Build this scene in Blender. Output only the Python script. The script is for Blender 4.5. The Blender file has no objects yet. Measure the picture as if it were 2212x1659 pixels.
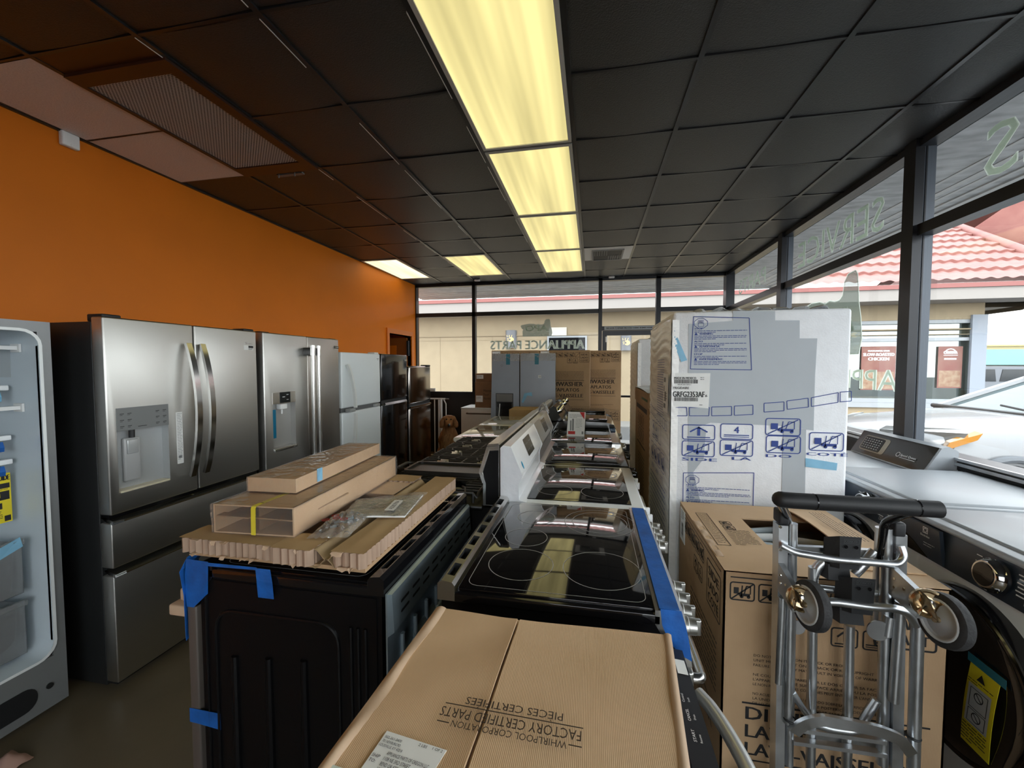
import bpy, bmesh, math, random
from mathutils import Vector, Matrix
C = bpy.context.scene.collection
SC = bpy.context.scene
PI = math.pi
random.seed(7)

# ------------------------------------------------------------------ camera, world, sun, exposure
EYE = Vector((0, 0, 1.55))
FPX, YAW, PITCH, ROLL = 886.155, 0.1930026, -0.0449191, -0.00084363
_f = Vector((-math.sin(YAW)*math.cos(PITCH), math.cos(YAW)*math.cos(PITCH), math.sin(PITCH)))
_r = Vector((math.cos(YAW), math.sin(YAW), 0)); _u = _r.cross(_f)
_r, _u = _r*math.cos(ROLL)+_u*math.sin(ROLL), -_r*math.sin(ROLL)+_u*math.cos(ROLL)
cam = bpy.data.cameras.new('camera'); cam.sensor_fit = 'HORIZONTAL'; cam.sensor_width = 36
cam.lens = FPX/2212*36; cam.clip_start = 0.02; cam.clip_end = 300
co = bpy.data.objects.new('camera', cam); C.objects.link(co); SC.camera = co
co.matrix_world = Matrix(((_r.x, _u.x, -_f.x, EYE.x), (_r.y, _u.y, -_f.y, EYE.y), (_r.z, _u.z, -_f.z, EYE.z), (0, 0, 0, 1)))
SC.view_settings.view_transform = 'Standard'; SC.view_settings.look = 'None'
SC.view_settings.gamma = 1; SC.view_settings.use_curve_mapping = False
SC.view_settings.exposure = 1.25

wd = bpy.data.worlds.new('overcast_sky'); SC.world = wd; wd.use_nodes = True
nt = wd.node_tree; nt.nodes.clear()
_o = nt.nodes.new('ShaderNodeOutputWorld'); _b = nt.nodes.new('ShaderNodeBackground')
_tc = nt.nodes.new('ShaderNodeTexCoord'); _sx = nt.nodes.new('ShaderNodeSeparateXYZ'); _cr = nt.nodes.new('ShaderNodeValToRGB')
_nz = nt.nodes.new('ShaderNodeTexNoise'); _nz.inputs['Scale'].default_value = 3; _nz.inputs['Detail'].default_value = 5
_mx = nt.nodes.new('ShaderNodeMix'); _mx.data_type = 'RGBA'
nt.links.new(_tc.outputs['Generated'], _sx.inputs[0]); nt.links.new(_sx.outputs['Z'], _cr.inputs[0])
_cr.color_ramp.elements[0].color = (1, 1, 1, 1); _cr.color_ramp.elements[0].position = 0.05
_cr.color_ramp.elements[1].color = (0.80, 0.90, 1, 1); _cr.color_ramp.elements[1].position = 0.7
nt.links.new(_tc.outputs['Generated'], _nz.inputs['Vector']); nt.links.new(_nz.outputs['Fac'], _mx.inputs[0])
nt.links.new(_cr.outputs[0], _mx.inputs[6]); _mx.inputs[7].default_value = (0.93, 0.96, 1, 1)
nt.links.new(_mx.outputs[2], _b.inputs[0]); nt.links.new(_b.outputs[0], _o.inputs[0])
_b.inputs[1].default_value = 2.3
sun = bpy.data.lights.new('sun', 'SUN'); sun.energy = 0.6; sun.angle = math.radians(25); sun.color = (1, 0.96, 0.9)
so = bpy.data.objects.new('sun', sun); C.objects.link(so); so.rotation_euler = (math.radians(35), math.radians(6), 0)

# ------------------------------------------------------------------ measuring helpers: a pixel of the photograph to a point on a real plane
def ray(x, y): return _f + _r*((x-1106)/FPX) - _u*((y-829.5)/FPX)
def onx(x, y, X): d = ray(x, y); return EYE + d*((X-EYE.x)/d.x)
def ony(x, y, Y): d = ray(x, y); return EYE + d*((Y-EYE.y)/d.y)
def onz(x, y, Z): d = ray(x, y); return EYE + d*((Z-EYE.z)/d.z)
def onp(x, y, p, n): d = ray(x, y); return EYE + d*((Vector(p)-EYE).dot(n)/d.dot(n))

# ------------------------------------------------------------------ materials
MATS = {}
def nmat(name):
    m = bpy.data.materials.new(name); m.use_nodes = True; MATS[name] = m
    return m, m.node_tree, m.node_tree.nodes['Principled BSDF']
def mat(name, col, rough=.5, metal=0., spec=.5, coat=0., var=0., vscale=8., stretch=(1, 1, 1), bump=0., bscale=60., bstretch=(1, 1, 1), aniso=0., col2=None, rvar=0.):
    """procedural surface: base colour with a noise variation, a noise bump and gloss"""
    if name in MATS: return MATS[name]
    m, t, b = nmat(name); n = t.nodes; l = t.links
    b.inputs['Base Color'].default_value = (*col, 1); b.inputs['Roughness'].default_value = rough
    b.inputs['Metallic'].default_value = metal; b.inputs['Specular IOR Level'].default_value = spec
    b.inputs['Coat Weight'].default_value = coat; b.inputs['Coat Roughness'].default_value = .05
    b.inputs['Anisotropic'].default_value = aniso
    tc = n.new('ShaderNodeTexCoord')
    if var or col2 or rvar:
        mp = n.new('ShaderNodeMapping'); mp.inputs['Scale'].default_value = stretch; l.new(tc.outputs['Object'], mp.inputs[0])
        z = n.new('ShaderNodeTexNoise'); z.inputs['Scale'].default_value = vscale; z.inputs['Detail'].default_value = 6
        l.new(mp.outputs[0], z.inputs['Vector'])
        if var or col2:
            r = n.new('ShaderNodeValToRGB'); r.color_ramp.elements[0].position = .3; r.color_ramp.elements[1].position = .7
            c2 = col2 or tuple(min(1, c*(1+var)) for c in col); c1 = tuple(c*(1-var) for c in col) if not col2 else col
            r.color_ramp.elements[0].color = (*c1, 1); r.color_ramp.elements[1].color = (*c2, 1)
            l.new(z.outputs['Fac'], r.inputs[0]); l.new(r.outputs[0], b.inputs['Base Color'])
        if rvar:
            q = n.new('ShaderNodeMapRange'); q.inputs['To Min'].default_value = max(0, rough-rvar); q.inputs['To Max'].default_value = rough+rvar
            l.new(z.outputs['Fac'], q.inputs[0]); l.new(q.outputs[0], b.inputs['Roughness'])
    if bump:
        mp = n.new('ShaderNodeMapping'); mp.inputs['Scale'].default_value = bstretch; l.new(tc.outputs['Object'], mp.inputs[0])
        z = n.new('ShaderNodeTexNoise'); z.inputs['Scale'].default_value = bscale; z.inputs['Detail'].default_value = 3
        l.new(mp.outputs[0], z.inputs['Vector'])
        k = n.new('ShaderNodeBump'); k.inputs['Strength'].default_value = bump; k.inputs['Distance'].default_value = .01
        l.new(z.outputs['Fac'], k.inputs['Height']); l.new(k.outputs[0], b.inputs['Normal'])
    return m
def clear(name, tint=(1, 1, 1), rough=.05, gloss=.12, bump=0., bscale=40., white=0., fk=.9):
    """thin clear sheet: transparent, with a glossy reflection growing at grazing angles"""
    if name in MATS: return MATS[name]
    m, t, b = nmat(name); n = t.nodes; l = t.links; n.remove(b)
    tr = n.new('ShaderNodeBsdfTransparent'); tr.inputs[0].default_value = (*tint, 1)
    gl = n.new('ShaderNodeBsdfGlossy'); gl.inputs['Roughness'].default_value = rough
    lw = n.new('ShaderNodeFresnel'); lw.inputs['IOR'].default_value = 1.45
    ma = n.new('ShaderNodeMath'); ma.operation = 'MULTIPLY_ADD'; ma.inputs[1].default_value = fk; ma.inputs[2].default_value = max(0., gloss-.04*fk)
    l.new(lw.outputs[0], ma.inputs[0])
    mx = n.new('ShaderNodeMixShader'); l.new(ma.outputs[0], mx.inputs[0]); l.new(tr.outputs[0], mx.inputs[1]); l.new(gl.outputs[0], mx.inputs[2])
    last = mx
    if white:
        df = n.new('ShaderNodeBsdfDiffuse'); df.inputs[0].default_value = (.85, .86, .87, 1)
        m2 = n.new('ShaderNodeMixShader'); m2.inputs[0].default_value = white
        l.new(mx.outputs[0], m2.inputs[1]); l.new(df.outputs[0], m2.inputs[2]); last = m2
    if bump:
        tc = n.new('ShaderNodeTexCoord'); z = n.new('ShaderNodeTexNoise'); z.inputs['Scale'].default_value = bscale; z.inputs['Detail'].default_value = 2
        l.new(tc.outputs['Object'], z.inputs['Vector']); k = n.new('ShaderNodeBump'); k.inputs['Strength'].default_value = bump; k.inputs['Distance'].default_value = .03
        l.new(z.outputs['Fac'], k.inputs['Height']); l.new(k.outputs[0], gl.inputs['Normal']); l.new(k.outputs[0], lw.inputs['Normal'])
    l.new(last.outputs[0], n['Material Output'].inputs[0])
    return m
def lamp(name, col, k, stripes=None):
    """a lit diffuser; the tubes behind the ribbed lens make soft stripes along it"""
    if name in MATS: return MATS[name]
    m, t, b = nmat(name); n = t.nodes; l = t.links
    b.inputs['Base Color'].default_value = (.3, .28, .2, 1); b.inputs['Roughness'].default_value = .4
    b.inputs['Emission Color'].default_value = (*col, 1); b.inputs['Emission Strength'].default_value = k
    tc = n.new('ShaderNodeTexCoord')
    if stripes:
        mp = n.new('ShaderNodeMapping'); mp.inputs['Scale'].default_value = stripes; l.new(tc.outputs['Object'], mp.inputs[0])
        w = n.new('ShaderNodeTexNoise'); w.inputs['Scale'].default_value = 1; w.inputs['Detail'].default_value = 2; l.new(mp.outputs[0], w.inputs['Vector'])
        q = n.new('ShaderNodeMapRange'); q.inputs['From Min'].default_value = .35; q.inputs['From Max'].default_value = .65
        q.inputs['To Min'].default_value = k*.66; q.inputs['To Max'].default_value = k*1.1
        l.new(w.outputs['Fac'], q.inputs[0]); l.new(q.outputs[0], b.inputs['Emission Strength'])
    return m

steel = mat('brushed_stainless_steel', (.55, .545, .52), .38, 1, rvar=.05, vscale=3, stretch=(2, 2, 160), aniso=.5, bump=.015, bscale=4, bstretch=(3, 3, 250))
steel2 = mat('bright_stainless_steel', (.60, .59, .57), .22, 1, bump=.01, bscale=5, bstretch=(200, 4, 4))
filmst = mat('filmed_stainless_steel', (.29, .31, .34), .42, .75, var=.06, vscale=3, bump=.05, bscale=9)
chrome = mat('polished_chrome', (.75, .75, .75), .07, 1)
hand_m = mat('handle_steel', (.50, .50, .49), .16, 1)
alu = mat('worn_aluminium', (.60, .62, .64), .34, 1, var=.12, vscale=14, rvar=.1, bump=.03, bscale=40)
galv = mat('galvanised_steel', (.34, .42, .47), .30, .55, var=.12, vscale=12, bump=.03, bscale=10)
brass = mat('yellow_zinc_plate', (.55, .42, .26), .22, 1, var=.25, vscale=9)
white_e = mat('white_enamel', (.78, .80, .81), .22, coat=.3)
white_p = mat('white_plastic', (.78, .79, .79), .45)
cream_e = mat('white_porcelain', (.80, .79, .72), .18, coat=.4)
black_e = mat('black_enamel', (.006, .006, .007), .12, coat=.4)
black_s = mat('black_satin_metal', (.005, .005, .006), .34, spec=.22, bump=.04, bscale=120)
black_m = mat('black_matte_plastic', (.012, .013, .015), .55, bump=.05, bscale=300)
iron = mat('cast_iron', (.012, .012, .012), .45, bump=.25, bscale=260)
dgrey = mat('dark_grey_cabinet', (.016, .017, .018), .42, bump=.08, bscale=220)
graph = mat('graphite_enamel', (.045, .047, .048), .14, coat=.5)
glassb = mat('black_ceramic_glass', (.004, .004, .005), .04, coat=.6, spec=.6)
glassw = mat('pale_ceramic_glass', (.55, .56, .50), .08, coat=.6)
scr = mat('dark_display_glass', (.006, .010, .012), .22, spec=.35)
rubber = mat('grey_black_rubber', (.022, .022, .023), .75, var=.5, vscale=40, bump=.2, bscale=120)
ink = mat('black_ink', (.012, .012, .014), .6)
ink_br = mat('brown_black_ink', (.035, .022, .014), .7)
ink_bl = mat('blue_ink', (.018, .05, .26), .6)
ink_w = mat('white_ink', (.75, .76, .76), .6)
ink_g = mat('grey_ink', (.22, .23, .24), .6)
ink_r = mat('red_ink', (.50, .02, .02), .6)
paper = mat('white_paper', (.80, .81, .80), .6, var=.03, vscale=20)
yellow = mat('yellow_sticker', (.75, .62, .02), .5)
yellow_t = mat('yellow_strap', (.70, .60, .05), .4)
bluetape = mat('blue_painters_tape', (.006, .10, .40), .55, var=.25, vscale=18, bump=.15, bscale=60)
paleblue = mat('pale_blue_tape', (.22, .48, .68), .5, var=.1, vscale=10)
teal_t = mat('teal_tape', (.02, .16, .22), .45)
orange = mat('orange_wall_paint', (.68, .175, .005), .5, spec=.25, var=.06, vscale=1.4, bump=.06, bscale=35, rvar=.06)
orange_d = mat('orange_gloss_paint', (.62, .15, .006), .3)
kraft = None
def card(name, c1, c2, corr=(0, 0, 0), k=.5):
    """cardboard: blotchy kraft colour, faint corrugation lines and fibres"""
    m, t, b = nmat(name); n = t.nodes; l = t.links
    tc = n.new('ShaderNodeTexCoord'); z = n.new('ShaderNodeTexNoise'); z.inputs['Scale'].default_value = 5; z.inputs['Detail'].default_value = 8
    l.new(tc.outputs['Object'], z.inputs['Vector']); r = n.new('ShaderNodeValToRGB')
    r.color_ramp.elements[0].position = .32; r.color_ramp.elements[1].position = .68
    r.color_ramp.elements[0].color = (*c1, 1); r.color_ramp.elements[1].color = (*c2, 1)
    l.new(z.outputs['Fac'], r.inputs[0]); l.new(r.outputs[0], b.inputs['Base Color']); b.inputs['Roughness'].default_value = .72
    mp = n.new('ShaderNodeMapping'); mp.inputs['Scale'].default_value = corr; l.new(tc.outputs['Object'], mp.inputs[0])
    w = n.new('ShaderNodeTexWave'); w.inputs['Scale'].default_value = 1; w.inputs['Distortion'].default_value = .6; w.inputs['Detail'].default_value = 2
    w.bands_direction = 'X'; l.new(mp.outputs[0], w.inputs['Vector'])
    f = n.new('ShaderNodeTexNoise'); f.inputs['Scale'].default_value = 70; f.inputs['Detail'].default_value = 4; l.new(tc.outputs['Object'], f.inputs['Vector'])
    a = n.new('ShaderNodeMath'); a.operation = 'MULTIPLY_ADD'; a.inputs[1].default_value = .5
    l.new(f.outputs['Fac'], a.inputs[0]); l.new(w.outputs['Fac'], a.inputs[2])
    q = n.new('ShaderNodeBump'); q.inputs['Strength'].default_value = k; q.inputs['Distance'].default_value = .002
    l.new(a.outputs[0], q.inputs['Height']); l.new(q.outputs[0], b.inputs['Normal'])
    return m
kraft = card('kraft_cardboard', (.40, .25, .135), (.47, .31, .175), (110, 0, 0), .12)
kraft_x = card('kraft_cardboard_ribbed', (.58, .385, .22), (.64, .44, .265), (110, 0, 0), .16)
kraft_d = card('brown_cardboard', (.30, .18, .09), (.36, .225, .115), (0, 0, 0), .2)
kraft_l = card('pale_torn_cardboard', (.52, .36, .24), (.60, .44, .31), (0, 0, 0), .4)
foam = mat('white_foam', (.80, .82, .85), .6, var=.03, vscale=30, bump=.15, bscale=140)
foam_g = mat('grey_film_over_steel', (.42, .46, .50), .42, var=.04, vscale=4, bump=.06, bscale=14)
wrapw = mat('wrinkled_film_over_foam', (.90, .90, .89), .24, var=.05, vscale=7, stretch=(1, .6, 3), bump=.35, bscale=4.5, bstretch=(1, .9, 7))
film = clear('clear_packing_film', rough=.08, gloss=.05, bump=.3, bscale=22, white=.06, fk=.6)
film_c = clear('crinkled_bag_film', rough=.10, gloss=.14, bump=.8, bscale=45, white=.12)
film_g = clear('gathered_film', rough=.15, gloss=.10, bump=.4, bscale=40, white=.5)
clearp = clear('clear_plastic_bin', (.95, .97, .98), .06, .10, white=.16)
pane_m = clear('window_glass', (.97, .985, .98), .0, .01, fk=.10)
pane_o = mat('reflective_window_glass', (.25, .38, .42), .03, .0, spec=1., coat=1.)
alum_d = mat('dark_bronze_aluminium', (.022, .023, .027), .32, .4)
alum_l = mat('lit_post_aluminium', (.10, .115, .14), .38, .3)
knee = mat('dark_brown_panel', (.012, .009, .008), .5)
# ------------------------------------------------------------------ geometry helpers
ROOTM = {}
def rootm(o):
    while o.parent is not None: o = o.parent
    return ROOTM.get(o.name, Matrix.Identity(4))
def V(*a): return Vector(a)
class MB:
    """collects shapes and links them as ONE mesh object"""
    def __init__(s): s.v = []; s.f = []; s.m = []; s.mi = 0
    def add(s, vs, fs):
        n = len(s.v); s.v += [tuple(p) for p in vs]; s.f += [tuple(i+n for i in f) for f in fs]; s.m += [s.mi]*len(fs); return s
    def mat(s, i): s.mi = i; return s
    def box(s, x0, x1, y0, y1, z0, z1):
        vs = [(x, y, z) for z in (z0, z1) for y in (y0, y1) for x in (x0, x1)]
        return s.add(vs, [(0, 2, 3, 1), (4, 5, 7, 6), (0, 1, 5, 4), (2, 6, 7, 3), (0, 4, 6, 2), (1, 3, 7, 5)])
    def rbox(s, x0, x1, y0, y1, z0, z1, r=.01, seg=3):
        b = bmesh.new(); bmesh.ops.create_cube(b, size=1)
        for v in b.verts: v.co = V((x0+x1)/2+v.co.x*(x1-x0), (y0+y1)/2+v.co.y*(y1-y0), (z0+z1)/2+v.co.z*(z1-z0))
        r = min(r, .49*min(x1-x0, y1-y0, z1-z0))
        bmesh.ops.bevel(b, geom=list(b.edges), offset=r, segments=seg, affect='EDGES', profile=.5)
        s.bm(b); return s
    def bm(s, b):
        b.verts.index_update(); s.add([v.co for v in b.verts], [[v.index for v in f.verts] for f in b.faces]); b.free()
    def prism(s, pts, axis, a0, a1, pts2=None):
        """polygon in the plane square to axis, pulled from a0 to a1 (pts2: the other end's outline)"""
        q = pts2 or pts; n = len(pts)
        def P(p, a): return (a, p[0], p[1]) if axis == 'x' else (p[0], a, p[1]) if axis == 'y' else (p[0], p[1], a)
        vs = [P(p, a0) for p in pts]+[P(p, a1) for p in q]
        return s.add(vs, [tuple(range(n-1, -1, -1)), tuple(range(n, 2*n))]+[(i, (i+1) % n, n+(i+1) % n, n+i) for i in range(n)])
    def hull(s, bottom, top):
        n = len(bottom)
        return s.add(list(bottom)+list(top), [tuple(range(n-1, -1, -1)), tuple(range(n, 2*n))]+[(i, (i+1) % n, n+(i+1) % n, n+i) for i in range(n)])
    def quad(s, a, b, c, d): return s.add([a, b, c, d], [(0, 1, 2, 3)])
    def cyl(s, p0, p1, r0, r1=None, n=20, caps=True):
        return s.tube([p0, p1], [r0, r0 if r1 is None else r1], n, caps)
    def tube(s, path, r, n=12, caps=True, closed=False):
        path = [Vector(p) for p in path]; L = len(path); rs = r if isinstance(r, (list, tuple)) else [r]*L
        T = []
        for i in range(L):
            a = path[(i-1) % L] if (i or closed) else path[0]; b = path[(i+1) % L] if (i < L-1 or closed) else path[-1]
            t = (b-a); T.append(t.normalized() if t.length > 1e-9 else V(0, 0, 1))
        ref = V(0, 0, 1) if abs(T[0].z) < .9 else V(1, 0, 0); N = T[0].cross(ref).normalized(); vs = []
        for i in range(L):
            N = (N-T[i]*N.dot(T[i])).normalized(); B = T[i].cross(N)
            vs += [path[i]+(N*math.cos(2*PI*k/n)+B*math.sin(2*PI*k/n))*rs[i] for k in range(n)]
        fs = [(i*n+k, i*n+(k+1) % n, ((i+1) % L)*n+(k+1) % n, ((i+1) % L)*n+k) for i in range(L if closed else L-1) for k in range(n)]
        if caps and not closed: fs += [tuple(range(n-1, -1, -1)), tuple(range((L-1)*n, L*n))]
        return s.add(vs, fs)
    def sweep(s, path, side, prof):
        """flat profile (a along side, b along the third direction) carried along a path"""
        path = [Vector(p) for p in path]; L = len(path); n = len(prof); S = Vector(side).normalized(); vs = []
        for i in range(L):
            t = (path[min(i+1, L-1)]-path[max(i-1, 0)]).normalized(); N = t.cross(S).normalized()
            vs += [path[i]+S*a+N*b for a, b in prof]
        fs = [(i*n+k, i*n+(k+1) % n, (i+1)*n+(k+1) % n, (i+1)*n+k) for i in range(L-1) for k in range(n)]
        return s.add(vs, fs+[tuple(range(n-1, -1, -1)), tuple(range((L-1)*n, L*n))])
    def lathe(s, prof, c, axis, n=28):
        """profile of (radius, distance along axis) turned about an axis through c"""
        A = Vector(axis).normalized(); ref = V(0, 0, 1) if abs(A.z) < .9 else V(1, 0, 0); N = A.cross(ref).normalized(); B = A.cross(N); c = Vector(c); L = len(prof)
        vs = [c+A*h+(N*math.cos(2*PI*k/n)+B*math.sin(2*PI*k/n))*r for r, h in prof for k in range(n)]
        fs = [(i*n+k, i*n+(k+1) % n, (i+1)*n+(k+1) % n, (i+1)*n+k) for i in range(L-1) for k in range(n)]
        if prof[0] == prof[-1]: return s.add(vs, fs)
        if prof[0][0] > 1e-6: fs.append(tuple(range(n-1, -1, -1)))
        if prof[-1][0] > 1e-6: fs.append(tuple(range((L-1)*n, L*n)))
        return s.add(vs, fs)
    def torus(s, c, axis, R, r, n=36, k=12, sy=1.):
        A = Vector(axis).normalized(); ref = V(0, 0, 1) if abs(A.z) < .9 else V(1, 0, 0); N = A.cross(ref).normalized(); B = A.cross(N); c = Vector(c)
        return s.tube([c+(N*math.cos(2*PI*i/n)+B*math.sin(2*PI*i/n)*sy)*R for i in range(n)], r, k, closed=True)
    def grid(s, fn, nu, nv):
        vs = [fn(i/nu, j/nv) for j in range(nv+1) for i in range(nu+1)]
        return s.add(vs, [(j*(nu+1)+i, j*(nu+1)+i+1, (j+1)*(nu+1)+i+1, (j+1)*(nu+1)+i) for j in range(nv) for i in range(nu)])
    def shell(s, fn, nu, nv, th):
        """a sheet of real thickness over a parametric surface"""
        P = [[Vector(fn(i/nu, j/nv)) for i in range(nu+1)] for j in range(nv+1)]; top = []; bot = []
        for j in range(nv+1):
            for i in range(nu+1):
                du = P[j][min(i+1, nu)]-P[j][max(i-1, 0)]; dv = P[min(j+1, nv)][i]-P[max(j-1, 0)][i]; n = du.cross(dv)
                n = n.normalized() if n.length > 1e-12 else V(0, 0, 1); top.append(P[j][i]+n*th/2); bot.append(P[j][i]-n*th/2)
        w = nu+1; K = len(top); fs = []
        for j in range(nv):
            for i in range(nu):
                a = j*w+i; fs += [(a, a+1, a+w+1, a+w), (K+a, K+a+w, K+a+w+1, K+a+1)]
        rim = [(i, i+1) for i in range(nu)]+[(j*w+nu, (j+1)*w+nu) for j in range(nv)]+[(nv*w+i+1, nv*w+i) for i in range(nu)]+[((j+1)*w, j*w) for j in range(nv)]
        fs += [(b, a, K+a, K+b) for a, b in rim]
        return s.add(top+bot, fs)
    def mesh(s, name, m, ang=35):
        me = bpy.data.meshes.new(name); me.from_pydata(s.v, [], s.f); me.update()
        for x in (m if isinstance(m, (list, tuple)) else [m]): me.materials.append(x)
        me.polygons.foreach_set('material_index', s.m)
        b = bmesh.new(); b.from_mesh(me); bmesh.ops.recalc_face_normals(b, faces=list(b.faces)) if getattr(s, 'fixn', True) else None; b.to_mesh(me); b.free()
        if ang: me.shade_smooth(); me.set_sharp_from_angle(angle=math.radians(ang))
        return me
    def build(s, name, m, parent=None, world=False, ang=35):
        me = s.mesh(name, m, ang); o = bpy.data.objects.new(name, me); C.objects.link(o)
        if parent is not None:
            o.parent = parent
            if world: me.transform(rootm(parent).inverted())
        return o
def fillet(pts, r, n=5, closed=False):
    """round the corners of a polyline"""
    pts = [Vector(p) for p in pts]; out = [] if closed else [pts[0]]; L = len(pts)
    for i in (range(L) if closed else range(1, L-1)):
        p, a, b = pts[i], pts[(i-1) % L], pts[(i+1) % L]; da = (a-p); db = (b-p); k = min(r, da.length*.49, db.length*.49)
        a2 = p+da.normalized()*k; b2 = p+db.normalized()*k
        out += [a2*(1-t)**2+p*2*t*(1-t)+b2*t*t for t in [q/n for q in range(n+1)]]
    return out if closed else out+[pts[-1]]
def rrect(x0, y0, x1, y1, r, n=4):
    o = []
    for cx, cy, a0 in ((x1-r, y0+r, -PI/2), (x1-r, y1-r, 0), (x0+r, y1-r, PI/2), (x0+r, y0+r, PI)):
        o += [(cx+r*math.cos(a0+PI/2*k/n), cy+r*math.sin(a0+PI/2*k/n)) for k in range(n+1)]
    return o
def tagp(o, label, cat, group=None, kind=None):
    o['label'] = label; o['category'] = cat
    if group: o['group'] = group
    if kind: o['kind'] = kind
    return o
def thing(name, label, cat, loc=(0, 0, 0), rotz=0., group=None, kind=None):
    o = bpy.data.objects.new(name, None); C.objects.link(o); o.empty_display_size = .1
    o.location = loc; o.rotation_euler = (0, 0, rotz); ROOTM[o.name] = Matrix.Translation(loc) @ Matrix.Rotation(rotz, 4, 'Z')
    return tagp(o, label, cat, group, kind)
def solo(mb, name, m, label, cat, group=None, kind=None, ang=35):
    """a thing of one mesh: origin moved to the middle of its base"""
    me = mb.mesh(name, m, ang); xs = [[v.co[i] for v in me.vertices] for i in range(3)]
    c = V((min(xs[0])+max(xs[0]))/2, (min(xs[1])+max(xs[1]))/2, min(xs[2])); me.transform(Matrix.Translation(-c))
    o = bpy.data.objects.new(name, me); C.objects.link(o); o.location = c; ROOTM[o.name] = Matrix.Translation(c)
    return tagp(o, label, cat, group, kind)
def struct(mb, name, m, ang=35):
    o = mb.build(name, m, None, ang=ang); o['kind'] = 'structure'; return o
def cutout(o, boxes, m=None):
    """cut box shaped recesses out of a part"""
    for b in boxes:
        k = MB().box(*b); c = k.build('cutter', m or black_m); c.parent = o.parent
        md = o.modifiers.new('b', 'BOOLEAN'); md.operation = 'DIFFERENCE'; md.solver = 'EXACT'; md.object = c; md.material_mode = 'TRANSFER'
        bpy.context.view_layer.update(); dg = bpy.context.evaluated_depsgraph_get()
        me = bpy.data.meshes.new_from_object(o.evaluated_get(dg)); o.modifiers.clear(); old = o.data; o.data = me; me.name = old.name
        bpy.data.objects.remove(c)
        me.set_sharp_from_angle(angle=math.radians(35))
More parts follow.
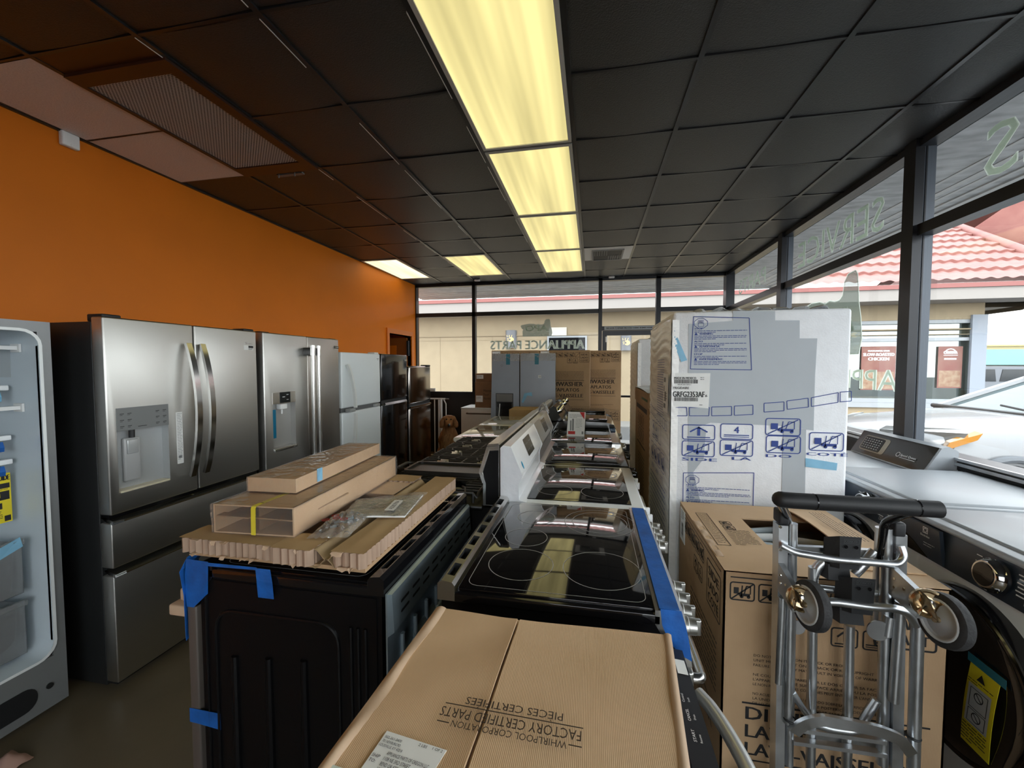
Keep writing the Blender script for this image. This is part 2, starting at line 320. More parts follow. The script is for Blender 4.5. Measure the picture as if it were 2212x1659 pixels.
# ------------------------------------------------------------------ printed marks: flat ink on a surface
_FONT = {}
def glyphs(txt):
    if txt not in _FONT:
        cu = bpy.data.curves.new('t', 'FONT'); cu.body = txt; cu.size = 1; cu.resolution_u = 2; cu.fill_mode = 'FRONT'
        o = bpy.data.objects.new('t', cu); C.objects.link(o); bpy.context.view_layer.update()
        me = bpy.data.meshes.new_from_object(o.evaluated_get(bpy.context.evaluated_depsgraph_get()))
        vs = [(v.co.x, v.co.y) for v in me.vertices]; fs = [tuple(p.vertices) for p in me.polygons]
        bpy.data.objects.remove(o); bpy.data.curves.remove(cu); bpy.data.meshes.remove(me); _FONT[txt] = (vs, fs)
    return _FONT[txt]
class Ink:
    """marks in the plane origin + u*U + v*Vv, lifted a hair off the surface"""
    def __init__(s, origin, U, W, lift=.0008):
        s.o = Vector(origin); s.U = Vector(U).normalized(); s.W = Vector(W).normalized(); s.n = s.U.cross(s.W); s.o0 = s.o.copy(); s.o = s.o+s.n*lift; s.mb = MB(); s.mb.fixn = False
    def P(s, u, v): return s.o+s.U*u+s.W*v
    def px(s, x, y):
        p = onp(x, y, s.o0, s.n)-s.o0; return (p.dot(s.U), p.dot(s.W))
    def poly(s, pts): s.mb.add([s.P(*p) for p in pts], [tuple(range(len(pts)))]); return s
    def rect(s, u0, v0, u1, v1): return s.poly([(u0, v0), (u1, v0), (u1, v1), (u0, v1)])
    def line(s, a, b, w):
        dx, dy = b[0]-a[0], b[1]-a[1]; L = math.hypot(dx, dy) or 1; nx, ny = -dy/L*w/2, dx/L*w/2
        return s.poly([(a[0]-nx, a[1]-ny), (b[0]-nx, b[1]-ny), (b[0]+nx, b[1]+ny), (a[0]+nx, a[1]+ny)])
    def path(s, pts, w, closed=False):
        n = len(pts)
        for i in range(n if closed else n-1): s.line(pts[i], pts[(i+1) % n], w)
        return s
    def frame(s, u0, v0, u1, v1, w, r=0.):
        if r <= 0: return s.rect(u0, v0, u1, v0+w).rect(u0, v1-w, u1, v1).rect(u0, v0+w, u0+w, v1-w).rect(u1-w, v0+w, u1, v1-w)
        a = rrect(u0, v0, u1, v1, r); b = rrect(u0+w, v0+w, u1-w, v1-w, max(r-w, .0005)); n = len(a)
        s.mb.add([s.P(*p) for p in a+b], [(i, (i+1) % n, n+(i+1) % n, n+i) for i in range(n)]); return s
    def disc(s, u, v, r, n=14, sy=1.): return s.poly([(u+r*math.cos(2*PI*k/n), v+r*sy*math.sin(2*PI*k/n)) for k in range(n)])
    def ring(s, u, v, r, w, n=48, a0=0., a1=2*PI, sy=1.):
        pts = [a0+(a1-a0)*k/n for k in range(n+1)]
        s.mb.add([s.P(u+q*math.cos(t), v+q*sy*math.sin(t)) for t in pts for q in (r-w/2, r+w/2)], [(2*i, 2*i+1, 2*i+3, 2*i+2) for i in range(n)]); return s
    def text(s, t, u, v, h, w=None, al='l', bold=0., rot=0.):
        vs, fs = glyphs(t)
        if not vs: return s
        x0 = min(p[0] for p in vs); x1 = max(p[0] for p in vs); k = h/.70; kx = k if w is None else w/(x1-x0); W = (x1-x0)*kx
        du = {'l': 0, 'c': -W/2, 'r': -W}[al]; ca, sa = math.cos(rot), math.sin(rot)
        for e in ([0] if not bold else [0, bold, -bold]):
            q = [((p[0]-x0)*kx+du+e, p[1]*k) for p in vs]
            s.mb.add([s.P(u+a*ca-b*sa, v+a*sa+b*ca)+s.n*(.0001*(1 if e > 0 else -1 if e < 0 else 0)) for a, b in q], fs)
        return s
    def lines(s, u0, v0, u1, n, gap, h, seed=1):
        """n lines of print too small to read: runs of word-length strokes"""
        R = random.Random(seed)
        for i in range(n):
            x = u0; end = u1 if i < n-1 else u0+(u1-u0)*R.uniform(.4, .8)
            while x < end-h:
                w = min(R.uniform(2, 6)*h, end-x); s.rect(x, v0-i*gap, x+w, v0-i*gap+h*.62); x += w+h*.6
        return s
    def barcode(s, u0, v0, u1, v1, seed=3):
        R = random.Random(seed); x = u0
        while x < u1:
            w = R.choice((.4, .8, 1.2))*(u1-u0)/70; s.rect(x, v0, min(x+w, u1), v1); x += w+R.choice((.4, .8, 1.))*(u1-u0)/70
        return s
    def build(s, name, m, parent, world=True): return s.mb.build(name, m, parent, world=world, ang=0)
def sticker(o, U, W, w, h, m, parent, name='label', world=True, th=.0005):
    """a paper label of its own thickness lying on a surface; o = lower left corner"""
    o = Vector(o); U = Vector(U).normalized(); W = Vector(W).normalized(); n = U.cross(W)
    b = [o, o+U*w, o+U*w+W*h, o+W*h]; return MB().hull(b, [p+n*th for p in b]).build(name, m, parent, world=world, ang=0)
def tape(pts, th, m, parent, name='tape', world=True):
    """a strip of tape through pairs of edge points"""
    L = len(pts)
    def fn(u, v):
        i = min(int(round(v*(L-1))), L-1); a, b = pts[i]; return Vector(a)*(1-u)+Vector(b)*u
    return MB().shell(fn, 1, L-1, th).build(name, m, parent, world=world, ang=0)
# ------------------------------------------------------------------ the room
CZ = 2.981; XR = 2.07; YB = 6.94; YF = -3.5
gx = lambda i: .6096*i-.7338
gy = lambda j: .6096*j+2.719
wl = lambda y: -3.235+.0195*y            # the orange wall runs a touch askew
floor_m = mat('worn_vinyl_floor', (.11, .088, .058), .32, var=.35, vscale=1.6, rvar=.12, bump=.05, bscale=20, col2=(.19, .155, .105))
struct(MB().box(-5, 2.2, YF, YB+.1, -.1, 0), 'floor', floor_m)
dy0, dy1, dz = 5.93, 6.70, 2.06           # the doorway in the orange wall
w = MB()
def wseg(y0, y1, z0, z1): w.hull([(wl(y0), y0, z0), (wl(y1), y1, z0), (wl(y1)-.12, y1, z0), (wl(y0)-.12, y0, z0)], [(wl(y0), y0, z1), (wl(y1), y1, z1), (wl(y1)-.12, y1, z1), (wl(y0)-.12, y0, z1)])
wseg(YF, dy0, 0, 3.1); wseg(dy0, dy1, dz, 3.1); wseg(dy1, YB+.1, 0, 3.1)
struct(w, 'wall_left', orange, 0)
w = MB().box(-4.6, -3.25, dy0-.35, dy0-.30, 0, 2.6).box(-4.6, -3.25, dy1+.30, dy1+.35, 0, 2.6).box(-4.65, -4.6, dy0-.35, dy1+.35, 0, 2.6).box(-4.65, -3.25, dy0-.35, dy1+.35, 2.6, 2.65)
struct(w, 'wall_passage', orange_d, 0)
fr = MB()
for (a, b, z0, z1) in ((dy0-.07, dy0, 0, dz), (dy1, dy1+.07, 0, dz), (dy0-.07, dy1+.07, dz, dz+.075)): fr.box(wl(a)-.13, wl(a)+.022, a, b, z0, z1)
struct(fr, 'trim_1', orange_d, 0)
d = struct(MB().box(-3.92, -3.16, dy1-.05, dy1-.005, .01, 2.03), 'door_1', mat('dark_orange_door', (.26, .07, .012), .35), 0)
hb = MB().box(-3.145, -3.125, dy1-.085, dy1-.005, 1.72, 1.98).cyl((-3.12, dy1-.06, 1.72), (-3.12, dy1-.06, 1.98), .012); hb.build('hinge', alum_d, d)
MB().prism([(-3.7, 1.15), (-3.35, 1.15), (-3.35, 1.9), (-3.7, 1.9)], 'y', dy1-.058, dy1-.05).build('door_panel', orange_d, d)
# ceiling: sagging lay-in tiles in a grid
tile_m = mat('black_ceiling_tile', (.020, .021, .023), .46, var=.3, vscale=160, bump=.25, bscale=150, spec=.7)
tile_w = mat('unpainted_ceiling_tile', (.80, .77, .78), .8, var=.08, vscale=120, bump=.25, bscale=150)
grid_m = mat('black_ceiling_grid', (.020, .020, .022), .30)
lights = [(0, j) for j in (-6, -4, -2, 0, 2, 4)]+[(-2, 4), (-4, 4)]  # the two strip panels behind the camera are unseen, added for light
holes = {(i, j+k) for i, j in lights for k in (0, 1)} | {(-4, -2), (-4, -1), (-3, -2), (-3, -1), (1, 4)}
tl = MB()
def tile(mb, i, j, sag):
    x0 = max(gx(i)+.012, -3.25); x1 = min(gx(i+1)-.012, XR-.02); y0 = max(gy(j)+.012, YF); y1 = min(gy(j+1)-.012, YB-.01)
    if x1-x0 < .03 or y1-y0 < .03: return
    n = 6
    mb.grid(lambda u, v: (x0+(x1-x0)*u, y0+(y1-y0)*v, CZ+.007-sag*(1-(2*u-1)**2)*(1-.25*(2*v-1)**2)), n, n)
for i in range(-5, 5):
    for j in range(-11, 8):
        if (i, j) not in holes: tile(tl, i, j, random.uniform(.004, .012))
tl.box(-3.4, 2.2, YF, YB+.1, CZ+.05, CZ+.12)
ce = struct(tl, 'ceiling', tile_m, 60)
tb = MB()
for i in range(-4, 5): tb.box(gx(i)-.0125, gx(i)+.0125, YF, YB, CZ-.002, CZ+.03)
big = {(i, j+1) for i, j in lights} | {(-3, -1)}
for j in range(-10, 7):
    for i in range(-5, 5):
        if (i, j) not in big: tb.box(max(-3.25, gx(i)), min(XR, gx(i+1)), gy(j)-.008, gy(j)+.008, CZ-.001, CZ+.03)
tb.box(XR-.035, XR, YF, YB, CZ-.012, CZ+.02).box(-3.3, XR, YB-.03, YB, CZ-.012, CZ+.02)
tb.hull([(wl(YF), YF, CZ-.006), (wl(YB), YB, CZ-.006), (wl(YB)+.022, YB, CZ-.006), (wl(YF)+.022, YF, CZ-.006)], [(wl(YF), YF, CZ+.02), (wl(YB), YB, CZ+.02), (wl(YB)+.022, YB, CZ+.02), (wl(YF)+.022, YF, CZ+.02)])
struct(tb, 'trim_2', grid_m, 0)
ch = MB(); R = random.Random(12)   # pale strips along the grid bars, painted in as slivers of light
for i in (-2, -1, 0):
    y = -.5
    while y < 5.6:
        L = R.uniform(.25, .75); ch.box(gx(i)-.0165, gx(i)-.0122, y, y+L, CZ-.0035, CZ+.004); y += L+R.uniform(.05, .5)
struct(ch, 'grid_light_slivers', mat('grid_light_sliver', (.85, .84, .82), .4), 0)
for j, nm in ((-2, 'pale unpainted ceiling tile by the orange wall, beside the near half of the dark grille'), (-1, 'pale unpainted ceiling tile by the orange wall, beside the far half of the dark grille')):
    m = MB(); tile(m, -4, j, .004); m2 = MB(); x0, x1 = wl(gy(j))+.02, gx(-3)-.006
    m2.box(x0, x1, gy(j)+.004, gy(j+1)-.002, CZ-.001, CZ+.014); solo(m2, 'ceiling_tile', tile_w, nm, 'ceiling tile', 'unpainted ceiling tiles')
# perforated return air grille
x0, x1, y0, y1 = gx(-3), gx(-2), gy(-1.80), gy(-.0)-.01
g = thing('return_air_grille', 'perforated grey return air grille in a dark brown frame set in the ceiling', 'air grille', ((x0+x1)/2, (y0+y1)/2, CZ-.02))
f = MB(); t = .05
for b in ((x0, x1, y0, y0+.08), (x0, x1, y1-.12, y1), (x0, x0+t*.5, y0+.08, y1-.12), (x1-t*1.3, x1, y0+.08, y1-.12)): f.box(*b, CZ-.014, CZ+.01)
f.box(x0, x1, gy(-2)+.01, y0, CZ+.001, CZ+.012)
brn = mat('dark_brown_painted_metal', (.045, .017, .010), .4)
f.build('frame', brn, g, world=True)
def perf():
    m, t, b = nmat('perforated_sheet'); n = t.nodes; l = t.links
    b.inputs['Base Color'].default_value = (.62, .64, .66, 1); b.inputs['Roughness'].default_value = .42; b.inputs['Metallic'].default_value = 0
    tc = n.new('ShaderNodeTexCoord'); mp = n.new('ShaderNodeMapping'); mp.inputs['Scale'].default_value = (70, 70, 70); mp.inputs['Rotation'].default_value = (0, 0, PI/4)
    l.new(tc.outputs['Object'], mp.inputs[0]); v = n.new('ShaderNodeTexVoronoi'); v.inputs['Randomness'].default_value = 0; v.inputs['Scale'].default_value = 1
    l.new(mp.outputs[0], v.inputs['Vector']); q = n.new('ShaderNodeMath'); q.operation = 'LESS_THAN'; q.inputs[1].default_value = .40
    l.new(v.outputs['Distance'], q.inputs[0]); tr = n.new('ShaderNodeBsdfTransparent'); mx = n.new('ShaderNodeMixShader')
    l.new(q.outputs[0], mx.inputs[0]); l.new(b.outputs[0], mx.inputs[1]); l.new(tr.outputs[0], mx.inputs[2]); l.new(mx.outputs[0], n['Material Output'].inputs[0])
    return m
MB().box(x0+t*.4, x1-t*1.2, y0+.07, y1-.11, CZ-.006, CZ-.004).build('perforated_panel', perf(), g, world=True)
MB().box(x0+.01, x1-.01, y0+.01, y1-.01, CZ+.035, CZ+.045).build('duct_back', mat('dusty_duct', (.05, .05, .05), .8, var=.6, vscale=4), g, world=True)
# lit troffers
lens_y = lamp('yellowed_prismatic_lens', (1, .86, .36), .43, (9, .35, 1)); lens_p = lamp('pale_prismatic_lens', (1, .93, .60), .62, (9, .35, 1))
trim_l = mat('pale_lamp_trim', (.55, .54, .50), .4)
names = {(0, -2): 'large yellow fluorescent ceiling panel nearest overhead', (0, 0): 'yellow fluorescent ceiling panel, second in the centre strip', (0, 2): 'yellow fluorescent ceiling panel, third in the centre strip', (0, 4): 'yellow fluorescent ceiling panel at the far end of the centre strip, beside the white vent',
         (-2, 4): 'lone yellow fluorescent ceiling panel between the centre strip and the orange wall', (-4, 4): 'pale bright fluorescent ceiling panel against the orange wall', (0, -4): 'unseen fluorescent ceiling panel behind the camera, added for light', (0, -6): 'unseen fluorescent ceiling panel nearest the shop front, added for light'}
for (i, j) in lights:
    a, b, c, e = max(gx(i)+.015, wl(gy(j))+.03), gx(i+1)-.015, gy(j)+.012, gy(j+2)-.012
    L = thing('fluorescent_light_panel', names[(i, j)], 'ceiling light', ((a+b)/2, (c+e)/2, CZ-.01), 0, 'fluorescent ceiling panels')
    q = .022; f = MB()
    for s in ((a, b, c, c+q), (a, b, e-q, e), (a, a+q, c+q, e-q), (b-q, b, c+q, e-q)): f.box(*s, CZ-.008, CZ+.02)
    f.build('frame', trim_l, L, world=True)
    MB().box(a+q, b-q, c+q, e-q, CZ-.001, CZ+.004).build('diffuser', lens_p if i == -4 else lens_y, L, world=True)
# supply vent and small ceiling things
a, b, c, e = gx(1)+.014, gx(2)-.012, gy(4)+.01, gy(5)-.01
v = thing('ceiling_vent', 'white ceiling panel with a small black slotted air vent', 'vent', ((a+b)/2, (c+e)/2, CZ-.01))
MB().box(a, b, c, e, CZ-.003, CZ+.01).build('panel', mat('vent_white', (.80, .80, .78), .5), v, world=True)
p, q = onz(1282, 545, CZ-.004), onz(1341, 554, CZ-.004); xm0, xm1, ym0, ym1 = p.x, q.x, min(p.y, q.y)-.06, max(p.y, q.y)+.12
MB().box(xm0, xm1, ym0, ym1, CZ-.0055, CZ-.004).build('opening', black_m, v, world=True)
f = MB(); f.box(xm0-.02, xm1+.02, ym0-.02, ym0, CZ-.012, CZ-.003).box(xm0-.02, xm1+.02, ym1, ym1+.02, CZ-.012, CZ-.003).box(xm0-.02, xm0, ym0, ym1, CZ-.012, CZ-.003).box(xm1, xm1+.02, ym0, ym1, CZ-.012, CZ-.003)
f.build('rim', mat('vent_rim', (.22, .22, .22), .5), v, world=True)
f = MB(); ym = (ym0+ym1)/2
for k in range(6):
    u = xm0+(xm1-xm0)*(k+.5)/12; f.box(u, u+.006, ym0+.01, ym-.005, CZ-.014, CZ-.006); u += (xm1-xm0)/2; f.box(u, u+.006, ym+.005, ym1-.01, CZ-.014, CZ-.006)
f.build('blades', mat('vent_blade_grey', (.30, .30, .30), .5), v, world=True)
for px, lab in ((1320, 'tiny white sensor on the ceiling edge right of the long light strip'), (1031, 'tiny white sensor on the ceiling edge left of the long light strip')):
    p = onz(px, 601.5 if px > 1200 else 603.5, CZ); y = min(p.y, 6.84); solo(MB().rbox(p.x-.045, p.x+.045, y-.035, y+.02, CZ-.03, CZ-.004, .006), 'ceiling_sensor', white_p, lab, 'sensor', 'ceiling sensors')
p = onz(597, 376, CZ); q = onz(652, 370, CZ); f = MB().hull([(p.x, p.y, CZ-.012), (q.x, q.y, CZ-.012), (q.x, q.y+.03, CZ-.012), (p.x, p.y+.03, CZ-.012)], [(p.x, p.y, CZ-.002), (q.x, q.y, CZ-.002), (q.x, q.y+.03, CZ-.002), (p.x, p.y+.03, CZ-.002)]).cyl((p.x+.02, p.y, CZ-.03), (p.x+.02, p.y, CZ-.002), .005).cyl((q.x-.06, q.y, CZ-.03), (q.x-.06, q.y, CZ-.002), .005)
solo(f, 'hanger_bracket', mat('grey_bracket', (.2, .19, .18), .5), 'thin grey metal hanger strip on the dark ceiling beyond the grille', 'bracket')
p = onx(145, 302, wl(2.0)); solo(MB().rbox(p.x+.001, p.x+.035, p.y-.045, p.y+.045, p.z-.05, p.z+.04, .008).box(p.x+.034, p.x+.037, p.y-.004, p.y+.004, p.z-.045, p.z-.03), 'motion_sensor', white_p, 'small white motion sensor high on the orange wall', 'sensor')
# ------------------------------------------------------------------ window walls
TR0, TR1 = 2.375, 2.445
SILL = 1.0
k = MB().box(XR-.05, XR+.10, YF, YB+.1, 0, SILL)
struct(k, 'wall_right', knee, 0)
posts = [3.10, 4.97, 1.23, -.64, -2.51]
f = MB(); f2 = MB()
for y in posts:
    f.box(XR-.07, XR-.02, y, y+.10, SILL, CZ); f2.box(XR-.019, XR+.045, y+.004, y+.096, SILL, CZ); f.box(XR-.012, XR-.004, y-.001, y+.05, SILL, CZ)  # paler outer part puts window light on the posts into the colour
f.box(XR-.07, XR+.05, YB-.10, YB+.04, 0, CZ)
f.box(XR-.045, XR+.05, YF, YB, TR0, TR1).box(XR-.05, XR+.05, YF, YB, CZ-.05, CZ-.012).box(XR-.075, XR+.05, YF, YB, SILL-.03, SILL+.035)
struct(f, 'trim_3', alum_d, 0); struct(f2, 'trim_4', alum_l, 0)
sl = MB().box(XR-.09, XR-.078, YF, YB-.1, SILL-.005, SILL+.012).box(XR-.09, XR-.076, YF, YB-.1, SILL+.022, SILL+.037)
struct(sl, 'trim_5', alu, 0)
ys = sorted(posts+[YF-.1, YB-.1]); wn = 1; wins = {}
for a, b in zip(ys[:-1], ys[1:]):
    for z0, z1 in ((SILL+.03, TR0+.005), (TR1-.005, CZ-.045)):
        wins[(round(a, 2), z0 < 2)] = struct(MB().box(XR-.003, XR+.003, a+.095, b+.005, z0, z1), 'window_%d' % wn, pane_m, 0); wn += 1
KZ = 1.07
struct(MB().box(-3.12, .10, YB-.02, YB+.12, 0, KZ).box(1.06, 2.1, YB-.02, YB+.12, 0, KZ), 'wall_back', knee, 0)
f = MB(); bp = [(-3.12, -3.08), (-2.053, -1.995), (.093, .153), (.99, 1.062)]
for a, b in bp: f.box(a, b, YB-.05, YB+.05, 0 if a > 0 else KZ-.05, CZ)
f.box(-3.12, .10, YB-.05, YB+.05, TR1-.04, TR1+.03).box(1.06, 2.02, YB-.05, YB+.05, TR1-.04, TR1+.03).box(-3.12, 2.02, YB-.05, YB+.05, CZ-.05, CZ-.012).box(.15, .99, YB-.05, YB+.05, 2.12, 2.19).box(-3.12, .10, YB-.06, YB+.05, KZ-.03, KZ+.02).box(1.06, 2.0, YB-.06, YB+.05, KZ-.03, KZ+.02)
struct(f, 'trim_6', alum_d, 0)
for a, b, z0, z1 in ((-3.08, -2.05, KZ, TR1-.03), (-3.08, -2.05, TR1+.02, CZ-.04), (-1.998, .095, KZ, TR1-.03), (-1.998, .095, TR1+.02, CZ-.04), (.15, .995, 2.185, CZ-.04), (1.06, 1.98, KZ, TR1-.03), (1.06, 1.98, TR1+.02, CZ-.04)):
    wins[('b', round(a, 1), z0 < 2)] = struct(MB().box(a, b, YB-.003, YB+.003, z0, z1), 'window_%d' % wn, pane_m, 0); wn += 1
dr = struct(MB().box(.20, .945, YB-.004, YB+.004, .25, 2.07), 'door_2', pane_m, 0)
MB().box(.16, .23, YB-.03, YB+.03, .02, 2.115).box(.915, .985, YB-.03, YB+.03, .02, 2.115).box(.23, .915, YB-.03, YB+.03, 2.04, 2.115).box(.23, .915, YB-.03, YB+.03, .02, .26).build('door_frame', alum_d, dr, ang=0)
MB().cyl((.2, YB-.09, 1.05), (.95, YB-.09, 1.05), .018).cyl((.24, YB-.09, 1.05), (.24, YB-.02, 1.05), .012).cyl((.92, YB-.09, 1.05), (.92, YB-.02, 1.05), .012).build('push_bar', alum_d, dr)
MB().rbox(.205, .235, YB-.045, YB-.028, 1.93, 2.02, .005).build('door_contact', white_p, dr)
hs = MB().box(.19, .96, YB-.056, YB-.052, 2.128, 2.182).build('header_sign', mat('sign_grey', (.35, .38, .40), .5), dr, ang=0)
i = Ink((.19, YB-.056, 2.128), (1, 0, 0), (0, 0, 1)); i.text('THIS DOOR TO REMAIN UNLOCKED DURING BUSINESS HOURS', .02, .016, .024, .73, bold=.0015); i.build('sign_lettering', ink, dr)
# unseen shop front behind the camera; its glazing added and sized for daylight
struct(MB().box(-3.4, 2.2, YF-.12, YF, 0, .5).box(-3.4, -.6, YF-.12, YF, .5, CZ), 'unseen_wall_front', knee, 0)
f = MB()
for x in (-.6, .7, 2.0): f.box(x-.03, x+.03, YF-.06, YF, .5, CZ)
f.box(-.6, 2.07, YF-.06, YF, CZ-.06, CZ); struct(f, 'added_front_trim', alum_d, 0)
for a in (-.57, .73): struct(MB().box(a, a+1.24, YF-.04, YF-.034, .5, CZ-.06), 'window_%d' % wn, pane_m, 0); wn += 1
# vinyl lettering on the outside of the glass, read from the street
def vinyl(name, col, op, tl):
    m, t, b = nmat(name); n = t.nodes; l = t.links; n.remove(b)
    d = n.new('ShaderNodeBsdfDiffuse'); d.inputs[0].default_value = (*col, 1); s = n.new('ShaderNodeBsdfTranslucent'); s.inputs[0].default_value = (*col, 1)
    p = n.new('ShaderNodeBsdfTransparent'); a = n.new('ShaderNodeMixShader'); a.inputs[0].default_value = tl; l.new(d.outputs[0], a.inputs[1]); l.new(s.outputs[0], a.inputs[2])
    c = n.new('ShaderNodeMixShader'); c.inputs[0].default_value = op; l.new(p.outputs[0], c.inputs[1]); l.new(a.outputs[0], c.inputs[2]); l.new(c.outputs[0], n['Material Output'].inputs[0]); return m
vin = vinyl('grey_green_vinyl', (.17, .20, .17), .86, .7); vin_l = vinyl('frosted_vinyl', (.66, .72, .65), .85, .75)
ORE = [(.03, 0), (.0, .18), (.02, .42), (.05, .62), (.06, .8), (.075, .95), (.10, 1), (.19, .985), (.235, .90), (.25, .74), (.29, .69), (.36, .685), (.43, .715), (.50, .69), (.58, .735), (.72, .745), (.86, .70), (.955, .67), (.985, .61), (.95, .47), (.90, .40), (.925, .32), (.92, 0)]
def oregon(i, u0, v0, W, H, k=1.): i.poly([(u0+a*W, v0+b*H) for a, b in ORE])
W1 = wins[(3.10, True)]; U, Wv = (0, 1, 0), (0, 0, 1); o = (XR+.004, 0, 0)
i = Ink(o, U, Wv, .002); oregon(i, 3.70, 1.64, 1.08, .675); i.build('logo_shape', vin, W1)
i = Ink(o, U, Wv); i.text('APO', 3.80, 1.83, .21, .74, bold=.012); i.text('APPLIANCE PARTS', 3.82, 1.745, .05, .6); i.text('OF OREGON', 3.95, 1.675, .05, .38)
i.path([(3.70+a*1.08, 1.64+b*.675) for a, b in ORE], .016, True); i.text('APPLIANCE', 3.29, 1.365, .155, 1.55, bold=.008); i.build('window_lettering', vin_l, W1)
i = Ink(o, U, Wv); i.text('SERVICE', 3.50, 2.545, .255, 1.27, bold=.004); i.build('window_lettering', vin_l, wins[(3.10, False)])
i = Ink(o, U, Wv); i.text('PARTS', 5.58, 2.57, .20, .93, bold=.004); i.build('window_lettering', vin_l, wins[(4.97, False)])
i = Ink(o, U, Wv); i.text('SALES', 1.55, 2.55, .27, 1.17, bold=.004); i.build('window_lettering', vin_l, wins[(1.23, False)])
B1w = wins[('b', -2.0, True)]; o = (0, YB+.004, 0); U = (-1, 0, 0)
i = Ink(o, U, Wv, .002); oregon(i, .665, 2.045, .55, .29); i.build('logo_shape', vin, B1w)
i = Ink(o, U, Wv); i.text('APO', .745, 2.135, .10, .38, bold=.006); i.text('APPLIANCE PARTS', .74, 2.095, .02, .30); i.text('OF OREGON', .80, 2.06, .02, .18); i.build('logo_lettering', vin_l, B1w)
i = Ink(o, U, Wv); i.text('APPLIANCE PARTS', .135, 1.83, .15, 1.60, bold=.010); i.build('window_lettering', vinyl('mid_grey_green_vinyl', (.42, .46, .41), .9, .7), B1w)
# ------------------------------------------------------------------ outside: own canopy, street, the restaurant opposite
soff = mat('canopy_soffit', (.52, .53, .55), .6, var=.25, vscale=5, stretch=(1, 3, 1)); ribm = mat('ribbed_canopy_steel', (.60, .60, .60), .45)
CX, CYB = 3.25, 8.32
c = MB().box(XR+.12, CX, YF-1, CYB, CZ-.01, CZ+.06).box(-3.6, XR+.12, YB+.12, CYB, CZ-.01, CZ+.06)
struct(c, 'trim_8', soff, 0)
c = MB()
for k, (dx, h, wd2) in enumerate(((-.62, .05, .03), (-.47, .05, .05), (-.36, .04, .03), (-.24, .09, .03), (-.12, .12, .05), (0, .16, .02))):
    c.box(CX+dx, CX+dx+wd2, YF-1, CYB+dx+wd2, CZ-.01-h*.12, CZ-.01); c.box(-3.6, CX+dx+wd2, CYB+dx, CYB+dx+wd2, CZ-.01-h*.12, CZ-.01)
struct(c, 'trim_9', ribm, 0)
asph = mat('pale_asphalt', (.10, .10, .10), .85, var=.15, vscale=12, bump=.2, bscale=80); conc = mat('sidewalk_concrete', (.22, .215, .205), .8, var=.08, vscale=6)
struct(MB().box(-40, 60, -40, 60, -.32, -.07), 'ground', asph, 0)
struct(MB().box(XR+.1, 3.6, -6, 9, -.16, -.04).box(-6, XR+.1, YB+.12, 9, -.16, -.04).box(-10, 12, 10.9, 12.2, -.16, -.03), 'ground_sidewalk', conc, 0)
DY = 12.0
stucco = mat('tan_stucco', (.345, .275, .18), .85, var=.05, vscale=3, bump=.1, bscale=90); stucco2 = mat('tan_stucco_band', (.29, .23, .15), .85)
fasc_m = mat('cream_fascia', (.27, .245, .225), .6)
B = thing('restaurant_building', 'tan stucco restaurant with red tiled hip roof across the lot', 'building', (2, DY, -.16))
xc = ony(2126, 700, DY).x                      # the building's right corner
wz = ony(2050, 690, DY).z; ws = ony(2050, 872, DY).z; wx0 = ony(1780, 800, DY).x; wx1 = ony(2112, 800, DY).x
m = MB(); m.box(-12, wx0, DY, DY+.3, -.16, 3.25).box(wx0, wx1, DY, DY+.3, wz, 3.25).box(wx0, wx1, DY, DY+.3, -.16, ws).box(wx1, xc, DY, DY+.3, -.16, 3.25).box(xc-.3, xc, DY+.3, DY+8, -.16, 3.25).box(-12, xc, DY+7.7, DY+8, -.16, 3.25)
m.build('wall', stucco, B, world=True, ang=0)
m = MB().box(-12, xc+.02, DY-.03, DY, 2.42, 2.45)
for x in (-4.6, -2.95, -.55): m.box(x, x+.012, DY-.006, DY, -.1, 2.42)
m.box(-12, xc, DY-.006, DY, 2.30, 2.315).build('control_joints', stucco2, B, world=True, ang=0)
m = MB().box(xc-.28, xc+.03, DY-.06, DY-.0, -.16, wz+.1).build('corner_trim', mat('pale_blue_grey_trim', (.27, .30, .35), .5), B, world=True, ang=0)
EY = DY-.75
fb = ony(1290, 667, EY).z; ft = ony(1290, 643, EY).z
ridge_n = Vector((0, -math.sin(math.radians(24)), math.cos(math.radians(24))))
pk = onp(2045, 483, (0, EY, ft+.1), ridge_n); hp = onp(2212, 547, (0, EY, ft+.1), ridge_n)
kx = (hp.x-pk.x)/(hp.z-pk.z); xe = pk.x+kx*(ft+.1-pk.z)
MB().box(-12, xe+.2, EY, EY+.06, fb, ft).box(-12, xe+.2, EY+.06, DY+1, fb, fb+.03).box(xe+.14, xe+.2, EY+.06, DY+8.7, fb, ft).box(xc-.5, xe+.2, DY, DY+8, fb, fb+.03).build('fascia', fasc_m, B, world=True, ang=0)
tilem = mat('red_roof_tile', (.22, .072, .060), .6, var=.22, vscale=2.5, col2=(.27, .11, .088), bump=.1, bscale=60)
sl_len = math.hypot(pk.y-EY, pk.z-ft-.1); rows = 9
def roof(u, v):
    x1 = xe+(pk.x-xe)*v; x0 = -12.; x = x0+(x1-x0)*u; t = v*rows; fr_ = t-math.floor(t) if v < 1 else 0
    y = EY-.05+(pk.y-EY+.05)*v; z = ft+.1+(pk.z-ft-.1)*v
    h = .060*(1-fr_)+.020*math.sin(x*2*PI/.28+.6*math.sin(math.floor(min(t, rows-.001))*2.1))
    return (x, y-math.sin(math.radians(24))*h, z+math.cos(math.radians(24))*h)
m = MB(); nu = 640
rowsv = []
for r in range(rows):
    rowsv += [(r+.001)/rows, (r+.5)/rows, (r+.985)/rows]
rv = rowsv+[1]
m.grid(lambda u, v: roof(u, rv[int(round(v*(len(rv)-1)))]), nu, len(rv)-1)
